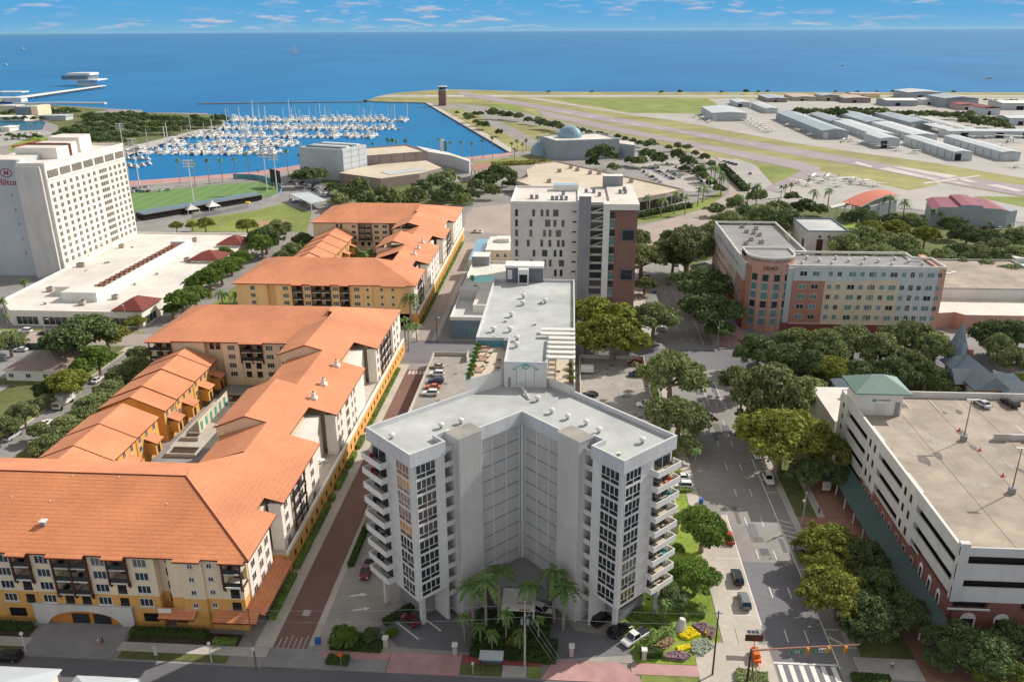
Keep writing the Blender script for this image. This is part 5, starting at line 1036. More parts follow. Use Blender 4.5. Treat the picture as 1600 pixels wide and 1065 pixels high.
for x in (2.4, 8.0, 13.6, 19.2, 25):
    m = MB(); m.box(x, x + 2.6, .01, .1, 1.6, 4.6, 'white', fr=frs)
    for j in range(8): a0, a1 = PI * j / 8, PI * (j + 1) / 8; m.face([frs(x + 1.3, .06, 4.6), frs(x + 1.3 + 1.3 * math.cos(a0), .06, 4.6 + 1.2 * math.sin(a0)), frs(x + 1.3 + 1.3 * math.cos(a1), .06, 4.6 + 1.2 * math.sin(a1))], 'white')
    m.box(x + .35, x + 2.25, .101, .15, 1.9, 4.6, 'glass', fr=frs); ps.add(m, 90)
ps.done()
b = MB(); b.box(X0, X0 + .5, Y0, 176, 18.901, 18.95, 'white'); b.box(X1 - .5, X1, Y0, Y1, 17.4, 18.9, 'garage_wall'); b.build('parapet', T)
b = MB(); b.prism([(60.6, 119), (X0 - .02, 119), (X0 - .02, 171), (61.4, 171)], 3.0, 3.2, 'green_awning'); 
b2 = MB(); plane(b2, [(62.2, 118.4), (X0 - .12, 118.4), (X0 - .12, 171), (62.2, 171)], lambda x, y: 3.4 + .36 * (x - 62.2), 'green_awning', .15, 'green_awning'); b2.build('green_awning', T)
for y in range(120, 172, 6): MB().cyl(62.6, y, 0, 3.3, .16, 'offwhite', 8).build('awning_post', T)
b = MB(); b.box(66.9, 76.4, 174.2, 182.4, 17.41, 22.6, 'offwhite'); b.box(66.2, 76.9, 179, 183, 22.61, 22.9, 'offwhite'); b.build('stair_pavilion', T)
b = MB(); b.hip(65.4, 78.0, 173.2, 183.4, 23.2, 2.7, 'green_roof', (1, 1), .3, 'green_roof'); b.build('pavilion_roof', T)
b = MB(); fr = Fr(66.9, 174.2, 1, 0); b.box(3.6, 6.0, .01, .05, 17.5, 20.4, 'light_grey', fr=fr); b.box(8.0, 9.1, .01, .05, 17.5, 20.8, 'mid_grey', fr=fr); b.box(2.8, 3.8, .01, .06, 20.8, 21.5, 'teal', fr=fr); b.box(4.2, 6.8, .01, .06, 21.0, 21.4, 'mid_grey', fr=fr); b.build('pavilion_door', T)
b = MB(); b.box(92, 132, 163.4, 163.9, 17.41, 18.7, 'light_grey'); 
for k in range(6): b.box(92 + k * 6.6, 95 + k * 6.6, 162.9, 163.39, 17.41, 19.0, 'concrete')
b.build('ramp_wall', T)
b = MB(); b.box(88.6, 132, 135.5, 136.1, 17.41, 19.0, 'light_grey'); b.box(88.6, 89.2, 127, 135.4, 17.41, 19.0, 'light_grey'); b.build('ramp_wall', T)
for i, (x0, x1, y0, y1) in enumerate(((100, 100.2, 166, 171), (96, 96.2, 150, 160), (104, 104.2, 140, 152))): mark(x0, x1, y0, y1, 17.45, 'offwhite' if i < 2 else 'paint_yellow')
for k in range(9): mark(74 + k * 6.2, 74.15 + k * 6.2, 177.6, 184, 17.45, 'offwhite')

# ---------------------------------------------------------------- decks, pool building and small blocks beside the alley
def deck(label, x0, x1, y0, y1, z, loc):
    T = thing('parking_deck', label, 'parking deck', loc); b = MB(); b.box(x0, x1, y0, y1, 0, z, 'tan', 'concrete_stained'); b.build('slab', T); b = MB(); b.ring([(x0, y0), (x1, y0), (x1, y1), (x0, y1)], .3, z + .001, z + 1.2, 'concrete_pale'); b.build('parapet', T); return T
deck('raised parking deck with four cars beside the brick alley', -42.0, -19.2, 147, 241.3, 3.0, (-30, 200, 0))
deck('raised parking deck with scattered cars right of the tower, walled on the street side', 4.4, 24.6, 150, 241.4, 3.0, (14, 200, 0))
b = MB(); b.box(-30.9, -30.6, 236, 241, 3.01, 5.0, 'concrete_pale'); tag(b.build('garden_wall'), 'short beige wall stub at the far corner of the left parking deck', 'wall')
T = thing('pool_house', 'dark teal-grey building with a recessed white roof terrace beside the alley', 'pool house', (-33, 280, 0))
b = MB(); b.box(-40, -19, 265, 293, 0, 6.6, 'blue_grey', 'light_grey'); b.build('walls', T); MB().ring([(-40, 265), (-19, 265), (-19, 293), (-40, 293)], .3, 6.601, 7.8, 'offwhite').build('parapet', T)
b = MB(); b.box(-39.7, -33, 288.4, 292.6, 6.61, 10.4, 'light_grey'); b.box(-32.9, -19.4, 273, 292.6, 6.61, 9.6, 'offwhite', 'white_roof'); b.build('upper_storey', T)
ps = Parts(T, 'window'); win(ps, Fr(-40, 265, 1, 0), 5, 1.5, 4.5, 2.4, 'glass_teal', 'mid_grey', 3); win(ps, Fr(-32.9, 292, 0, -1), 14, 7.2, 1.4, 1.8, 'glass', 'mid_grey', 1); ps.done()
T = thing('pool_deck', 'pool terrace with a kidney-shaped turquoise pool behind the grey rear wing', 'pool terrace', (-34, 325, 0))
b = MB(); b.box(-41, -21.6, 293.1, 345, 0, 5.0, 'light_grey', 'offwhite'); b.build('slab', T)
x, y = G(755, 435, 5.3); b = MB(); b.prism([(x + 5.6 * math.cos(a) * (1 + .12 * math.cos(3 * a)), y + 5.2 * math.sin(a)) for a in [2 * PI * k / 24 for k in range(24)]], 5.0, 5.12, 'pool'); b.build('pool', T)
b = MB(); b.ring([(x + 6.1 * math.cos(a) * (1 + .12 * math.cos(3 * a)), y + 5.7 * math.sin(a)) for a in [2 * PI * k / 24 for k in range(24)]], .4, 5.0, 5.2, 'white'); b.build('pool_coping', T)
MB().ring([(-41, 293.1), (-21.6, 293.1), (-21.6, 345), (-41, 345)], .3, 5.01, 6.1, 'offwhite').build('parapet', T)
b = MB(); b.box(-41, -33.5, 341, 349, 0, 9.0, 'mid_grey', 'white'); b.build('pavilion', T)
T = thing('villa_block', 'cream flat-roofed block with white roof box between the alley and the white slab tower', 'apartment block', (-26, 372, 0))
b = MB(); b.box(-37, -22.2, 358, 384, 0, 7.6, 'cream', 'offwhite'); b.box(-33, -27, 372, 378, 7.61, 9.4, 'white'); b.build('walls', T); ps = Parts(T, 'window'); fr = Fr(-37, 358, 1, 0)
for u in (1.5, 5, 8.5, 11.5): win(ps, fr, u, 4.4, 1.3, 1.4)
ps.done()
T = thing('glass_roof_hall', 'long low hall with a pale green glazed roof along the alley', 'hall', (-42, 372, 0)); MB().box(-44, -38.5, 352, 391, 0, 4.6, 'offwhite', 'glass_blue').build('walls', T)

# ---------------------------------------------------------------- waterfront: theatre, museum, arena
def rot_block(name, label, cat, p0, p1, depth, z0, z1, wall, roof, base=None, extra=None):
    """block whose front roof edge runs from pixel p0 to p1 at height z1"""
    a, c = Vector(G(*p0, z1)), Vector(G(*p1, z1)); d = (c - a).normalized(); n_ = Vector((-d.y, d.x))
    poly = [tuple(a), tuple(c), tuple(c + n_ * depth), tuple(a + n_ * depth)]
    return poly, Fr(a.x, a.y, d.x, d.y), (c - a).length
T = thing('theatre', 'pale panelled theatre with a tall windowless fly tower on the waterfront', 'theatre', (-140, 600, 0))
pl, fr, L_ = rot_block('', '', '', (535, 234), (572, 226), 38, 0, 22, '', '')
b = MB(); b.prism(pl, 0, 22, 'hangar_white', 'roof_grey')
for k in range(5): b.box(0, L_, .01, .1, 3.8 + k * 4, 4.0 + k * 4, 'mid_grey', fr=fr)
for u in (L_ * .33, L_ * .66): b.box(u, u + .25, .01, .1, 0, 22, 'mid_grey', fr=fr)
b.build('fly_tower', T); b = MB()
for k in range(4): b.box(3 + k * 6.4, 6.4 + k * 6.4, -34, -3, 22.01, 23.0, 'white' if k % 2 else 'blue_grey', fr=fr)
b.build('roof_monitor', T)
pl, fr, L_ = rot_block('', '', '', (573, 245), (668, 238), 45, 0, 13, '', ''); b = MB(); b.prism(pl, 0, 13, 'tan_dark', 'deck_beige')
for k in range(1, 5): b.box(L_ * k / 5, L_ * k / 5 + .25, .01, .1, 0, 13, 'recess', fr=fr)
b.build('auditorium', T); MB().ring(pl, .6, 13.01, 13.9, 'tan_dark').build('parapet', T)
b = MB(); b.prism([G(530, 270, 7), G(595, 279, 7), G(655, 271, 7), G(690, 262, 7), G(655, 246, 7), G(560, 262, 7)], 0, 7, 'tan_dark', 'deck_beige'); b.build('foyer', T)
a, c = Vector(G(595, 270, 7)), Vector(G(652, 263, 7)); fr = Fr(a.x, a.y, c.x - a.x, c.y - a.y); L_ = (c - a).length; b = MB(); b.box(0, L_, 0, 12, 5.0, 7.4, 'hangar_white', fr=fr); b.box(0, L_, 0, 10, 0, 4.9, 'recess', fr=fr)
for k in range(14): b.box(.5 + k * L_ / 14, 1.0 + k * L_ / 14, 12.0, 12.2, .2, 6.8, 'white', fr=fr)
b.build('entrance_colonnade', T)
b = MB(); b.prism([G(668, 237, 9), G(706, 243, 9), G(733, 252, 9), G(735, 250, 9), G(700, 238, 9), G(650, 228, 9)], 0, 9, 'hangar_white', 'offwhite'); b.build('east_wing', T)
b = MB()
for k in range(5):
    x, y = G(737 + k * 5.4, 281 - k * 1.5); b.box(x - .5, x + .5, y - .5, y + .5, 0, 7.5, 'cream')
P_ = [G(735, 260, 7.6), G(765, 255, 7.6), G(770, 262, 7.6), G(742, 268, 7.6)]; b.prism(P_, 7.51, 8.2, 'tan', 'brick_plaza'); b.build('arcade', T)
T = thing('museum', 'light grey box museum with a blue-green glass dome on its roof', 'museum', (15, 705, 0))
p0 = G(843, 213, 15); p1 = G(869, 221, 15); p2 = G(968, 218, 15); p3 = G(935, 209, 15); b = MB(); b.prism([p0, p1, p2, p3], 0, 15, 'hangar_wall', 'white_roof'); b.build('walls', T); MB().ring([p0, p1, p2, p3], .6, 15.01, 15.8, 'hangar_white').build('parapet', T)
x, y = G(892, 214, 15); b = MB(); b.lathe(x - 1, y, [(10.5 * math.cos(t), 15.1 + 9.4 * math.sin(t)) for t in [PI / 2 * k / 7 for k in range(8)]], 'glass_dome', 16); b.build('glass_dome', T)
x, y = G(848, 243); b = MB(); b.lathe(x, y + 6, [(11 * math.cos(t), .1 + 12 * math.sin(t)) for t in [PI / 2 * k / 7 for k in range(8)]], 'glass_dome', 18); b.build('glass_dome', T)
b = MB(); b.prism([G(968, 224, 11), G(992, 227, 11), G(990, 222, 11), G(965, 219, 11)], 0, 11, 'hangar_wall', 'white_roof'); b.build('side_wing', T)
T = thing('arena_garage', 'wide low garage with a large beige roof terrace behind the white slab tower', 'parking garage', (20, 550, 0))
pl = [G(*a, 7) for a in ((870, 253), (1068, 297), (1040, 304), (990, 313), (930, 316), (860, 303), (806, 284), (825, 278), (822, 268), (838, 257))]
b = MB(); b.prism(pl, 5.2, 7, 'tan', 'deck_beige'); b.build('roof_deck', T); MB().ring(pl, .5, 7.01, 7.9, 'tan').build('parapet', T)
b = MB(); b.ring(pl, 3, 0, 5.19, 'recess'); b.build('lower_level', T)
b = MB()
for k in range(24):
    i = k * len(pl) / 24; a, c = Vector(pl[int(i) % len(pl)]), Vector(pl[(int(i) + 1) % len(pl)]); p = a.lerp(c, i - int(i)); b.box(p.x - .4, p.x + .4, p.y - .4, p.y + .4, 0, 5.1, 'concrete')
b.build('columns', T)
for a in ((922, 271), (936, 271), (874, 268), (902, 266), (986, 284), (985, 300), (858, 284), (892, 262)): x, y = G(*a, 7.5); vent('unit', T, x, y, 7.0, 1.6, name='air_conditioner')
# control tower, terminal, hangars
T = thing('control_tower', 'brown airport control tower with a white-rimmed cab at the tip of the airfield', 'control tower', (-182, 1206, 0))
b = MB(); b.box(-187, -176.5, 1202, 1212, 0, 20.5, 'brick_brown'); b.box(-188, -175.5, 1201.5, 1212.5, 20.51, 21.6, 'hangar_white'); b.build('shaft', T)
b = MB(); b.lathe(-181.7, 1207, [(5.0, 21.6), (6.4, 25.4)], 'glass', 8); b.lathe(-181.7, 1207, [(6.8, 25.4), (6.8, 26.3), (.1, 26.5)], 'white', 8); b.build('cab', T)
T = thing('airport_terminal', 'airport terminal with a sweeping orange-red wave roof and white posts', 'airport terminal', (175, 485, 0))
b = MB(); n = 10; A0, A1, B0, B1 = [Vector(G(*a, 9)) for a in ((1315, 316), (1345, 323), (1384, 298), (1406, 307))]
for k in range(n):
    t0, t1 = k / n, (k + 1) / n; hz = lambda t: 9 + 2.6 * math.sin(t * PI * .9)
    q = [A0.lerp(B0, t0), A1.lerp(B1, t0), A1.lerp(B1, t1), A0.lerp(B0, t1)]; zz_ = [hz(t0), hz(t0), hz(t1), hz(t1)]
    b.face([(p.x, p.y, z) for p, z in zip(q, zz_)], 'terminal_red'); b.face([(p.x, p.y, z - .5) for p, z in list(zip(q, zz_))[::-1]], 'white'); b.face([(q[1].x, q[1].y, zz_[1] - .5), (q[2].x, q[2].y, zz_[2] - .5), (q[2].x, q[2].y, zz_[2]), (q[1].x, q[1].y, zz_[1])], 'white')
b.build('wave_roof', T)
b = MB(); b.prism([tuple(A0.lerp(B0, .3)), tuple(A1.lerp(B1, .25)), tuple(A1.lerp(B1, .95)), tuple(A0.lerp(B0, .95))], 0, 7.6, 'hangar_wall', 'offwhite'); b.build('walls', T)
b = MB(); c0, c1 = Vector(G(1297, 323, 8)), Vector(G(1333, 318, 8)); b.tube([(c0.x, c0.y, 7.4), (c1.x, c1.y, 8.6)], 1.2, 1.2, 4, 'white')
for t in (0, .33, .66, 1): p = c0.lerp(c1, t); b.cyl(p.x, p.y, 0, 7.6, .5, 'white', 6)
for t in (0, .5): p = A1.lerp(B1, t); b.cyl(p.x, p.y, 0, 8.6, .5, 'white', 6)
b.build('entrance_canopy', T)
T = thing('hangar', 'large pale hangar with a stepped crimson roof beside the airport terminal', 'hangar', (212, 462, 0))
pl = [(195, 451.5), (232, 446), (240, 452), (236, 478), (204, 480)]; b = MB(); b.prism(pl, 0, 8.8, 'hangar_wall'); b.build('walls', T)
b = MB(); pts = [(0, 8.9), (.12, 10.2), (.35, 10.4), (.37, 11.6), (.5, 11.9), (.63, 11.6), (.65, 10.4), (.88, 10.2), (1, 8.9)]; A, B, C_, D_ = [Vector(p) for p in ((195, 451.5), (234, 445.8), (238, 478), (203, 480))]
for k in range(len(pts) - 1):
    (t0, z0), (t1, z1) = pts[k], pts[k + 1]; p, q, r_, s_ = A.lerp(B, t0), A.lerp(B, t1), D_.lerp(C_, t1), D_.lerp(C_, t0)
    b.face([(p.x, p.y, z0), (q.x, q.y, z1), (r_.x, r_.y, z1), (s_.x, s_.y, z0)], 'hangar_red'); b.face([(p.x, p.y, 8.7), (q.x, q.y, 8.7), (q.x, q.y, z1), (p.x, p.y, z0)], 'hangar_wall'); b.face([(s_.x, s_.y, 8.7), (s_.x, s_.y, z0), (r_.x, r_.y, z1), (r_.x, r_.y, 8.7)], 'hangar_wall')
b.build('roof', T)
HG = [(243, 268, 828, 1020, 8, 'long blue-grey gabled hangar at the apron edge, leftmost of the long rows', 2), (283, 302, 940, 1025, 6, 'short grey gabled hangar behind the second long row', 2), (286, 308, 818, 950, 6.5, 'white-walled long hangar with many doors behind the small square hangar', 0),
      (317, 343, 925, 1036, 6.5, 'dark-roofed hangar in the back rank, third from the left', 2), (321, 344, 810, 930, 6.5, 'long pale hangar with dark door gaps behind the front pair', 0), (360, 384, 920, 1040, 6.5, 'broad grey hangar with a ridged roof at the back right', 2), (275, 293, 764, 806, 8.5, 'square tall hangar with a bright roof and open doors on the apron', 0),
      (308, 323, 690, 797, 7, 'front white hangar with an open dark bay at its near corner', 0), (345, 360, 690, 800, 7, 'front white hangar farthest right in the pair', 0), (372, 386, 850, 938, 5, 'open-sided aircraft shelter with a thin pale roof', 1), (372, 386, 945, 1030, 5, 'second open-sided aircraft shelter behind the first', 1), (395, 407, 850, 1000, 5, 'narrow aircraft shelter beside the tree belt', 1), (366, 455, 840, 862, 6.5, 'wide white hangar with three dark doorways facing the camera', 3), (165, 205, 997, 1085, 9, 'lone pale hangar on the apron near the grass', 0), (246, 262, 1090, 1180, 6, 'long white-roofed shed behind the parked planes', 0), (228, 246, 1180, 1240, 6, 'small blue-white shed at the back of the apron', 0)]
for i, (x0, x1, y0, y1, h, lab, kd) in enumerate(HG):
    T = thing('hangar', lab, 'hangar', ((x0 + x1) / 2, y0, 0), 'airport hangars'); w_ = MB(); rm = 'hangar_roof' if kd == 2 else 'hangar_white'
    if kd == 1:
        for k in range(8):
            for x in (x0 + .6, x1 - .6): w_.cyl(x, y0 + (y1 - y0) * (k + .5) / 8, 0, h, .3, 'metal', 6)
        w_.build('posts', T); r_ = MB(); r_.hip(x0, x1, y0, y1, h + .4, .9, 'hangar_white', (0, 0), .3, 'hangar_wall'); r_.build('roof', T); continue
    w_.box(x0 + .3, x1 - .3, y0 + .3, y1 - .3, 0, h - .3, 'hangar_white' if kd in (0, 3) else 'hangar_wall'); w_.build('walls', T)
    r_ = MB(); r_.hip(x0, x1, y0, y1, h, 2.2 if kd == 2 else 1.2, rm, (0, 0), .3, 'hangar_wall'); r_.build('roof', T)
    ps = Parts(T, 'hangar_door')
    if kd == 3:
        for k in (12, 45, 70): m = MB(); m.box(k, k + 7, -.29, .1, 0, 5, 'recess', fr=Fr(x0, y0, 1, 0)); ps.add(m, k)
    elif y1 - y0 > 60:
        for k in range(int((y1 - y0) / 14)): m = MB(); m.box(x0 + .15, x0 + .29, y0 + 3 + k * 14, y0 + 4.2 + k * 14, .3, h - 1.4, 'mid_grey'); ps.add(m, k)
        m = MB(); m.box(1.2, 6, -.29, .02, 0, h - 1.5, 'recess' if i in (7,) else 'light_grey', fr=Fr(x0, y0, 1, 0)); ps.add(m, 99)
    else: m = MB(); m.box(1.4, 7, -.29, .02, 0, h - 2, 'metal_dark', fr=Fr(x0, y0, 1, 0)); ps.add(m, 99)
    ps.done()
def far_block(px0, px1, py, h, dep, wall, roof, label, name='warehouse'):
    a, c = G(px0, py), G(px1, py); b = MB(); b.box(a[0], c[0], a[1], a[1] + dep, 0, h, wall, roof); T = thing(name, label, 'warehouse', ((a[0] + c[0]) / 2, a[1], 0), 'sheds along the back of the airport'); b.build('walls', T)
    m = MB(); w_ = (c[0] - a[0]); m.hip(a[0] - .5, c[0] + .5, a[1] - .5, a[1] + dep + .5, h + .6, h * .25, roof, (0, 0)); m.build('roof', T)
    m = MB(); m.box(a[0] + w_ * .3, a[0] + w_ * .45, a[1] - .2, a[1] - .01, 0, h * .6, 'recess'); m.build('door', T)
for a in ((1418, 1470, 155, 9, 60, 'hangar_wall', 'hangar_white', 'grey shed with a white roof beside the far runway'), (1384, 1433, 166, 7, 40, 'hangar_wall', 'white', 'long shed with a very bright white roof before the tree belt'), (1283, 1312, 158, 7, 40, 'tan', 'hangar_roof', 'tan shed left of the dark tree clump by the far runway'), (1320, 1360, 161, 6, 60, 'tan_dark', 'tan', 'brownish low shed among the far compounds'),
          (1475, 1527, 168, 11, 60, 'hangar_wall', 'hangar_roof', 'big arched grey shed near the right end of the airport'), (1535, 1562, 180, 8, 40, 'hangar_white', 'maroon_roof', 'white gabled shed with a maroon roof'), (1498, 1530, 172, 6, 30, 'tan', 'hangar_red', 'low crimson-roofed shed before the arched shed'), (1565, 1640, 172, 8, 40, 'hangar_white', 'white', 'white warehouse at the right edge of the picture'), (1200, 1230, 160, 5, 70, 'tan_dark', 'hangar_roof', 'dark open compound shed behind the hangars'), (1240, 1275, 158, 5, 60, 'tan', 'tan', 'tan flat shed beside the dark compound'), (1440, 1470, 164, 6, 30, 'offwhite', 'hangar_white', 'small white shed between the two bright roofed sheds'), (1330, 1375, 152.5, 5, 30, 'cream', 'tan', 'pale low shed nearest the far runway'),
          (1575, 1625, 196, 7, 30, 'hangar_white', 'hangar_white', 'blue-white shed beside the basin at the right edge')): far_block(*a)
# pier and breakwaters, far left
T = thing('pier', 'long white pier on piles reaching out to an angular pier building', 'pier', (-950, 1500, 0))
b = MB(); e0, e1 = Vector(G(-60, 166, 3)), Vector(G(166, 133.5, 3)); d = (e1 - e0).normalized(); n_ = Vector((-d.y, d.x))
b.prism([tuple(e0), tuple(e1), tuple(e1 + n_ * 9), tuple(e0 + n_ * 26)], 2.0, 3.2, 'white', 'offwhite'); b.build('deck', T); b = MB()
for k in range(46):
    p = e0.lerp(e1, .2 + .8 * k / 46)
    for o_ in (1, 10): q = p + n_ * o_; b.cyl(q.x, q.y, -3, 2.0, 1.0, 'concrete_grey', 6)
b.build('piles', T)
T = thing('pier_head_building', 'angular white pavilion with dark glazed storeys at the head of the pier', 'pavilion', (-1030, 1730, 0))
x, y = G(130, 131, 3); b = MB(); b.box(x - 12, x + 12, y, y + 30, -2, 9, 'white'); b.prism([(x - 26, y - 10), (x + 34, y - 4), (x + 28, y + 45), (x - 20, y + 45)], 9.01, 11, 'white'); b.build('base', T); b = MB(); b.prism([(x - 40, y - 6), (x + 12, y), (x + 12, y + 40), (x - 36, y + 40)], 11.01, 19, 'blue_grey'); b.build('glazed_storey', T)
b = MB(); b.prism([(x - 30, y - 4), (x + 16, y + 2), (x + 14, y + 40), (x - 26, y + 40)], 19.01, 23.5, 'white'); b.build('roof', T)
T = thing('pier_pavilion', 'low white shade canopy on the approach of the pier', 'pavilion', (-900, 1350, 0)); x, y = G(15, 148, 4); MB().box(x - 22, x + 22, y, y + 20, 7, 8.6, 'white').build('roof', T); [MB().cyl(x + i, y + 5, 0, 7, .8, 'offwhite', 6).build('post', T) for i in (-18, 0, 18)]
def jetty(name, label, pts, w_, z, m_):
    b = MB()
    for p, q in zip(pts, pts[1:]):
        a, c = Vector(G(*p)), Vector(G(*q)); d = (c - a).normalized(); n_ = Vector((-d.y, d.x)) * w_; b.prism([tuple(a - n_), tuple(c - n_), tuple(c + n_), tuple(a + n_)], -3, z, m_)
    tag(b.build(name), label, name)
jetty('jetty', 'low pale jetty lined with small boats left of the wooded point', [(20, 162), (90, 160.5), (165, 161)], 3, .8, 'offwhite')
jetty('breakwater', 'dark rock breakwater closing the marina basin', [(309, 161.5), (440, 159.5), (575, 158.3)], 2.5, -.3, 'bark')
T = thing('boathouse', 'teal-grey boathouse with a cream end wall by the small left basin', 'boathouse', (-690, 1023, 0)); x, y = G(26, 184); x2 = G(50, 184)[0]; MB().box(x, x2, y, y + 30, 0, 13, 'blue_grey', 'hangar_roof').build('walls', T); MB().box(x2 + .05, x2 + 9, y + 1, y + 29, 0, 14, 'cream', 'offwhite').build('gable', T)
for i, (a, c, py, h, m_, lab) in enumerate(((-60, 34, 160, 6, 'white', 'low white pavilion roof at the root of the pier'), (2, 28, 176, 8, 'offwhite', 'small pale building at the left edge of the waterfront'), (60, 104, 188.5, 5, 'hangar_white', 'long pale shed roof along the quay of the small basin'), (-40, 40, 189, 4, 'white', 'white quay roof left of the small basin'), (70, 95, 178, 5, 'tan', 'tan kiosk among the trees of the point'), (0, 16, 206, 4, 'white', 'white boat shed by the waterfront car park'))):
    x, y = G(a, py); x2 = G(c, py)[0]; T = thing('waterfront_building', lab, 'building', ((x + x2) / 2, y, 0)); MB().box(x + 1, x2 - 1, y + 1, y + 17, 0, h, m_).build('walls', T); MB().box(x, x2, y, y + 18, h, h + 1, m_).build('roof', T)
# ball field fixtures
T = thing('outfield_fence', 'dark curved outfield fence around the ball field corner', 'fence', (-200, 540, 0)); b = MB(); pts = [(365, 279), (395, 279.5), (415, 283), (434, 290), (441, 298), (437, 306), (418, 315), (388, 325), (345, 334), (300, 342)]
for p, q in zip(pts, pts[1:]): a, c = G(*p), G(*q); b.tube([(a[0], a[1], 1.9), (c[0], c[1], 1.9)], 1.9, 1.9, 4, 'metal_dark', False)
b = MB()
for p, q in zip(pts, pts[1:]):
    a, c = Vector(G(*p)), Vector(G(*q)); n_ = (c - a).normalized(); n_ = Vector((-n_.y, n_.x)) * .15; b.prism([tuple(a - n_), tuple(c - n_), tuple(c + n_), tuple(a + n_)], 0, 3.4 if p[1] < 290 else 2.2, 'teal_wall' if p[1] < 300 else 'mid_grey')
b.build('panels', T)
T = thing('bleachers', 'long dark roofed stand along the near side of the ball field', 'grandstand', (-220, 480, 0)); b = MB(); a, c = Vector(G(225, 345)), Vector(G(410, 313)); d = (c - a).normalized(); n_ = Vector((-d.y, d.x))
b.prism([tuple(a), tuple(c), tuple(c + n_ * 9), tuple(a + n_ * 9)], 0, 3.4, 'recess'); b.build('seating', T); b = MB(); b.prism([tuple(a - n_ * .6), tuple(c - n_ * .6), tuple(c + n_ * 9.6), tuple(a + n_ * 9.6)], 3.41, 4.1, 'mid_grey', 'blue_grey'); b.build('roof', T)
T = thing('scoreboard', 'black scoreboard panel on posts at the corner of the ball field', 'scoreboard', (-200, 550, 0)); a, c = G(425, 291), G(440, 295); b = MB(); fr = Fr(a[0], a[1], c[0] - a[0], c[1] - a[1]); L_ = math.hypot(c[0] - a[0], c[1] - a[1]); b.box(0, L_, 0, .6, 3.5, 12, 'black', fr=fr); b.build('panel', T); [MB().box(u, u + .5, .1, .5, 0, 3.5, 'metal_dark', fr=fr).build('post', T) for u in (1, L_ / 2, L_ - 1.5)]
T = thing('carport', 'white flat canopy on posts between the practice lawn and the parked cars', 'canopy', (-150, 500, 0)); pl = [G(452, 303, 4.6), G(486, 318, 4.6), G(511, 313, 4.6), G(482, 300, 4.6)]; MB().prism(pl, 4.2, 4.7, 'hangar_white').build('roof', T); [MB().cyl(p[0], p[1], 0, 4.2, .25, 'offwhite', 6).build('post', T) for p in pl]
for i, (p, lab) in enumerate((((333, 328), 'white peaked party tent beside the ball field stand, left one'), ((300, 333), 'low grey awning tent behind the ball field stand'))):
    x, y = G(*p); b = MB(); b.lathe(x, y, [(5.2, 2.6), (1.2, 4.6), (.05, 6.2)], 'white' if i == 0 else 'light_grey', 4); T = thing('party_tent', lab, 'tent', (x, y, 0)); b.build('canopy', T); m = MB(); [m.cyl(x + 4.9 * math.cos(q), y + 4.9 * math.sin(q), 0, 2.6, .15, 'offwhite', 5) for q in (0, PI / 2, PI, 1.5 * PI)]; m.build('posts', T)
T = thing('mobile_toilet', 'yellow portable toilet in the row behind the stand', 'portable toilet', G(388, 322) + (0,)); x, y = G(388, 322); MB().box(x - 1.2, x + 1.2, y - 1.2, y + 1.2, 0, 2.6, 'yellow').build('cabin', T); MB().box(x - .6, x + .6, y - 1.26, y - 1.21, .1, 2.2, 'offwhite').build('door', T)
T = thing('monument', 'slim white and teal pylon standing by the sea wall', 'pylon', G(694, 242) + (0,)); x, y = G(694, 242); b = MB(); b.box(x - 3, x - .2, y, y + 2, 0, 13, 'white'); b.box(x, x + 3, y, y + 2, 0, 11.6, 'teal_wall'); b.build('shaft', T)
# ---------------------------------------------------------------- trees
def depth(x, y, z): return (Vector((x, y, z - HCAM))).dot(fw)
def leaf_mesh(name, mat, seed, lobes, n, size, core=True, up=.35):
    """crown of many small leaf clumps spread over overlapping lobes (cx,cy,cz,rx,rz)"""
    g = np.random.default_rng(seed); V = []; vol = np.array([l[3] ** 2 for l in lobes]); pick = g.choice(len(lobes), n, p=vol / vol.sum())
    Lb = np.array(lobes)[pick]; d = g.normal(size=(n, 3)); d /= np.linalg.norm(d, axis=1)[:, None]; d[:, 2] = np.where(d[:, 2] < -.45, -d[:, 2], d[:, 2])
    rr = g.uniform(.55, 1.12, n) ; P = Lb[:, :3] + d * np.stack([Lb[:, 3], Lb[:, 3], Lb[:, 4]], 1) * rr[:, None]
    nn = d * .6 + g.normal(size=(n, 3)) * .75; nn[:, 2] += up; nn /= np.linalg.norm(nn, axis=1)[:, None]
    a = np.cross(nn, g.normal(size=(n, 3))); a /= np.linalg.norm(a, axis=1)[:, None]; b = np.cross(nn, a)
    s = size * g.uniform(.6, 1.35, n)[:, None]; k = g.uniform(.55, .9, n)[:, None]
    V = np.stack([P - a * s - b * s * k * .4, P + a * s * .3 - b * s * k, P + a * s + b * s * k * .3, P - a * s * .2 + b * s * k], 1).reshape(-1, 3)
    me = bpy.data.meshes.new(name); me.vertices.add(len(V)); me.vertices.foreach_set('co', V.ravel()); me.loops.add(4 * n); me.loops.foreach_set('vertex_index', np.arange(4 * n)); me.polygons.add(n); me.polygons.foreach_set('loop_start', np.arange(0, 4 * n, 4)); me.polygons.foreach_set('loop_total', np.full(n, 4)); me.update(calc_edges=True)
    me.materials.append(MATS[mat]); return me
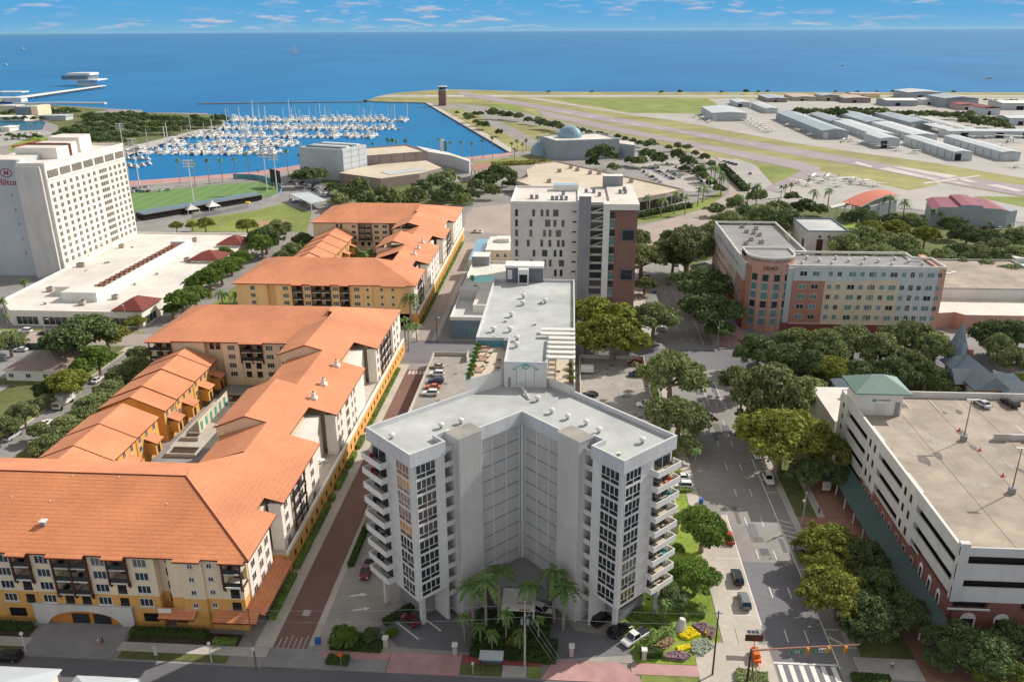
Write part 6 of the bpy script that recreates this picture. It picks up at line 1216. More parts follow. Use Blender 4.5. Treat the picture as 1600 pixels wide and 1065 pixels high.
def oak_lobes(seed, k=17, r=5.0, zc=5.2, flat=.62):
    g = random.Random(seed); L_ = [(0, 0, zc + .5, 2.6, 2.1)]
    for i in range(k):
        a = g.uniform(0, 2 * PI); q = r * math.sqrt(g.uniform(.08, 1)) * .82; h = g.uniform(-1, 1); rr = g.uniform(.8, 1.75); L_.append((q * math.cos(a), q * math.sin(a), zc + h * 1.5 * (1 - q / r * .6) - .25 * q + .6, rr, rr * flat + .25))
    for i in range(k): a = g.uniform(0, 2 * PI); q = r * g.uniform(.55, 1.08); rr = g.uniform(.4, .8); L_.append((q * math.cos(a), q * math.sin(a), zc + g.uniform(-1.2, 1.6) * (1.15 - q / r * .7) - .2 * q + .6, rr, rr * .8))
    return L_
def trunk_mesh(seed, lobes, h=3.4, r=.38):
    g = random.Random(seed); mb = MB(); mb.tube([(0, 0, -.2), (.1, 0, h * .5), (0, .1, h)], r * 1.3, r * .8, 8, 'bark')
    for l in lobes[1:9]: mb.tube([(0, .1, h - .2), (l[0] * .45, l[1] * .45, h + (l[2] - h) * .5), (l[0] * .85, l[1] * .85, l[2])], r * .5, r * .12, 5, 'bark', False)
    me = bpy.data.meshes.new('trunk'); me.from_pydata(mb.v, [], mb.f); me.materials.append(MATS['bark']); me.update(); return me
PROTO = {}
def proto(kind, var):
    key = (kind, var)
    if key in PROTO: return PROTO[key]
    if kind in 'odyb':
        mat = dict(o='leaf_oak', d='leaf_dark', y='leaf_yellow', b='leaf_bright')[kind]; lb = oak_lobes(11 * var + ord(kind), 24 if kind != 'b' else 14, 5.0 if kind != 'b' else 4.6, 5.2, .62 if kind != 'b' else .85)
        cr = leaf_mesh('crown', mat, 5 + var, lb, 12500, .215); tr = trunk_mesh(var, lb); r_ = (cr, tr)
    elif kind == 'f':      # far tree: one small mesh, crown and trunk together
        lb = oak_lobes(60 + var, 12, 4.8, 4.4, .7); cr = leaf_mesh('tree', 'leaf_dark' if var % 2 else 'leaf_oak', var, lb, 1500, .52); r_ = (cr, None)
    else:
        mb = MB(); tb = MB(); g = random.Random(var + 3)
        H, nf, L_, mat = dict(p=(15.0, 26, 1.9, 'leaf_palm'), s=(7.5, 30, 2.1, 'leaf_palm'), r=(9.0, 22, 3.7, 'leaf_palm'))[kind]
        lean = g.uniform(-.4, .4); tb.tube([(0, 0, -.2), (lean * .5, 0, H * .5), (lean, .1, H)], .26 if kind != 'r' else .34, .17 if kind != 'r' else .24, 8, 'palm_bark')
        if kind == 'r': tb.tube([(lean, .1, H - .1), (lean, .1, H + .9)], .22, .12, 8, 'leaf_palm')
        top = Vector((lean, .1, H + (.7 if kind == 'r' else 0)))
        for i in range(nf):
            a = 2 * PI * i / nf * 2.4 + g.uniform(-.2, .2); el = g.uniform(-.5, 1.1) if kind != 'r' else g.uniform(-.1, 1.2); Lf = L_ * g.uniform(.8, 1.1); pts = []
            for j in range(7):
                t = j / 6; hx = Lf * t * math.cos(el * (1 - t * .3)) * (1 - .12 * t * t); hz = Lf * (t * math.sin(el) - (.75 if kind == 'r' else .6) * t * t); pts.append(top + Vector((math.cos(a) * hx, math.sin(a) * hx, hz)))
            sd = Vector((-math.sin(a), math.cos(a), 0)); wd = .62 if kind == 'r' else .55
            for j in range(6):
                p, q = pts[j], pts[j + 1]; w0 = wd * math.sin(PI * (j / 6 * .85 + .12)); mid = p.lerp(q, .45); dz = Vector((0, 0, -.25 * w0))
                for s_ in (1, -1): mb.face([p, mid + sd * s_ * w0 + dz + (q - p) * .5, q], mat); mb.face([p.lerp(q, .35), q + sd * s_ * w0 * .9 + dz + (q - p) * .35, q.lerp(p, .1)], mat)
        cr = bpy.data.meshes.new('crown'); cr.from_pydata([tuple(v) for v in mb.v], [], mb.f); cr.materials.append(MATS[mat]); cr.update()
        tr = bpy.data.meshes.new('trunk'); tr.from_pydata(tb.v, [], tb.f); [tr.materials.append(MATS[m]) for m in tb.mats]; tr.polygons.foreach_set('material_index', tb.fm); tr.update(); r_ = (cr, tr)
    PROTO[key] = r_; return r_
NT = [0]
def plant(kind, x, y, s, label, name, cat='tree', group=None, z=0.0):
    NT[0] += 1; v = NT[0] % 4 if kind in 'of' else NT[0] % 3; cr, tr = proto(kind, v); rz = R.uniform(0, 6.28); sc3 = (s * R.uniform(.84, 1.14), s * R.uniform(.84, 1.14), s * R.uniform(.86, 1.14))
    if kind == 'f':
        o = link(name, cr); o.location = (x, y, z); o.rotation_euler = (0, 0, rz); o.scale = sc3; return tag(o, label, cat, group)
    T = thing(name, label, cat, (x, y, z), group); T.rotation_euler = (0, 0, rz); T.scale = sc3
    for n_, me in (('crown', cr), ('trunk', tr)):
        o = bpy.data.objects.new(n_, me); col.objects.link(o); o.parent = T
    return T
def tree(px, py, pr, kind, label, group=None):
    s = 1.0
    for _ in range(4): x, y = G(px, py, 5.4 * s); s = 1.23 * pr * depth(x, y, 6 * s) / F_PX / 5.0
    far = y > 430
    nm = 'oak_tree' if kind in 'od' else 'leafy_tree'
    return plant('f' if far else kind, x, y, s, label, nm, 'tree', group)
def palm(px, py, kind, label, s=1.0, group=None):
    H = dict(p=15.0, s=7.5, r=9.6)[kind] * s; x, y = G(px, py, H); return plant(kind, x, y, s, label, 'palm_tree', 'palm', group)
singles = [(1048, 585, 44, 'o', 'broad olive oak between the right parking deck and the avenue'), (1062, 640, 42, 'o', 'pale olive oak beside the near corner of the right parking deck'), (1075, 690, 20, 'o', 'small grey-green tree between the pale oak and the lawn'),
    (1099, 820, 38, 'b', 'round bright green tree on the lawn beside the red parked car'), (1088, 892, 34, 'b', 'bright green tree on the lawn beside the black parked car'), (1056, 885, 26, 'b', 'green tree pressed against the lowest right balconies'), (1045, 925, 26, 'd', 'dark shaded tree under the lowest right balconies'),
    (1185, 545, 32, 'd', 'dark oak at the traffic island of the far crossing'), (1228, 552, 30, 'd', 'dark oak second from the traffic island along the cross street'), (1208, 610, 58, 'o', 'very large spreading oak over the avenue behind the yellow-green tree'), (1152, 590, 26, 'o', 'oak overhanging the avenue lanes beside the traffic island'), (1262, 605, 32, 'o', 'oak between the largest oak and the white annex'),
    (1222, 672, 54, 'y', 'large yellow-green tree over the avenue kerb'), (1186, 652, 26, 'y', 'yellow-green tree crown reaching farthest over the avenue lanes'), (1292, 702, 32, 'y', 'yellow-green tree against the far end of the parking garage'), (1262, 736, 26, 'd', 'shaded dark tree behind the white sign by the garage'), (1302, 735, 24, 'd', 'dark tree tucked under the garage stair end'),
    (1297, 838, 40, 'y', 'yellow-olive tree nearest the striped kerb area'), (1292, 880, 30, 'y', 'yellow-olive tree over the dark parked car'), (1308, 925, 40, 'y', 'yellow-olive tree leaning over the lower parking bays'), (1348, 868, 32, 'd', 'dark tree beside the green awning, upper end'), (1372, 905, 36, 'd', 'dark tree beside the green awning, middle'), (1368, 955, 42, 'd', 'dark crowded tree over the brick plaza'), (1410, 948, 34, 'd', 'dark tree against the brick wall with arched windows'), (1348, 975, 28, 'd', 'dark tree by the grass triangle near the crosswalk'),
    (1500, 1000, 36, 'd', 'dark shrub-like tree at the garage street corner'), (1545, 1015, 40, 'd', 'dark tree before the arched garage windows'), (1588, 990, 34, 'd', 'dark tree at the right edge before the garage front'), (1592, 1050, 30, 'y', 'sunlit yellow tree in the bottom right corner'), (1548, 1052, 26, 'y', 'sunlit yellowish tree left of the bottom right corner'), (1474, 1022, 22, 'd', 'small dark tree behind the curved planter wall'),
    (930, 484, 48, 'y', 'big yellow-green tree right of the grey rear roof'), (958, 520, 44, 'y', 'big yellow-green tree behind the right parking deck wall'), (912, 520, 34, 'y', 'yellow-green tree touching the grey rear roof edge'), (982, 535, 22, 'y', 'smaller yellow-green tree nearest the avenue behind the deck'),
    (1023, 486, 36, 'o', 'spreading oak over the parked pale car near the crossing'), (1003, 402, 28, 'o', 'oak beside the brown tower, nearer one'), (998, 372, 18, 'o', 'small oak behind the brown tower by the road bend'), (1008, 440, 16, 'o', 'young oak by the red parked car'),
    (1075, 382, 38, 'o', 'large oak at the left end of the pink hotel street front'), (1052, 400, 24, 'o', 'oak over the avenue just before the road bends'), (1108, 362, 26, 'o', 'oak left of the corner hotel roof'), (1097, 438, 36, 'd', 'dark oak leaning over the avenue beside the ochre house'), (1112, 478, 34, 'd', 'dark oak in the shade of the corner hotel'), (1084, 470, 20, 'd', 'dark oak overhanging the avenue lane line'), (1125, 512, 18, 'd', 'dark small oak at the foot of the round hotel corner'),
    (128, 520, 40, 'd', 'large dark oak across the street from the white podium'), (100, 528, 26, 'd', 'dark oak left of the large street corner oak'), (165, 522, 26, 'y', 'yellowish tree right of the large dark corner oak'), (152, 560, 24, 'b', 'bushy green tree behind the brown-roofed house'), (103, 590, 30, 'y', 'rounded yellow-green tree beside the brown-roofed house'), (128, 575, 20, 'b', 'bright green tree touching the rounded yellow one'), (72, 606, 18, 'd', 'dark small tree by the brown-roofed house yard'),
    (35, 642, 22, 'o', 'thin-crowned street tree at the left pavement'), (8, 665, 20, 'o', 'tree cut by the left edge beside the verge'), (70, 622, 14, 'o', 'thin young street tree by the white truck'), (12, 530, 22, 'o', 'tree at the left edge before the white cars'), (212, 500, 12, 'y', 'small young tree at the podium corner pavement'),
    (940, 238, 20, 'b', 'dense green tree before the domed museum'), (1118, 320, 14, 'y', 'yellow-green tree on the lawn at the road bend')]
for a in singles: tree(*a)
def grove(pts, kind, fmt, group, jit=0):
    pts = sorted(pts, key=lambda p: p[0])
    for i, p in enumerate(pts):
        tree(p[0] + R.uniform(-jit, jit), p[1] + R.uniform(-jit, jit), p[2], p[3] if len(p) > 3 else kind, fmt.format(ordn(i)), group)
grove([(1245, 530, 30), (1290, 540, 34), (1335, 528, 34), (1378, 540, 34), (1420, 528, 34), (1462, 545, 32), (1552, 515, 32, 'd'), (1592, 522, 28, 'd')], 'o', '{} oak from the left in the row before the hotel front', 'oaks before the hotel front')
grove([(1345, 575, 30), (1398, 578, 34), (1448, 588, 28), (1300, 572, 28, 'y'), (1268, 568, 26), (1425, 560, 28, 'o'), (1484, 600, 20, 'o')], 'd', '{} tree from the left in the dark garden row behind the garage', 'garden trees behind the garage')
grove([(1582, 562, 26), (1560, 540, 24), (1598, 590, 18, 'y')], 'o', '{} tree from the left beside the turreted villa', 'trees beside the villa')
grove([(75, 690, 28), (103, 665, 28), (60, 668, 18), (131, 650, 28), (150, 625, 26), (172, 605, 24), (192, 588, 22), (207, 568, 20), (218, 550, 16), (98, 690, 22), (125, 672, 20)], 'o', '{} oak from the left in the row behind the row houses', 'street oaks behind the row houses')
grove([(284, 467, 22), (304, 455, 20), (268, 478, 14), (326, 433, 20), (345, 420, 20), (306, 440, 16), (360, 407, 18), (375, 398, 16), (350, 396, 14)], 'b', '{} rounded green tree from the left beside the white podium', 'green trees between podium and condominiums')
grove([(414, 366, 24, 'd'), (432, 356, 20, 'o'), (408, 382, 18, 'b'), (385, 350, 14, 'y'), (455, 388, 16, 'o'), (472, 374, 14, 'o'), (440, 400, 12, 'o'), (240, 395, 10, 'y'), (275, 352, 9, 'y'), (320, 346, 14, 'y'), (300, 350, 9, 'y')], 'o', '{} tree from the left between the ball field and the far condominiums', 'trees by the ball field')
grove([(1140, 345, 24), (1165, 328, 24), (1196, 336, 26), (1152, 314, 16), (1182, 304, 14), (1216, 318, 20), (1226, 350, 26, 'd'), (1210, 372, 18), (1258, 318, 18), (1284, 322, 12), (1212, 355, 18, 'y'), (1130, 372, 16), (1240, 302, 12)], 'o', '{} tree from the left in the grove behind the corner hotel', 'grove behind the corner hotel')
grove([(1325, 385, 26), (1350, 376, 28), (1385, 372, 26), (1380, 396, 28), (1410, 386, 26), (1432, 402, 24), (1446, 368, 18, 'y'), (1396, 336, 16), (1424, 342, 20), (1345, 338, 22, 'd'), (1362, 356, 18, 'y'), (1402, 354, 18, 'y'), (1478, 398, 26), (1502, 388, 24, 'd'), (1532, 392, 26), (1562, 386, 28), (1592, 396, 28), (1548, 370, 24, 'd'), (1512, 364, 22, 'd'), (1488, 352, 16, 'd'), (1594, 372, 24), (1468, 412, 18), (1502, 412, 22), (1542, 414, 24), (1580, 422, 24), (1316, 408, 18), (1350, 404, 18), (1402, 410, 18), (1500, 340, 10, 'd')], 'o', '{} tree from the left in the wood between hotel and airport terminal', 'wood between hotel and terminal')
grove([(480, 266, 20), (465, 270, 12), (500, 270, 12), (540, 300, 18), (560, 290, 20), (576, 305, 18), (600, 300, 18), (626, 305, 18), (650, 300, 20), (680, 275, 22), (700, 273, 18), (660, 286, 18), (706, 290, 18), (690, 305, 16), (722, 310, 14), (530, 310, 14), (640, 315, 12), (610, 313, 12), (736, 300, 14), (760, 275, 18), (775, 266, 18), (790, 270, 16), (800, 282, 12), (745, 286, 14), (770, 296, 12), (522, 290, 12)], 'o', '{} tree from the left in the park around the theatre', 'trees around the theatre')
grove([(734, 181, 8), (742, 176, 6), (750, 175, 6), (770, 174, 9), (785, 175, 9), (796, 177, 8), (810, 180, 7), (826, 185, 7), (840, 187, 7), (849, 190, 9), (858, 191, 9), (867, 193, 9), (877, 196, 9), (887, 199, 9), (728, 178, 5), (745, 188, 7), (752, 191, 8), (760, 194, 7), (779, 204, 7), (714, 175, 4)], 'd', '{} dark tree from the left on the lawns beside the airfield', 'trees beside the airfield')
grove([(900, 201, 7), (910, 203, 6), (921, 206, 6), (935, 210, 8), (946, 213, 8), (965, 211, 6), (976, 216, 6), (990, 219, 6), (1000, 222, 6), (1018, 222, 10), (1010, 236, 12), (1030, 245, 12), (1060, 240, 12), (1076, 250, 12), (1092, 262, 12), (1060, 226, 8), (1075, 229, 6), (1086, 236, 7), (1101, 244, 8), (1111, 252, 8), (1000, 246, 12), (984, 246, 10), (1100, 272, 10), (1112, 284, 10), (1124, 292, 10), (925, 251, 10), (958, 259, 10), (1070, 262, 8), (1045, 229, 6)], 'o', '{} tree from the left around the museum parking lot', 'trees around the museum parking lot')
pts = [(100 + i * 10 + R.uniform(-3, 3), 199 + R.uniform(-3, 3), 8) for i in range(19)] + [(135 + i * 9, 184 + R.uniform(-2, 2), 8) for i in range(10)] + [(238 + i * 10, 191 + R.uniform(-2, 2), 8) for i in range(11)] + [(120 + i * 11, 209 + R.uniform(-2, 2), 7) for i in range(8)] + [(8 + i * 12, 172 + R.uniform(-3, 2), 7) for i in range(10)] + [(10 + i * 14, 183 + R.uniform(-2, 2), 5) for i in range(5)] + [(14 + i * 8, 211 + R.uniform(-2, 2), 5) for i in range(7)] + [(133 + i * 11.5 + R.uniform(-2, 2), 178 + R.uniform(-2, 3), 9) for i in range(9)] + [(232 + i * 10.5, 183 + R.uniform(-2, 3), 9) for i in range(12)] + [(92 + i * 12, 203 + R.uniform(-3, 3) + i * .5, 9) for i in range(11)] + [(140 + i * 12, 192 + R.uniform(-3, 3), 8) for i in range(14)] + [(108 + i * 13, 216 + R.uniform(-2, 2), 8) for i in range(7)] + [(70 + i * 9, 170 + R.uniform(-1, 1), 5) for i in range(6)]
VV, off = [], 0
for i, p in enumerate(pts):
    s = 1.0
    for _ in range(3): x, y = G(p[0], p[1], 5.4 * s); s = 1.16 * p[2] * depth(x, y, 5 * s) / F_PX / 5.0
    me = proto('f', i % 4)[0]; c_ = np.empty(len(me.vertices) * 3); me.vertices.foreach_get('co', c_); c_ = c_.reshape(-1, 3); a = R.uniform(0, 6.28); ca, sa = math.cos(a), math.sin(a)
    VV.append(np.stack([(c_[:, 0] * ca - c_[:, 1] * sa) * s + x, (c_[:, 0] * sa + c_[:, 1] * ca) * s + y, c_[:, 2] * s * R.uniform(.8, 1.1)], 1))
VV = np.concatenate(VV); n = len(VV) // 4; me = bpy.data.meshes.new('woodland'); me.vertices.add(len(VV)); me.vertices.foreach_set('co', VV.ravel()); me.loops.add(4 * n); me.loops.foreach_set('vertex_index', np.arange(4 * n)); me.polygons.add(n); me.polygons.foreach_set('loop_start', np.arange(0, 4 * n, 4)); me.polygons.foreach_set('loop_total', np.full(n, 4)); me.update(calc_edges=True); me.materials.append(MATS['leaf_dark'])
link('woodland', me, None, 'dense dark woodland on the point left of the marina', 'woodland', None, 'stuff')
pts = [(1246 + i * 9, 170 + R.uniform(-1, 1), 5) for i in range(16)] + [(1480 + i * 8, 178 + R.uniform(-1, 1) + i * .9, 6) for i in range(12)] + [(1242 + i * 9.4, 173 + R.uniform(-1.5, 1.5) + i * .15, 5.5 + R.uniform(0, 3)) for i in range(30)] + [(1508 + i * 9, 184 + R.uniform(-2, 2) + i * 1.6, 8) for i in range(9)] + [(1540 + i * 8, 156 + R.uniform(-3, 3), 3) for i in range(7)]
grove(pts, 'd', '{} tree from the left in the belt behind the hangars', 'tree belt behind the hangars')
grove([(1034, 142.5, 3.4), (1062, 141.6, 4), (1127, 142.5, 3), (1166, 141.4, 4.5), (1185, 142.3, 3), (1199, 142, 3), (1305, 142.6, 2.6), (1340, 142.6, 2.6), (1370, 142.5, 2.6), (1395, 142.5, 2.8), (1425, 142.3, 3), (1490, 142.5, 3), (857, 142.5, 3), (925, 142.5, 2.4), (571, 157.5, 3)], 'd', '{} coastal bush from the left along the seaward shore', 'coastal bushes')
def palms(pts, kind, fmt, group, s=1.0):
    for i, p in enumerate(sorted(pts)): palm(p[0], p[1], p[3] if len(p) > 3 else kind, fmt.format(ordn(i)), p[2] if len(p) > 2 else s, group)
palms([(276, 248), (300, 252), (322, 248), (343, 247), (365, 245), (386, 243), (403, 262, .8), (427, 240), (447, 238), (467, 237), (487, 234), (507, 232)], 'p', '{} tall thin palm from the left along the ball field sea wall', 'sea wall palms by the ball field', 1.15)
palms([(669, 224, .7), (686, 218), (704, 220), (721, 219), (737, 219), (754, 216), (769, 216)], 'p', '{} tall thin palm from the left along the sea wall beyond the theatre', 'sea wall palms beyond the theatre', 1.1)
palms([(612, 218, 1.3), (620, 219, 1.3), (606, 219, 1.2), (633, 220, 1.2), (583, 222, 1.1), (800, 222, 1.2), (808, 219, 1.3), (817, 225, 1.2), (822, 218, 1.3), (804, 232, 1.1), (840, 213, 1.2)], 's', '{} fan palm from the left around theatre and museum', 'fan palms by the waterfront', 1.2)
palms([(1012, 306), (1034, 308), (1055, 305), (1092, 294), (1100, 288), (1072, 306), (1108, 276), (1118, 262), (1098, 255), (1085, 246), (1126, 268), (1158, 310), (1170, 292), (1184, 292), (1112, 262), (1128, 280)], 'r', '{} feather palm from the left around the arena garage corner', 'palms at the arena garage corner', 1.15)
palms([(1272, 296, 1.25), (1296, 300, 1.25), (1393, 304, 1.3), (1414, 318, 1.35), (1228, 290, 1.0, 's'), (1236, 289, 1.0, 's'), (1222, 290, 1.0, 's'), (1460, 330, 1.1, 's'), (1548, 348, 1.0, 's'), (1578, 350, .9, 's'), (1472, 332, 1.0, 's')], 'r', '{} palm from the left around the airport terminal', 'palms around the terminal')
palms([(737, 908), (758, 918), (780, 905), (866, 902), (881, 914), (826, 918, .8)], 'r', '{} royal palm from the left before the tower entrance', 'royal palms at the tower entrance', 1.0)
palms([(725, 965, .55), (750, 975, .5), (790, 962, .6), (812, 985, .5), (842, 968, .5), (768, 990, .45)], 'r', '{} low palm from the left in the shaded entrance garden', 'low palms in the entrance garden')
palms([(344, 452), (372, 458)], 'r', '{} feather palm from the left beside the far condominium facade', 'palms beside the far condominiums', 1.1)
palms([(640, 462, 1.25), (646, 470, .9), (632, 500, .8), (650, 505, .7), (637, 515, .8)], 'r', '{} palm from the left at the alley gap between the condominium blocks', 'palms at the alley gap')
palms([(560, 362), (572, 372), (585, 362), (600, 375), (558, 385), (578, 388), (612, 370), (568, 398)], 's', '{} palm from the left in the far courtyard', 'palms in the far courtyard')
palms([(36, 437, 1.0), (5, 470, 1.0), (8, 488, .8)], 's', '{} palm from the left at the foot of the white hotel', 'palms by the white hotel')
palms([(738, 432, .8), (744, 445, .8), (735, 455, .8), (748, 455, .7), (730, 470, .6)], 's', '{} palm from the left beside the pool terrace', 'palms beside the pool terrace')
palms([(1038, 720, .7), (1082, 668, .9), (1088, 700, .7)], 's', '{} palm from the left between the tower and the avenue pavement', 'palms beside the avenue lawn')
palms([(1040, 940, .45), (1020, 985, .3), (1048, 985, .35)], 'r', '{} small garden palm from the left by the flower beds', 'small palms in the corner garden')
# hedges and beds
def hedge(name, label, pts, w_, h, mat='leaf_hedge', cat='hedge', z=0.0, dens=26, sz=.17, group=None):
    """clipped hedge: dense leaf clumps wrapped over a solid body along a path of world points"""
    mb = MB(); g = np.random.default_rng(len(label)); C = []; Nn = []
    for p, q in zip(pts, pts[1:]):
        a, c = Vector(p), Vector(q); d = (c - a); L_ = d.length; d.normalize(); n_ = Vector((-d.y, d.x)); h2 = w_ / 2 - .12; mb.prism([tuple(a - n_ * h2), tuple(c - n_ * h2), tuple(c + n_ * h2), tuple(a + n_ * h2)], z, z + h - .12, mat)
        k = int(L_ * (w_ + 2 * h) * dens)
        for _ in range(min(k, 5000)):
            t = R.uniform(0, L_); s_ = R.uniform(-1, 1) * (w_ / 2 + h); 
            if abs(s_) < w_ / 2: P_ = a + d * t + n_ * s_; C.append((P_.x, P_.y, z + h)); Nn.append((0, 0, 1))
            else: sg = 1 if s_ > 0 else -1; P_ = a + d * t + n_ * sg * w_ / 2; C.append((P_.x, P_.y, z + h - (abs(s_) - w_ / 2))); Nn.append((n_.x * sg, n_.y * sg, .3))
    me = bpy.data.meshes.new(name); n = len(C); C = np.array(C); Nn = np.array(Nn) + g.normal(size=(n, 3)) * .45; Nn /= np.linalg.norm(Nn, axis=1)[:, None]; a = np.cross(Nn, g.normal(size=(n, 3))); a /= np.linalg.norm(a, axis=1)[:, None]; b = np.cross(Nn, a); s = sz * g.uniform(.6, 1.4, n)[:, None]
    V = np.stack([C - a * s, C - b * s * .8, C + a * s, C + b * s * .8], 1).reshape(-1, 3); i0 = len(mb.v)
    me.from_pydata(mb.v + [tuple(v) for v in V], [], mb.f + [(i0 + 4 * i, i0 + 4 * i + 1, i0 + 4 * i + 2, i0 + 4 * i + 3) for i in range(n)]); me.materials.append(MATS[mat]); me.update()
    return link(name, me, None, label, cat, group)
for i, (y0, y1) in enumerate(((133, 143), (143.6, 156), (158, 160), (163, 171), (173, 180), (183, 189), (193, 236))): hedge('hedge', '{} clipped hedge from the near end along the ochre alley wall'.format(ordn(i)), [(-52.4, y0), (-52.4, y1)], 1.1, 1.3 if i < 6 else .7, group='alley hedges')
hedge('hedge', 'long low hedge along the far condominium alley wall', [(-52.6, 279), (-52.6, 400)], 1.0, .9, dens=10, sz=.3)
hedge('hedge', 'short hedge at the corner planting of the front condominium block', [(-52.3, 118), (-52.3, 131)], 1.2, 1.1)
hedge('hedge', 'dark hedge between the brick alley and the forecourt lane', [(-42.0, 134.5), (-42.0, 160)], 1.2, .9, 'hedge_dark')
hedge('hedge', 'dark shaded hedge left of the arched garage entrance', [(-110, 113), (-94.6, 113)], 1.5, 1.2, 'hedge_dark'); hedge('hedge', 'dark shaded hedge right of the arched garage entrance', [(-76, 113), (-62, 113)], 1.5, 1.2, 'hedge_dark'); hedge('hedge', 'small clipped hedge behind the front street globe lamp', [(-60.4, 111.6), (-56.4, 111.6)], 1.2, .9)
P1, P2, P3, P4 = G(1018, 935), G(1040, 972), G(993, 1012), G(1036, 1020)
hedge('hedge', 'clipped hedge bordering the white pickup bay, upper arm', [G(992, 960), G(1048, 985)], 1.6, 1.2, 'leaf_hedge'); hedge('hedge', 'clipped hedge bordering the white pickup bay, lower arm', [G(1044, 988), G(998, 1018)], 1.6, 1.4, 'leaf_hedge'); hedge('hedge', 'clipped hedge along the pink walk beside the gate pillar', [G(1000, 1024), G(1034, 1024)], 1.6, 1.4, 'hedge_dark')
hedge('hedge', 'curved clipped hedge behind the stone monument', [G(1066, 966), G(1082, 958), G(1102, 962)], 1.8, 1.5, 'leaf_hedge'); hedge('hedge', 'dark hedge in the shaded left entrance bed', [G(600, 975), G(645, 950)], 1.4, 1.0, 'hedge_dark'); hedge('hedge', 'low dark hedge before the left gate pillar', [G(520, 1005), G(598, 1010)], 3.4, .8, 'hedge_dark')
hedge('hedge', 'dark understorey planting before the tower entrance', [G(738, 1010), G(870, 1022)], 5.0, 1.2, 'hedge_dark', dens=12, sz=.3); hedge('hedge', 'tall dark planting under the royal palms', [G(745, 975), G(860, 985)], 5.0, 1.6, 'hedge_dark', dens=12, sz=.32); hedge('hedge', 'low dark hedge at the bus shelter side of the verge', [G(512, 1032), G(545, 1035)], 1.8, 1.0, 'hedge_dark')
hedge('hedge', 'leafy bed cut by the bottom edge beside the crosswalk', [G(1150, 1058), G(1200, 1066)], 3.0, .9, 'leaf_oak'); hedge('hedge', 'dark hedge at the bottom edge before the brick plaza', [G(1330, 1062), G(1392, 1066)], 2.0, .9, 'hedge_dark'); hedge('hedge', 'green hedge on the planted strip below the white cars by the lawn', [G(1058, 767), G(1080, 768)], 1.2, .8)
hedge('hedge', 'hedge along the avenue edge of the right parking deck', [(26.2, 196), (26.2, 240)], 1.6, 2.2, 'leaf_hedge', dens=10, sz=.3); hedge('hedge', 'green planting in front of the deck below the bright trees', [(5, 243.2), (25, 243.2)], 1.8, 2.2, 'leaf_dark', dens=10, sz=.3)
hedge('hedge', 'long dark clipped hedge beside the airport road', [G(1127, 262), G(1165, 299)], 5, 3.0, 'hedge_dark', dens=1.5, sz=.8); hedge('hedge', 'hedge in the road bend by the palms', [G(985, 342), G(1078, 324)], 4, 2.6, 'hedge_dark', dens=1.5, sz=.8)
hedge('hedge', 'pale grassy planting before the domed museum', [G(770, 258), G(862, 254)], 12, 1.6, 'leaf_yellow', dens=.8, sz=1.0)
for i, (a, r_, m_, lab) in enumerate(((( 538, 985), 3.0, 'b', 'round dense tree in the dark bed at the alley corner'), ((612, 985), 1.2, 'b', 'small round topiary behind the left gate pillar'), ((805, 1000), 1.6, 'y', 'yellowish shrub at the left edge of the entrance planting'), ((1036, 975), 1.4, 'b', 'small shrub right beside the stone monument'), ((580, 985), 2.0, 'd', 'dark loose shrub right of the round corner tree'), ((1060, 850), 1.6, 'b', 'small shrub on the lawn strip under the round tree'))):
    x, y = G(*a, r_ * .9); s = r_ / 5; T = plant(m_, x, y, s, lab, 'shrub', 'shrub', z=-2.6 * s)
def bed(name, label, poly, m_, h=.5, cat='flower bed', seed=1, n=900):
    P_ = [G(*p) for p in poly]; mb = MB(); mb.prism(P_, .14, .14 + h * .4, m_); xs = [p[0] for p in P_]; ys = [p[1] for p in P_]; g = random.Random(seed)
    for _ in range(n):
        x, y = g.uniform(min(xs), max(xs)), g.uniform(min(ys), max(ys)); c = False; j = len(P_) - 1
        for i in range(len(P_)):
            if (P_[i][1] > y) != (P_[j][1] > y) and x < (P_[j][0] - P_[i][0]) * (y - P_[i][1]) / (P_[j][1] - P_[i][1]) + P_[i][0]: c = not c
            j = i
        if not c: continue
        s = g.uniform(.08, .2); a = g.uniform(0, 6.28); z = .14 + h * g.uniform(.3, 1); dx, dy = math.cos(a) * s, math.sin(a) * s; mb.face([(x - dx, y - dy, z), (x + dy, y - dx, z + s * .4), (x + dx, y + dy, z + .05), (x - dy, y + dx, z - s * .4)], m_)
    tag(mb.build(name), label, cat)
bed('flower_bed', 'bright yellow flower bed below the stone monument', [(1062, 990), (1078, 981), (1094, 993), (1076, 1001), (1062, 997)], 'flower_yellow'); bed('flower_bed', 'small yellow flower patch nearest the avenue', [(1101, 990), (1106, 984), (1110, 990), (1104, 996)], 'flower_yellow'); bed('flower_bed', 'narrow yellow-green flower strip in the lower garden', [(1058, 1012), (1078, 1008), (1080, 1013), (1060, 1019)], 'flower_yellow', .3)
bed('flower_bed', 'purple-brown planting between the two yellow beds', [(1080, 978), (1100, 975), (1118, 985), (1112, 1000), (1096, 990)], 'flower_purple', .7); bed('flower_bed', 'purple-brown planting along the pink walk', [(1040, 1022), (1062, 1020), (1080, 1026), (1070, 1034), (1038, 1030)], 'flower_purple', .6); bed('flower_bed', 'grey-green planting in the middle of the corner garden', [(1082, 1004), (1104, 1000), (1116, 1012), (1098, 1026), (1080, 1018)], 'flower_grey', .6); bed('flower_bed', 'mulched bed with low plants right of the gate pillar', [(1014, 1004), (1040, 992), (1056, 1004), (1040, 1016), (1014, 1014)], 'dirt', .4)
x, y = G(1063, 985); b = MB(); b.tube([(x, y, .1), (x + .1, y, 1.6), (x + .25, y + .1, 2.6)], 1.15, .55, 9, 'light_grey'); tag(b.build('stone_monument'), 'grey upright boulder beside the bright yellow flower bed', 'boulder')
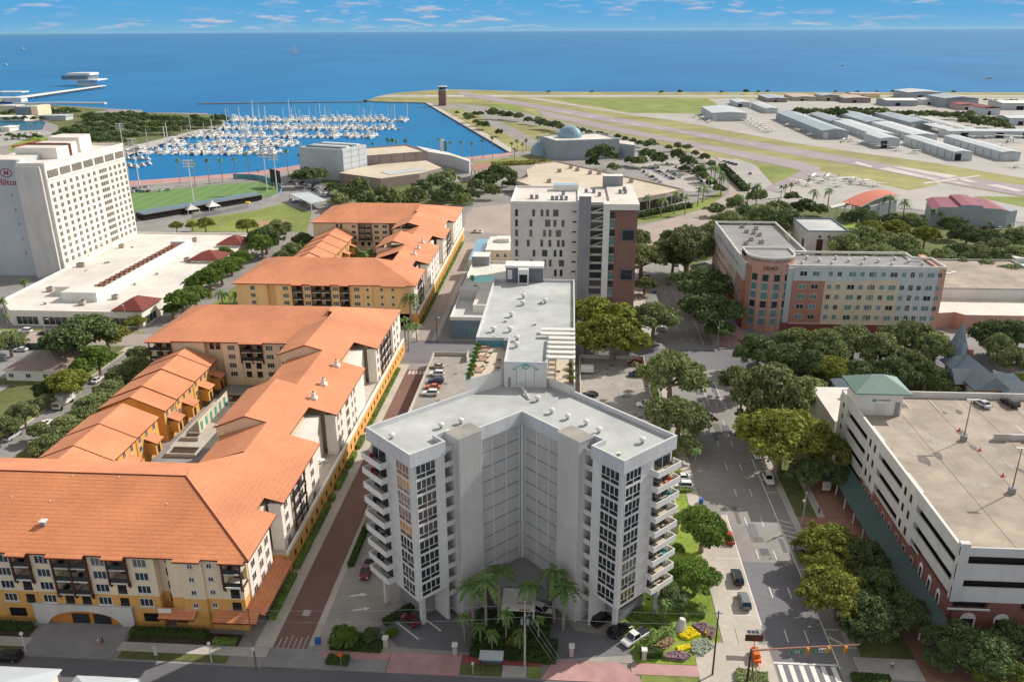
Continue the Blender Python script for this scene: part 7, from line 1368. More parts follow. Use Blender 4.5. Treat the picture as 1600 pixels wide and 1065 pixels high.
# ---------------------------------------------------------------- vehicles
def loft(mb, secs, m, close=True):
    """secs: list of rings of equal length"""
    n = len(secs[0]); i0 = len(mb.v); mi = mb.mi(m)
    for s_ in secs: mb.v += [tuple(p) for p in s_]
    for k in range(len(secs) - 1):
        for j in range(n):
            a = i0 + k * n + j; b = i0 + k * n + (j + 1) % n; mb.f.append((a, b, b + n, a + n)); mb.fm.append(mi)
    if close: mb.f.append(tuple(range(i0, i0 + n))); mb.fm.append(mi); mb.f.append(tuple(range(i0 + (len(secs) - 1) * n, i0 + len(secs) * n))[::-1]); mb.fm.append(mi)
def make_car(kind):
    """nose towards +Y, base at z 0; lengths in metres"""
    spec = dict(sedan=(4.7, 1.82, .92, 1.42, [(-1.75, .0), (-1.15, 1), (.15, 1), (1.0, .0)]), suv=(4.8, 1.95, 1.08, 1.75, [(-2.2, .0), (-1.95, 1), (.25, 1), (1.05, .0)]), pickup=(5.7, 2.0, 1.1, 1.85, [(-.35, .0), (-.2, 1), (.95, 1), (1.6, .0)]))[kind]
    L_, W, hb, hr, cab = spec; T = bpy.data.objects.new('parked_car' if kind != 'pickup' else 'pickup_truck', None); col.objects.link(T)
    b = MB(); st = [(-.5, .86, .5, .80), (-.485, .95, .34, .93), (-.36, 1, .28, 1.0), (.0, 1, .26, 1.0), (.22, 1, .28, .98), (.34, .99, .28, .92), (.465, .93, .32, .78), (.5, .80, .46, .64)]
    secs = []
    for t, wf, z0, zf in st:
        y = t * L_; hw = W / 2 * wf; zt = z0 + (hb - z0) * 1.0 if zf == 1 else hb * zf
        if kind == 'pickup' and t < -.1: zt = hb
        secs.append([(-hw * .92, y, z0), (hw * .92, y, z0), (hw, y, z0 + (zt - z0) * .45), (hw * .97, y, zt - .06), (hw * .84, y, zt), (-hw * .84, y, zt), (-hw * .97, y, zt - .06), (-hw, y, z0 + (zt - z0) * .45)])
    loft(b, secs, 'car_paint')
    (y0, _), (y1, _), (y2, _), (y3, _) = cab; rw = W * .36; bw = W * .455
    b.prism([(-rw, y1), (rw, y1), (rw, y2), (-rw, y2)], hr - .05, hr, 'car_paint')
    for x in (-1, 1):
        for (ya, yb) in ((y0, y1), (y3, y2)): b.tube([(x * bw, ya, hb - .02), (x * rw, yb, hr - .02)], .05, .05, 4, 'car_paint', False)
    link_ = b.build('body', T)
    g = MB(); loft(g, [[(-bw, y0, hb - .05), (bw, y0, hb - .05), (bw, y0 + .01, hb - .04), (-bw, y0 + .01, hb - .04)], [(-bw, y1, hb - .05), (bw, y1, hb - .05), (rw, y1, hr - .052), (-rw, y1, hr - .052)], [(-bw, y2, hb - .05), (bw, y2, hb - .05), (rw, y2, hr - .052), (-rw, y2, hr - .052)], [(-bw, y3, hb - .05), (bw, y3, hb - .05), (bw, y3 - .01, hb - .04), (-bw, y3 - .01, hb - .04)]], 'car_glass'); g.build('windows', T)
    if kind == 'pickup': m = MB(); m.box(-W * .42, W * .42, -L_ * .49, -.55, hb + .01, hb + .06, 'cloth_dark'); m.build('bed_cover', T)
    for x in (-1, 1):
        for y in (-.3, .31):
            w_ = MB(); w_.tube([(x * (W / 2 - .22), y * L_, .34), (x * (W / 2 + .01), y * L_, .34)], .34, .34, 12, 'tyre'); wo = w_.build('wheel', T); r_ = MB(); r_.tube([(x * (W / 2 + .012), y * L_, .34), (x * (W / 2 + .03), y * L_, .34)], .2, .17, 10, 'metal'); r_.build('rim', wo)
        m = MB(); m.box(x * W * .36 - .2, x * W * .36 + .2, L_ * .47, L_ * .493, hb * .58, hb * .74, 'headlight'); m.build('headlight', T)
        m = MB(); m.box(x * W * .38 - .16, x * W * .38 + .16, -L_ * .503, -L_ * .48, hb * .68, hb * .9, 'taillight'); m.build('tail_light', T)
    return T
PC = {k: make_car(k) for k in ('sedan', 'suv', 'pickup')}
for k, T in PC.items(): tag(T, 'car', 'car' if k != 'pickup' else 'pickup truck')
COL = dict(white=(.8, .8, .79), silver=(.5, .52, .54), grey=(.17, .18, .19), black=(.012, .013, .016), navy=(.03, .05, .12), blue=(.04, .1, .3), red=(.45, .02, .03), maroon=(.16, .02, .03), orange=(.62, .12, .05), beige=(.45, .4, .32), teal=(.1, .3, .33))
def car(kind, px, py, rz, c, label, z=0.07, group=None):
    x, y = G(px, py, z + .7); T = dup(PC[kind], (x, y, z), rz, 1.0, label, group, COL[c]); T['category'] = 'pickup truck' if kind == 'pickup' else 'car'; return T
Yd, Xd = 0.0, PI / 2
for a in [('sedan', 1139, 838, Yd, 'red', 'red car half hidden by the round bright green tree'), ('suv', 1152, 900, Yd, 'black', 'black SUV parked ahead of the dark roof-racked SUV beside the lawn'), ('suv', 1163, 937, Yd, 'grey', 'dark grey SUV with a pale sunroof parked last in the beige bay'),
          ('sedan', 1182, 708, PI, 'white', 'white hatchback in the upper parking bay under the yellow-green tree'), ('suv', 1201, 747, PI, 'white', 'white SUV in the parking bay below the white hatchback'), ('sedan', 1251, 862, PI, 'black', 'black car parked under the yellow-olive tree'),
          ('suv', 1066, 757, Xd, 'white', 'white SUV parked nearest the hedge beside the right balconies'), ('sedan', 1064, 744, Xd, 'white', 'white sedan parked behind the white SUV beside the right balconies'),
          ('sedan', 640, 966, math.radians(52), 'maroon', 'dark red coupe in the marked bay beside the tower forecourt'), ('suv', 941, 966, math.radians(-50), 'black', 'large black SUV under the right wing of the grey tower'), ('suv', 968, 983, math.radians(-50), 'black', 'black car between the black SUV and the white pickup'), ('pickup', 993, 994, math.radians(132), 'white', 'white pickup truck with dark bed cover beside the clipped hedge'), ('suv', 847, 952, math.radians(-120), 'white', 'white SUV half hidden behind the entrance palms'), ('pickup', 573, 889, PI, 'maroon', 'dark red pickup truck in the lane under the left balconies'),
          ('sedan', 1016, 376, Yd, 'white', 'white car under the oak at the road bend'), ('sedan', 1011, 430, Yd, 'red', 'red car parked by the brown tower'), ('suv', 1035, 512, Yd, 'silver', 'pale silver SUV under the spreading oak by the crossing'), ('sedan', 1057, 412, PI, 'navy', 'dark car under the oaks opposite the red car'),
          ('pickup', 20, 679, math.radians(-4), 'silver', 'silver pickup truck at the left edge of the side street'), ('sedan', 152, 592, Yd, 'white', 'white car on the side street beside the bushy green tree'), ('sedan', 70, 660, Yd, 'white', 'white car half under the street oaks'), ('suv', 39, 516, Xd, 'white', 'white SUV parked before the podium shop windows'), ('sedan', 70, 519, Xd, 'black', 'black car parked before the podium shop windows'), ('sedan', 32, 545, Xd, 'white', 'white car by the green fence at the left'),
          ('suv', 12, 1024, Xd, 'black', 'black car at the bottom left corner kerb'), ('sedan', 1068, 437, PI, 'silver', 'pale car in the shade beneath the avenue oaks')]: car(*a)
for a in [('sedan', 683, 571, Xd, 'beige', 'beige car farthest back on the left parking deck'), ('suv', 682, 583, Xd, 'white', 'white SUV second from the back on the left parking deck'), ('suv', 681, 594, Xd, 'navy', 'navy SUV between white and orange cars on the left parking deck'), ('sedan', 676, 603, Xd, 'orange', 'orange-red car on the left parking deck'), ('suv', 672, 613, Xd, 'white', 'white SUV nearest the camera on the left parking deck'),
          ('suv', 992, 567, Xd, 'maroon', 'maroon SUV at the back of the right parking deck'), ('suv', 994, 584, Xd, 'navy', 'navy SUV below the maroon one on the right parking deck'), ('sedan', 922, 615, Xd, 'black', 'black car alone at the left side of the right parking deck'), ('suv', 1008, 631, Xd, 'white', 'white SUV nearest the camera on the right parking deck')]: car(*a, z=3.02)
for a in [('sedan', 1535, 629, .25, 'silver', 'silver sedan on the garage roof deck'), ('suv', 1578, 628, .25, 'black', 'black and white jeep-like car on the garage roof deck')]: car(*a, z=17.45)
x, y = G(921, 580, 3.5); T = thing('cargo_trailer', 'white rounded trailer on the right parking deck', 'trailer', (x, y, 3.02)); b = MB(); b.box(x - 2.6, x + 1.2, y - 1.1, y + 1.1, 3.6, 5.3, 'offwhite'); b.tube([(x - 1.0, y - 1.1, 5.0), (x + 1.2, y - 1.1, 5.0)], .3, .3, 8, 'offwhite'); b.build('body', T); b = MB(); b.prism([(x + 1.2, y - .9), (x + 2.6, y - .3), (x + 2.6, y + .3), (x + 1.2, y + .9)], 3.3, 4.4, 'silver' if False else 'metal'); b.build('hitch', T)
x, y = G(98, 626, 1.5); T = thing('box_truck', 'white box truck parked under the trees of the side street', 'truck', (x, y, .05)); b = MB(); b.box(x - 1.2, x + 1.2, y - 1.6, y + 4.2, .8, 3.3, 'white'); b.build('box', T); b = MB(); b.box(x - 1.1, x + 1.1, y - 3.6, y - 1.65, .5, 2.3, 'offwhite'); b.box(x - .95, x + .95, y - 3.66, y - 3.61, 1.3, 2.1, 'car_glass'); b.build('cab', T)
for (i, j) in ((-1, -2.7), (1, -2.7), (-1, 2.6), (1, 2.6)): m = MB(); m.tube([(x + i * .8, y + j, .5), (x + i * 1.22, y + j, .5)], .5, .5, 10, 'tyre'); m.build('wheel', T)
# far parking lots: small cars with body and glass only
def far_car():
    b = MB(); loft(b, [[(-.8, -2.3, .35), (.8, -2.3, .35), (.8, -2.3, .85), (-.8, -2.3, .85)], [(-.92, -1.9, .25), (.92, -1.9, .25), (.9, -1.9, 1.0), (-.9, -1.9, 1.0)], [(-.92, 1.2, .25), (.92, 1.2, .25), (.9, 1.2, 1.0), (-.9, 1.2, 1.0)], [(-.8, 2.3, .35), (.8, 2.3, .35), (.76, 2.3, .7), (-.76, 2.3, .7)]], 'car_paint')
    b.box(-.68, .68, -1.3, .2, 1.5, 1.56, 'car_paint'); loft(b, [[(-.86, -1.9, 1.0), (.86, -1.9, 1.0), (.86, 1.1, 1.0), (-.86, 1.1, 1.0)], [(-.68, -1.3, 1.5), (.68, -1.3, 1.5), (.68, .2, 1.5), (-.68, .2, 1.5)]], 'car_glass'); return b.build('parked_car')
FC = far_car(); FC['category'] = 'car'; cc_ = ['white', 'silver', 'grey', 'black', 'white', 'silver', 'blue', 'maroon', 'beige', 'navy', 'teal', 'white']
def lot(rows, fmt, group):
    pts = []
    for (x0, y0, x1, y1, n) in rows:
        for k in range(n):
            if R.random() < .88: t = k / max(1, n - 1); pts.append((x0 + (x1 - x0) * t, y0 + (y1 - y0) * t))
    for i, p in enumerate(sorted(pts)):
        x, y = G(*p, .7); T = dup(FC, (x, y, .12), R.uniform(-.1, .1) + (PI / 2 if R.random() < .5 else 0), 1.0, fmt.format(ordn(i)), group, COL[R.choice(cc_)]); T['category'] = 'car'
lot([(1015, 261, 1050, 279, 9), (1024, 258, 1062, 276, 9), (1042, 255, 1080, 270, 9), (1078, 262, 1098, 286, 9), (1065, 250, 1085, 262, 5), (1000, 264, 1030, 284, 6), (1100, 272, 1108, 290, 4)], '{} car from the left in the lot beside the arena garage', 'cars in the arena lot')
lot([(1131, 252, 1160, 260, 6), (1172, 271, 1180, 270, 2), (1189, 280, 1191, 281, 1), (1166, 288, 1178, 294, 2)], '{} car from the left in the lot by the airport fence', 'cars in the airport fence lot')
lot([(455, 284, 500, 300, 10), (462, 281, 512, 298, 10), (470, 306, 486, 322, 5), (508, 301, 535, 312, 6), (455, 312, 468, 318, 3)], '{} car from the left in the lot behind the ball field corner', 'cars behind the ball field')
lot([(210, 294, 232, 291, 5), (222, 299, 262, 296, 5), (230, 234, 296, 211, 10), (212, 242, 226, 236, 3), (205, 300, 215, 298, 2)], '{} car from the left along the waterfront road', 'cars along the waterfront road')
lot([(-10, 212, 60, 207, 8), (0, 220, 40, 214, 5)], '{} car from the left in the waterfront car park', 'cars in the waterfront car park')
lot([(605, 309, 668, 307, 9), (520, 272, 524, 270, 1), (742, 361, 760, 361, 3), (733, 362, 735, 362, 1)], '{} car from the left in the lot before the theatre', 'cars before the theatre')
lot([(1475, 415, 1590, 405, 6), (1420, 350, 1440, 352, 2), (1578, 333, 1582, 333, 1), (1540, 356, 1560, 357, 3)], '{} car from the left near the airport terminal woods', 'cars near the terminal')
# ---------------------------------------------------------------- boats
def motor_yacht():
    b = MB(); R_ = lambda y, w_, z0, z1: [(-w_ * .5, y, z0), (w_ * .5, y, z0), (w_, y, z1), (-w_, y, z1)]
    loft(b, [R_(-6, 1.9, -.6, 1.1), R_(-2, 2.1, -.7, 1.2), (R_(3, 1.8, -.6, 1.5)), R_(5.6, .7, -.2, 1.9), R_(6.6, .08, .6, 2.0)], 'white'); h = b
    T = bpy.data.objects.new('motor_yacht', None); col.objects.link(T); h.build('hull', T)
    c = MB(); loft(c, [[(-1.6, -4.2, 1.2), (1.6, -4.2, 1.2), (1.4, -4.0, 2.9), (-1.4, -4.0, 2.9)], [(-1.6, 1.5, 1.4), (1.6, 1.5, 1.4), (1.3, .4, 2.9), (-1.3, .4, 2.9)], [(-1.2, 3.4, 1.6), (1.2, 3.4, 1.6), (1.1, 3.2, 1.75), (-1.1, 3.2, 1.75)]], 'white'); c.box(-1.3, 1.3, -3.6, -.6, 2.95, 3.5, 'white'); c.box(-1.5, 1.5, -3.9, -.4, 4.4, 4.55, 'offwhite')
    for x in (-1.3, 1.3): c.cyl(x, -3.6, 3.5, 4.4, .06, 'metal', 5); c.cyl(x, -.8, 3.5, 4.4, .06, 'metal', 5)
    c.build('cabin', T); w_ = MB(); w_.box(-1.62, 1.62, -3.4, .8, 2.0, 2.5, 'car_glass'); w_.build('windows', T); return tag(T, 'yacht', 'boat')
def sail_boat():
    b = MB(); R_ = lambda y, w_, z0, z1: [(-w_ * .4, y, z0), (w_ * .4, y, z0), (w_, y, z1), (-w_, y, z1)]; T = bpy.data.objects.new('sailing_boat', None); col.objects.link(T)
    loft(b, [R_(-5.2, 1.1, -.3, 1.0), R_(-1, 1.65, -.6, 1.0), R_(2.6, 1.2, -.5, 1.1), R_(5.4, .06, .3, 1.3)], 'white'); b.build('hull', T); c = MB(); c.box(-.9, .9, -2.4, 1.6, 1.0, 1.6, 'offwhite'); c.build('cabin', T)
    m = MB(); m.cyl(0, .8, 1, 16.5, .27, 'offwhite', 5); m.tube([(0, .7, 2.4), (0, -3.8, 2.4)], .14, .14, 5, 'offwhite'); m.build('mast', T); s_ = MB(); s_.tube([(0, .5, 2.65), (0, -3.6, 2.6)], .3, .22, 6, 'blue'); s_.build('sail_cover', T); return tag(T, 'sailing boat', 'boat')
MY, SB = motor_yacht(), sail_boat()
rows = [(187, 358, 640, 'farthest'), (199, 335, 626, 'second farthest'), (211, 300, 592, 'middle'), (224, 250, 468, 'second nearest'), (236, 222, 440, 'nearest')]; nb = 0
for ri, (py, x0, x1, nm) in enumerate(rows):
    a, c = G(x0, py), G(x1, py); L_ = c[0] - a[0]; n = int(L_ / 7.4); b = MB(); b.box(a[0] - 4, c[0] + 2, a[1] - 1.1, a[1] + 1.1, -1.4, -.5, 'concrete_pale')
    for k in range(0, n, 2): x = a[0] + L_ * (k + .5) / n; b.box(x - .4, x + .4, a[1] - 11, a[1] + 11, -1.3, -.55, 'concrete_pale'); b.cyl(x, a[1] + 11, -2.5, 1.6, .2, 'wood', 5); b.cyl(x, a[1] - 11, -2.5, 1.6, .2, 'wood', 5)
    T = tag(b.build('floating_dock'), '{} floating dock of the marina, lined with white boats'.format(nm), 'dock')
    for k in range(n):
        for sd in (1, -1):
            if R.random() < (.92 if ri < 4 else .85) and nb < 292:
                nb += 1; big = R.random() < .62; s_ = R.uniform(.95, 1.5) if big else R.uniform(.95, 1.45); x = a[0] + L_ * (k + .5) / n + R.uniform(-.5, .5); T = dup(MY if big else SB, (x, a[1] + sd * (8.6 + R.uniform(-.6, .8)), -1.35), (0 if sd > 0 else PI) + (PI if R.random() < .25 else 0), s_, ('white motor yacht moored on the {} marina dock' if big else 'masted sailing boat moored on the {} marina dock').format(nm), 'boats on the {} marina dock'.format(nm))
for i, (px, py, s_) in enumerate(((196, 246, 1), (206, 247, .9), (218, 246, 1), (228, 247, .9), (200, 258, 1), (210, 259, .9), (220, 257, .9), (230, 254, .9))): x, y = G(px, py); dup(MY, (x, y, -1.3), PI / 2 + R.uniform(-.2, .2), s_ * .7, '{} small motorboat from the left at the short dock behind the hotel'.format(ordn(i)), 'small boats by the short dock')
x, y = G(211, 236); dup(MY, (x, y, -1.3), PI / 2, 1.5, 'orange-yellow tour boat at the marina corner by the hotel', 'boats at the marina corner', ) ; 
x, y = G(461, 84); T = thing('sailing_boat', 'lone sailing boat with raised white sails out on the open sea', 'boat', (x, y, -1.4)); b = MB(); b.prism([(x - 16, y), (x, y - 4), (x + 16, y), (x, y + 4)], -1.6, 2.5, 'white'); b.build('hull', T); b = MB(); b.face([(x - 1, y, 4), (x + 14, y, 4), (x - 1, y + .5, 52)], 'white'); b.face([(x - 3, y, 4), (x - 14, y, 6), (x - 3, y + .5, 44)], 'white'); b.build('sail', T)
for i, (px, py, lab) in enumerate(((550, 68.6, 'small white speedboat trailing a wake far out at sea'), (35, 76.5, 'tiny white boat far out at the left'), (8, 101, 'white boat off the pier at the left edge'), (1315, 102, 'dark small boat right of the airfield shore'), (1545, 122, 'dark small boat far right off the shore'))): x, y = G(px, py); dup(MY, (x, y, -1.4), PI / 2, 1.2 + .8 * (py < 90), lab)  # a boat copy stands in for the marker buoy off the airfield
# ---------------------------------------------------------------- aeroplanes
def plane_proto():
    T = bpy.data.objects.new('light_aircraft', None); col.objects.link(T); b = MB(); b.tube([(0, 4, 1.5), (0, 3.4, 1.5), (0, 1, 1.7), (0, -1.5, 1.7), (0, -4.2, 1.7)], .35, .2, 8, 'white'); b.tube([(0, 3.4, 1.45), (0, 1.5, 1.6), (0, -1.6, 1.65)], .62, .4, 8, 'white'); b.build('fuselage', T)
    w_ = MB(); w_.prism([(-5.6, .3), (5.6, .3), (5.6, 1.4), (1, 1.9), (-1, 1.9), (-5.6, 1.4)], 2.15, 2.3, 'white'); w_.build('wing', T); t_ = MB(); t_.prism([(-1.8, -4.3), (1.8, -4.3), (1.6, -3.5), (-1.6, -3.5)], 1.7, 1.8, 'white'); t_.face([(0, -4.5, 1.7), (0, -3.2, 1.7), (0, -4.0, 3.1), (0, -4.6, 3.1)], 'offwhite'); t_.face([(.06, -4.5, 1.7), (.06, -4.6, 3.1), (.06, -4.0, 3.1), (.06, -3.2, 1.7)], 'offwhite'); t_.build('tail', T)
    g = MB(); [g.tube([(x, y, 0), (x * .5, y, 1.3)], .14, .08, 5, 'tyre') for x, y in ((-1.2, .8), (1.2, .8), (0, 3.2))]; g.build('landing_gear', T); c = MB(); c.box(-.5, .5, .8, 1.9, 1.75, 2.14, 'car_glass'); c.build('canopy', T); return tag(T, 'aircraft', 'light aircraft')
AP = plane_proto(); pl_ = [(1247, 287, 1.1, 'small'), (1262, 291, 1), (1274, 281, 1.5), (1296, 281, 1.4), (1325, 286, 1.5), (1349, 288, 1.4), (1281, 286, 1), (1336, 284, 1), (1099, 187, 1.4), (1109, 192, 1.1), (1320, 222, 1.2), (1329, 221, 1.1), (1374, 232, 1.5), (1346, 226, 1.3), (1521, 217, 1.2), (1540, 217, 1.2), (1578, 222, 2.4), (1588, 262, 1.3), (1222, 300, 1), (1310, 292, 1.1), (1367, 292, 1.2), (1232, 198, 1.2), (1250, 206, 1.2), (1268, 213, 1.1), (1402, 236, 1.3), (1430, 240, 1.2), (1556, 232, 1.3), (1505, 206, 1.1), (1190, 196, 1.1), (1085, 184, 1.2), (1352, 205, 1), (1415, 212, 1)]
for i, p in enumerate(sorted(pl_)): x, y = G(p[0], p[1]); dup(AP, (x, y, .25), R.choice([.4, -.5, 2.4, 1.2]), p[2], '{} parked light aeroplane from the left on the airfield aprons, tied down'.format(ordn(i)), 'parked light aeroplanes')
k = 0
for r_ in range(2):
    for i in range(11):
        px, py = (1146 + i * 5.2, 181 + i * 2.7) if r_ == 0 else (1150 + i * 5.4, 176.5 + i * 2.9); x, y = G(px, py); k += 1; dup(AP, (x, y, .2), -.6 + R.uniform(-.1, .1), 1.25, '{} plane along the {} tie-down row beside the lone hangar'.format(ordn(i), 'front' if r_ == 0 else 'back'), 'tied-down planes on the main apron')
# ---------------------------------------------------------------- masts, lamps, signs
def pole_thing(name, label, cat, px, py, h, r, m, extra=None, z=0, group=None):
    x, y = G(px, py, z) if px is not None else py; T = thing(name, label, cat, (x, y, z), group); b = MB(); b.cyl(x, y, z, z + h, r, m, 8, r * .6); b.build('pole', T); return T, x, y
for i, (px, py, h, lab) in enumerate(((304, 326, 29, 'tall ball field light mast before the near sideline'), (418, 300, 27, 'tall light mast left of the scoreboard'), (434, 306, 27, 'tall light mast right of the scoreboard'), (218, 290, 32, 'tall light mast seen right beside the hotel roof'), (198, 262, 34, 'floodlight mast rising behind the hotel roof'))):
    T, x, y = pole_thing('floodlight_mast', lab, 'floodlight mast', px, py, h, .45, 'offwhite'); b = MB()
    for q in range(3): b.box(x - 3.4, x + 3.4, y - .3, y + .3, h - 4 + q * 1.7, h - 3.7 + q * 1.7, 'metal'); [b.box(x - 3.2 + j * 1.3, x - 2.4 + j * 1.3, y - .6, y - .31, h - 4.1 + q * 1.7, h - 3.3 + q * 1.7, 'offwhite') for j in range(5)]
    b.build('lamp_rack', T)
def cobra(px, py, h, dx, lab, m='pole_grey', z=0.1, name='street_lamp'):
    T, x, y = pole_thing(name, lab, 'street lamp', px, py, h, .14, m, z=z); b = MB(); b.tube([(x, y, z + h - .1), (x + dx * .6, y, z + h + .25), (x + dx, y, z + h + .2)], .08, .06, 6, m); b.build('arm', T); b = MB(); b.box(x + dx - .35, x + dx + .45, y - .18, y + .18, z + h + .05, z + h + .22, 'offwhite'); b.build('lamp_head', T); return T
cobra(1079, 706, 6.4, 1.0, 'short grey street lamp between the pale oak and the avenue'); cobra(1039, 578, 6.0, 1.0, 'street lamp at the left corner of the far crossing'); cobra(73, 530, 7.4, 1.6, 'street lamp with curved arm by the white podium'); cobra(683, 535, 9, .8, 'thin street lamp beside the alley pool house', 'metal_dark'); cobra(768, 436, 7, -.8, 'lamp beside the pool terrace wall'); cobra(200, 517, 9.5, -.3, 'traffic signal pole at the podium corner pavement')
for i, (px, py, h, lab) in enumerate(((1253, 822, 8.4, 'tall pale steel pole on the brick plaza by the garage'), (1121, 541, 9, 'tall pale steel pole before the round hotel corner'), (1208, 620, 11, 'tall pale steel pole among the oaks of the cross street'))):
    T, x, y = pole_thing('steel_pole', lab, 'pole', px, py, h, .2, 'pole_grey'); b = MB(); b.box(x - .5, x + .1, y - .2, y + .2, h * .72, h * .78, 'light_grey'); b.box(x - .12, x + .14, y - .3, y - .18, h * .5, h * .62, 'metal'); b.build('equipment_box', T)
for i, (px, py, lab) in enumerate(((1505, 688, 'lamp post on the garage roof deck by the ramp wall'), (1580, 770, 'lamp post on the garage roof deck nearest the camera'))):
    T, x, y = pole_thing('deck_lamp', lab, 'lamp post', px, py, 9.6, .13, 'wood', z=17.41); b = MB(); b.box(x - 1.0, x + 1.0, y - .2, y + .2, 26.9, 27.1, 'offwhite'); b.build('lamp_head', T); b = MB(); b.box(x - .5, x + .5, y - .5, y + .5, 17.41, 18.6, 'mid_grey'); b.build('base', T)
for i, (px, py, lab) in enumerate(((41, 1019, 'globe lamp on the verge left of the garage drive'), (331, 1035, 'globe lamp on the verge right of the garage drive'))):
    T, x, y = pole_thing('globe_lamp', lab, 'street lamp', px, py, 3.8, .1, 'offwhite', z=.1); b = MB(); b.lathe(x, y, [(.01, 3.85), (.2, 3.9), (.32, 4.15), (.25, 4.4), (.01, 4.5)], 'white', 10); b.build('globe', T)
T, x, y = pole_thing('utility_pole', 'pale utility pole with transformers in front of the tower entrance', 'utility pole', 820, 1042, 13.5, .2, 'concrete_pale'); UX, UY = x, y
b = MB(); b.box(x - 1.2, x + 1.2, y - .1, y + .1, 13.0, 13.2, 'wood'); b.box(x - .9, x + .9, y - .1, y + .1, 11.7, 11.85, 'wood'); b.build('crossarm', T); b = MB(); [b.cyl(x + i, y - .3, 9.2, 10.2, .25, 'metal', 8) for i in (-.45, .45)]; b.build('transformer', T)
T, x, y = pole_thing('utility_pole', 'dark thin utility pole at the grass corner by the avenue', 'utility pole', 1113, 1054, 13, .17, 'metal_dark'); VX, VY = x, y; b = MB(); b.box(x - .5, x + .6, y - .1, y + .1, 12.5, 12.65, 'metal'); b.build('crossarm', T)
T, x, y = pole_thing('utility_pole', 'dark wooden utility pole at the alley mouth', 'utility pole', 401, 1046, 12.5, .16, 'wood'); WX, WY = x, y; b = MB(); b.box(x - .22, x + .22, y - .24, y - .14, 4.2, 5.0, 'offwhite'); b.build('notice', T)
def wire(p, q, sag, label, parent=None):
    b = MB(); P_, Q_ = Vector(p), Vector(q); pts = [P_.lerp(Q_, t / 10) - Vector((0, 0, 4 * sag * (t / 10) * (1 - t / 10))) for t in range(11)]; b.tube(pts, .035, .035, 4, 'metal'); tag(b.build('cable'), label, 'cable')
wire((UX, UY, 13), (VX, VY, 12.4), .5, 'upper power cable from the pale pole to the dark corner pole'); wire((UX, UY, 10.8), (VX, VY, 10.6), .7, 'lower cable from the pale pole to the dark corner pole'); wire((WX, WY, 12.2), (UX, UY, 12.9), .6, 'upper power cable between the alley pole and the pale pole'); wire((WX, WY, 10.2), (UX, UY, 10.4), .8, 'lower cable between the alley pole and the pale pole'); wire((WX, WY, 12.2), (-130, 107, 12), .8, 'power cable running left from the alley pole')
for i in range(3): wire((UX, UY, 12.6 - i * 1.4), (UX + 6.5 - i * .8, UY + 1.0, 0.2), .15, ['highest guy wire slanting down from the pale pole', 'middle guy wire slanting down from the pale pole', 'lowest guy wire slanting down from the pale pole'][i])
T, x, y = pole_thing('signal_mast', 'brown traffic signal mast with a long arm over the avenue', 'traffic signal mast', None, (30.6, 107.6), 7.2, .22, 'timber'); x, y = 30.6, 107.6
b = MB(); b.tube([(x, y, 6.9), (x + 9, y + 1.2, 7.0), (x + 17.6, y + 2.2, 7.1)], .17, .09, 8, 'salmon_dark'); b.build('arm', T); b = MB(); b.tube([(x + .1, y, 7.0), (x + .5, y - 3.4, .1)], .14, .14, 6, 'wood'); b.build('brace', T)
for u in (9.2, 12.6, 15.4):
    sx, sy, sz = x + u, y + u * .127 - .25, 6.55; s_ = MB(); s_.box(sx - .2, sx + .2, sy - .14, sy + .14, sz - .75, sz + .55, 'traffic_yellow'); so_ = s_.build('signal_head', T); s2 = MB()
    for q in range(3): s2.tube([(sx, sy - .15, sz + .32 - q * .4), (sx, sy - .38, sz + .32 - q * .4)], .16, .17, 8, 'traffic_yellow', False); s2.tube([(sx, sy - .142, sz + .32 - q * .4), (sx, sy - .16, sz + .32 - q * .4)], .13, .13, 8, 'black')
    s2.build('visor', so_)
def plate(u, w_, h_, m_, txt, tm, size, nm):
    sx, sy, sz = x + u, y + u * .127 - .3, 6.2; b = MB(); fr = Fr(sx, sy, 1, .127); b.box(0, w_, 0, .05, sz, sz + h_, m_, fr=fr); p = b.build(nm, T); letters(txt, fr, w_ / 2, .09, sz + h_ * .22, size, tm, p)
plate(6.3, 2.0, .55, 'sign_green', '1 St S', 'white', .5, 'street_sign'); plate(10.1, .75, .55, 'sign_green', '1', 'white', .45, 'route_sign'); plate(11.0, 1.15, .75, 'white', '\u2199\u2199', 'black', .7, 'lane_sign')
x, y = 33.2, 113.6; T = thing('message_trailer', 'orange arrow-board trailer with solar panels parked at the kerb corner', 'trailer', (x, y, .16)); b = MB(); b.box(x - .6, x + .6, y - 1.6, y + 1.6, .5, 1.0, 'orange'); b.box(x - .5, x + .5, y - .9, y + .9, 1.0, 1.7, 'orange'); b.tube([(x, y - 1.6, .6), (x, y - 3.0, .5)], .08, .08, 5, 'orange'); b.build('chassis', T)
b = MB(); b.box(x - 1.6, x + 1.4, y + 1.7, y + 1.85, 2.2, 3.5, 'timber'); b.cyl(x, y + 1.6, .9, 2.4, .08, 'orange', 6); b.build('message_board', T); b = MB(); b.box(x - 1.3, x + .9, y + 1.9, y + 2.9, 3.5, 3.58, 'light_grey'); [b.box(x - 1.2 + i * .7, x - .6 + i * .7, y + 2.0, y + 2.8, 3.581, 3.62, 'navy' if False else 'glass') for i in range(3)]; b.build('solar_panel', T)
for i in (-.75, .75): m = MB(); m.tube([(x + i - .08, y, .35), (x + i + .08, y, .35)], .33, .33, 10, 'tyre'); m.build('wheel', T)
x, y = G(768, 1045); T = thing('bus_shelter', 'bus shelter with a pale flat roof and benches on the front street verge', 'bus shelter', (x, y, .13)); b = MB(); b.box(x - 2.0, x + 2.0, y - .8, y + 1.4, 2.6, 2.75, 'hangar_white'); b.build('roof', T)
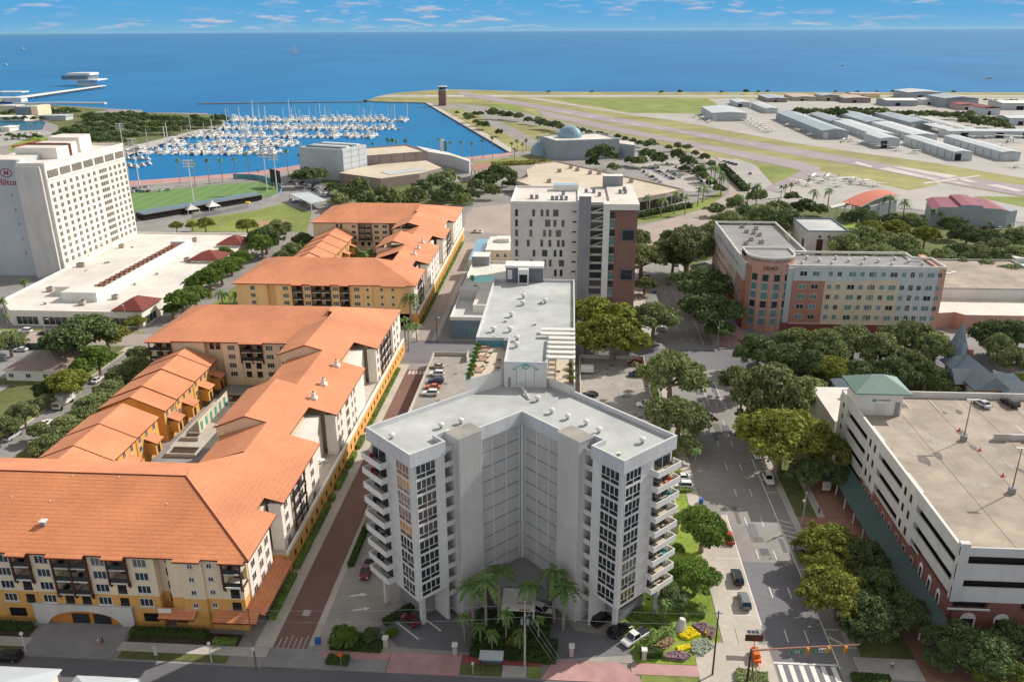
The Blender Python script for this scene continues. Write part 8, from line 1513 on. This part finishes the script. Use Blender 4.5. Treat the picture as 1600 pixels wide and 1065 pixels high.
for (i, j) in ((-1.8, -.6), (1.8, -.6), (-1.8, 1.2), (1.8, 1.2)): m = MB(); m.cyl(x + i, y + j, .13, 2.6, .06, 'metal_dark', 6); m.build('post', T)
m = MB(); m.box(x - 1.7, x + 1.7, y + 1.18, y + 1.22, .4, 2.4, 'glass_blue'); m.build('back_panel', T); m = MB(); m.box(x - 1.4, x + 1.4, y + .5, y + .9, .55, .62, 'wood'); m.box(x - 1.2, x - 1.1, y + .55, y + .85, .13, .55, 'metal_dark'); m.box(x + 1.1, x + 1.2, y + .55, y + .85, .13, .55, 'metal_dark'); m.build('bench', T)
for i, (px, py, lab) in enumerate(((603, 1011, 'white-capped pillar left of the left forecourt drive'), (711, 1022, 'white-capped pillar right of the left forecourt drive'), (893, 1024, 'white-capped pillar left of the right forecourt drive'), (1006, 1030, 'white-capped pillar right of the right forecourt drive'))):
    x, y = G(px, py); T = thing('gate_pillar', lab, 'gate pillar', (x, y, .1), 'forecourt gate pillars'); MB().box(x - .36, x + .36, y - .36, y + .36, .1, 2.0, 'concrete_pale').build('shaft', T); MB().box(x - .48, x + .48, y - .48, y + .48, 2.0, 2.3, 'white').build('cap', T)
T, x, y = pole_thing('warning_sign', 'orange diamond warning sign in front of the dark corner bed', 'road sign', 533, 1040, 2.2, .05, 'pole_grey', z=.12); b = MB(); b.face([(x, y - .1, 2.0), (x + .62, y - .1, 2.62), (x, y - .1, 3.24), (x - .62, y - .1, 2.62)], 'orange'); b.face([(x, y - .06, 2.0), (x - .62, y - .06, 2.62), (x, y - .06, 3.24), (x + .62, y - .06, 2.62)], 'metal'); b.build('plate', T)
T, x, y = pole_thing('bus_stop_sign', 'slim white bus stop post left of the bus shelter', 'bus stop sign', 739, 1052, 2.6, .05, 'offwhite', z=.12); MB().box(x - .2, x + .2, y - .12, y - .08, 2.0, 2.7, 'white').build('plate', T)
T, x, y = pole_thing('banner_sign', 'pale blue sail-shaped sign on the verge by the garage drive', 'sign', 245, 1029, 1.0, .04, 'pole_grey', z=.12); MB().box(x - .3, x + .3, y - .1, y - .06, 1.0, 2.9, 'hotel_blue').build('plate', T)
x, y = G(1290, 770); T = thing('garage_sign', 'white board sign by the garage planting', 'sign', (x, y, .12)); MB().box(x - .9, x + .9, y - .08, y + .08, .8, 3.0, 'offwhite').build('board', T); m = MB(); [m.box(x + i, x + i + .12, y - .06, y + .06, .12, .8, 'metal_dark') for i in (-.8, .68)]; m.build('legs', T); m = MB(); [m.box(x - .65 + (i % 3) * .48, x - .3 + (i % 3) * .48, y - .11, y - .081, 2.5 - (i // 3) * .5, 2.72 - (i // 3) * .5, 'mid_grey') for i in range(9)]; m.build('lettering', T)
T = thing('green_fence', 'long dark green fence across the yard at the left edge', 'fence', (-180, 247, 0)); b = MB(); b.box(-225, -163, 246.6, 246.8, .1, 2.2, 'green_awning'); b.build('panels', T); b = MB(); [b.box(-225 + i * 4, -224.8 + i * 4, 246.4, 246.6, .1, 2.4, 'metal_dark') for i in range(16)]; b.build('posts', T)
b = MB(); pts = [(G(1450 + 0, 1010)), (G(1446, 1018)), (G(1452, 1027)), (G(1470, 1033)), (G(1490, 1033))]; [b.prism([p, q, (q[0] + .2, q[1] + .35), (p[0] + .35, p[1] + .2)], .1, .8, 'offwhite') for p, q in zip(pts, pts[1:])]; tag(b.build('planter_wall'), 'low curved white planter wall at the end of the green awning', 'planter')
for i, (px, py, lab) in enumerate(((1499, 672, 'small red cone by the ramp wall end'), (1531, 703, 'small red cone in the middle of the roof deck'), (1567, 743, 'small red cone nearest the camera on the roof deck'))):
    x, y = G(px, py, 17.5); T = thing('traffic_cone', lab, 'traffic cone', (x, y, 17.45)); b = MB(); b.cyl(x, y, 17.47, 18.15, .2, 'red', 10, .05); b.build('cone', T); MB().box(x - .4, x + .4, y - .4, y + .4, 17.43, 17.47, 'red').build('base', T)
x, y = G(490, 1000); b = MB(); [b.cyl(G(418, 985)[0] + i * 0, G(418, 985)[1], .1, .9, .1, 'offwhite', 6) for i in range(1)]
for i, (px, py, lab) in enumerate(((497, 1005, 'blue bin at the left of the dark corner bed'), (1095, 786, 'blue bin on the lawn edge above the round tree'), (1023, 458, 'blue mailbox on the avenue pavement'))):
    x, y = G(px, py); T = thing('litter_bin', lab, 'bin', (x, y, .15)); b = MB(); b.box(x - .45, x + .45, y - .35, y + .35, .15, 1.1, 'blue'); b.build('body', T); MB().box(x - .5, x + .5, y - .4, y + .4, 1.1, 1.2, 'blue').build('lid', T)
# roof terrace furniture
for i, (px, py) in enumerate(((757, 541), (759, 546), (753, 555), (756, 560), (747, 573), (750, 578))):
    x, y = G(px, py, 39.3); T = thing('sun_lounger', '{} salmon sun lounger from the far end of the roof terrace'.format(ordn(i)), 'sun lounger', (x, y, 38.91), 'roof terrace loungers'); b = MB(); b.box(x - .95, x + .5, y - .33, y + .33, 39.22, 39.36, 'salmon'); b.build('mattress', T); b = MB(); b.face([(x + .5, y - .33, 39.34), (x + 1.05, y - .33, 39.75), (x + 1.05, y + .33, 39.75), (x + .5, y + .33, 39.34)], 'salmon_dark'); b.face([(x + .5, y - .33, 39.26), (x + .5, y + .33, 39.26), (x + 1.05, y + .33, 39.67), (x + 1.05, y - .33, 39.67)], 'salmon_dark'); b.build('backrest', T)
    for q in (-.85, .4):
        m = MB(); m.box(x + q, x + q + .07, y - .3, y + .3, 38.91, 39.22, 'metal'); m.build('leg', T)
for i, (px, py, z, lab) in enumerate(((766, 551, 38.91, 'dark round table at the upper part of the loungers terrace'), (760, 566, 38.91, 'dark round table between the lounger pairs'), (780, 562, 38.91, 'dark round table against the rear wing wall'), (778, 574, 38.91, 'dark round table nearest the parapet shadow'), (862, 588, 37.41, 'white round table on the right roof terrace'), (872, 580, 37.41, 'tan round table under the white pergola end'))):
    x, y = G(px, py, z + .7); T = thing('patio_table', lab, 'table', (x, y, z)); m_ = 'metal_dark' if i < 4 else ('white', 'wood')[i - 4]; b = MB(); b.cyl(x, y, z + .68, z + .74, .5, m_, 12); b.build('table_top', T); b = MB(); b.cyl(x, y, z, z + .68, .06, m_, 6); b.build('leg', T)
for i in range(8):
    y = 141.0 + i * 2.2; x = -17.9; T = thing('potted_plant', '{} bushy pot plant from the near end along the teal terrace rail'.format(ordn(i)), 'potted plant', (x, y, 38.91), 'terrace rail plants'); MB().cyl(x, y, 38.91, 39.4, .28, 'teal', 8, .34).build('pot', T); c = bpy.data.objects.new('foliage', proto('b' if i % 2 else 'y', 1)[0]); col.objects.link(c); c.parent = T; c.location = (0, 0, -.2); c.scale = (.16, .16, .17)
for i in range(3):
    y = 143.4 + i * 3.4; x = 1.2; T = thing('potted_plant', '{} bright pot plant from the near end on the right roof terrace'.format(ordn(i)), 'potted plant', (x, y, 37.41), 'right terrace plants'); MB().cyl(x, y, 37.41, 37.9, .28, 'brick_red', 8, .34).build('pot', T); c = bpy.data.objects.new('foliage', proto('y', 2)[0]); col.objects.link(c); c.parent = T; c.location = (0, 0, -.2); c.scale = (.18, .18, .2)
# ---------------------------------------------------------------- people
def person(px, py, rz, label, top, legs, step=.25):
    x, y = G(px, py); T = thing('person', label, 'person', (x, y, .16)); T.rotation_euler = (0, 0, rz)
    def body_obj(name, V, E_, Rr, mat, par):
        me = bpy.data.meshes.new(name); me.from_pydata(V, E_, []); me.materials.append(MATS[mat]); o = bpy.data.objects.new(name, me); col.objects.link(o); o.parent = par
        m = o.modifiers.new('skin', 'SKIN'); 
        for i, r_ in enumerate(Rr): me.skin_vertices[0].data[i].radius = (r_, r_ * .85)
        me.skin_vertices[0].data[0].use_root = True; s_ = o.modifiers.new('sub', 'SUBSURF'); s_.levels = 1; s_.render_levels = 1; return o
    import bmesh
    def skin_layer(name, V, E_, Rr, mat, par):
        me = bpy.data.meshes.new(name); bm = bmesh.new(); ly = bm.verts.layers.skin.verify(); vs = [bm.verts.new(v) for v in V]
        for a, b_ in E_: bm.edges.new((vs[a], vs[b_]))
        for i, v in enumerate(vs): v[ly].radius = (Rr[i], Rr[i] * .85); v[ly].use_root = (i == 0)
        bm.to_mesh(me); bm.free(); me.materials.append(MATS[mat]); o = bpy.data.objects.new(name, me); col.objects.link(o); o.parent = par; o.modifiers.new('skin', 'SKIN'); s_ = o.modifiers.new('sub', 'SUBSURF'); s_.levels = 1; s_.render_levels = 1; return o
    V = [(0, 0, .95), (0, 0, 1.2), (0, 0, 1.42), (0, .01, 1.5), (0, .02, 1.6), (0, .02, 1.7), (-.2, 0, 1.4), (-.27, .06 * 2, 1.14), (-.25, .22, .92), (.2, 0, 1.4), (.27, -.1, 1.14), (.25, -.02, .9), (-.1, 0, .9), (-.11, step * .6, .5), (-.11, step * .5, .07), (.1, 0, .9), (.11, -step * .3, .5), (.11, -step, .1), (-.11, step * .5 + .16, .04), (.11, -step + .15, .06), (-.25, .26, .83), (.25, .01, .81)]
    E_ = [(0, 1), (1, 2), (2, 3), (3, 4), (4, 5), (2, 6), (6, 7), (7, 8), (2, 9), (9, 10), (10, 11), (0, 12), (12, 13), (13, 14), (0, 15), (15, 16), (16, 17), (14, 18), (17, 19), (8, 20), (11, 21)]
    skin_layer('body', V, E_, [.13, .12, .12, .06, .095, .08, .06, .045, .035, .06, .045, .035, .09, .065, .045, .09, .065, .045, .035, .035, .03, .03], 'skin', T)
    skin_layer('shirt', [(0, 0, .93), (0, 0, 1.2), (0, 0, 1.41), (-.2, 0, 1.41), (-.255, .09, 1.2), (.2, 0, 1.41), (.255, -.07, 1.2)], [(0, 1), (1, 2), (2, 3), (3, 4), (2, 5), (5, 6)], [.155, .145, .14, .075, .06, .075, .06], top, T)
    skin_layer('trousers', [(0, 0, .93), (-.1, 0, .88), (-.11, step * .6, .5), (-.11, step * .5, .2), (.1, 0, .88), (.11, -step * .3, .5), (.11, -step * .8, .22)], [(0, 1), (1, 2), (2, 3), (0, 4), (4, 5), (5, 6)], [.14, .105, .08, .06, .105, .08, .06], legs, T)
    h = MB(); h.lathe(0, 0, [(.105, 1.63), (.112, 1.7), (.085, 1.78), (.01, 1.81)], 'hair', 10); h.build('hair', T); return T
person(1393, 1046, .4, 'person in a pale shirt walking on the pavement beside the brick plaza', 'cloth_white', 'cloth_dark', .32)
person(155, 1009, -1.3, 'person in a white top crossing the garage drive', 'cloth_white', 'salmon', .26); person(161, 1006, -1.3, 'person in a blue top walking beside the white-topped one', 'cloth_blue', 'cloth_dark', .26); person(1279, 804, .2, 'person in dark clothes on the brick plaza', 'cloth_dark', 'cloth_dark', .2)

HAZE = 0.000005
# ---------------------------------------------------------------- air
hz = bpy.data.materials.new('haze'); hz.use_nodes = True; t = hz.node_tree; t.nodes.remove(t.nodes['Principled BSDF']); v = t.nodes.new('ShaderNodeVolumePrincipled'); t.links.new(v.outputs[0], t.nodes['Material Output'].inputs['Volume'])
v.inputs['Color'].default_value = (.5, .74, .95, 1); v.inputs['Density'].default_value = HAZE; v.inputs['Anisotropy'].default_value = .2
MATS['haze'] = hz
MB().box(-61000, 61000, -2500, 91000, -6, 140, 'haze').build('haze', kind='stuff')
sc.cycles.volume_bounces = 0
print('objects', len(bpy.data.objects))
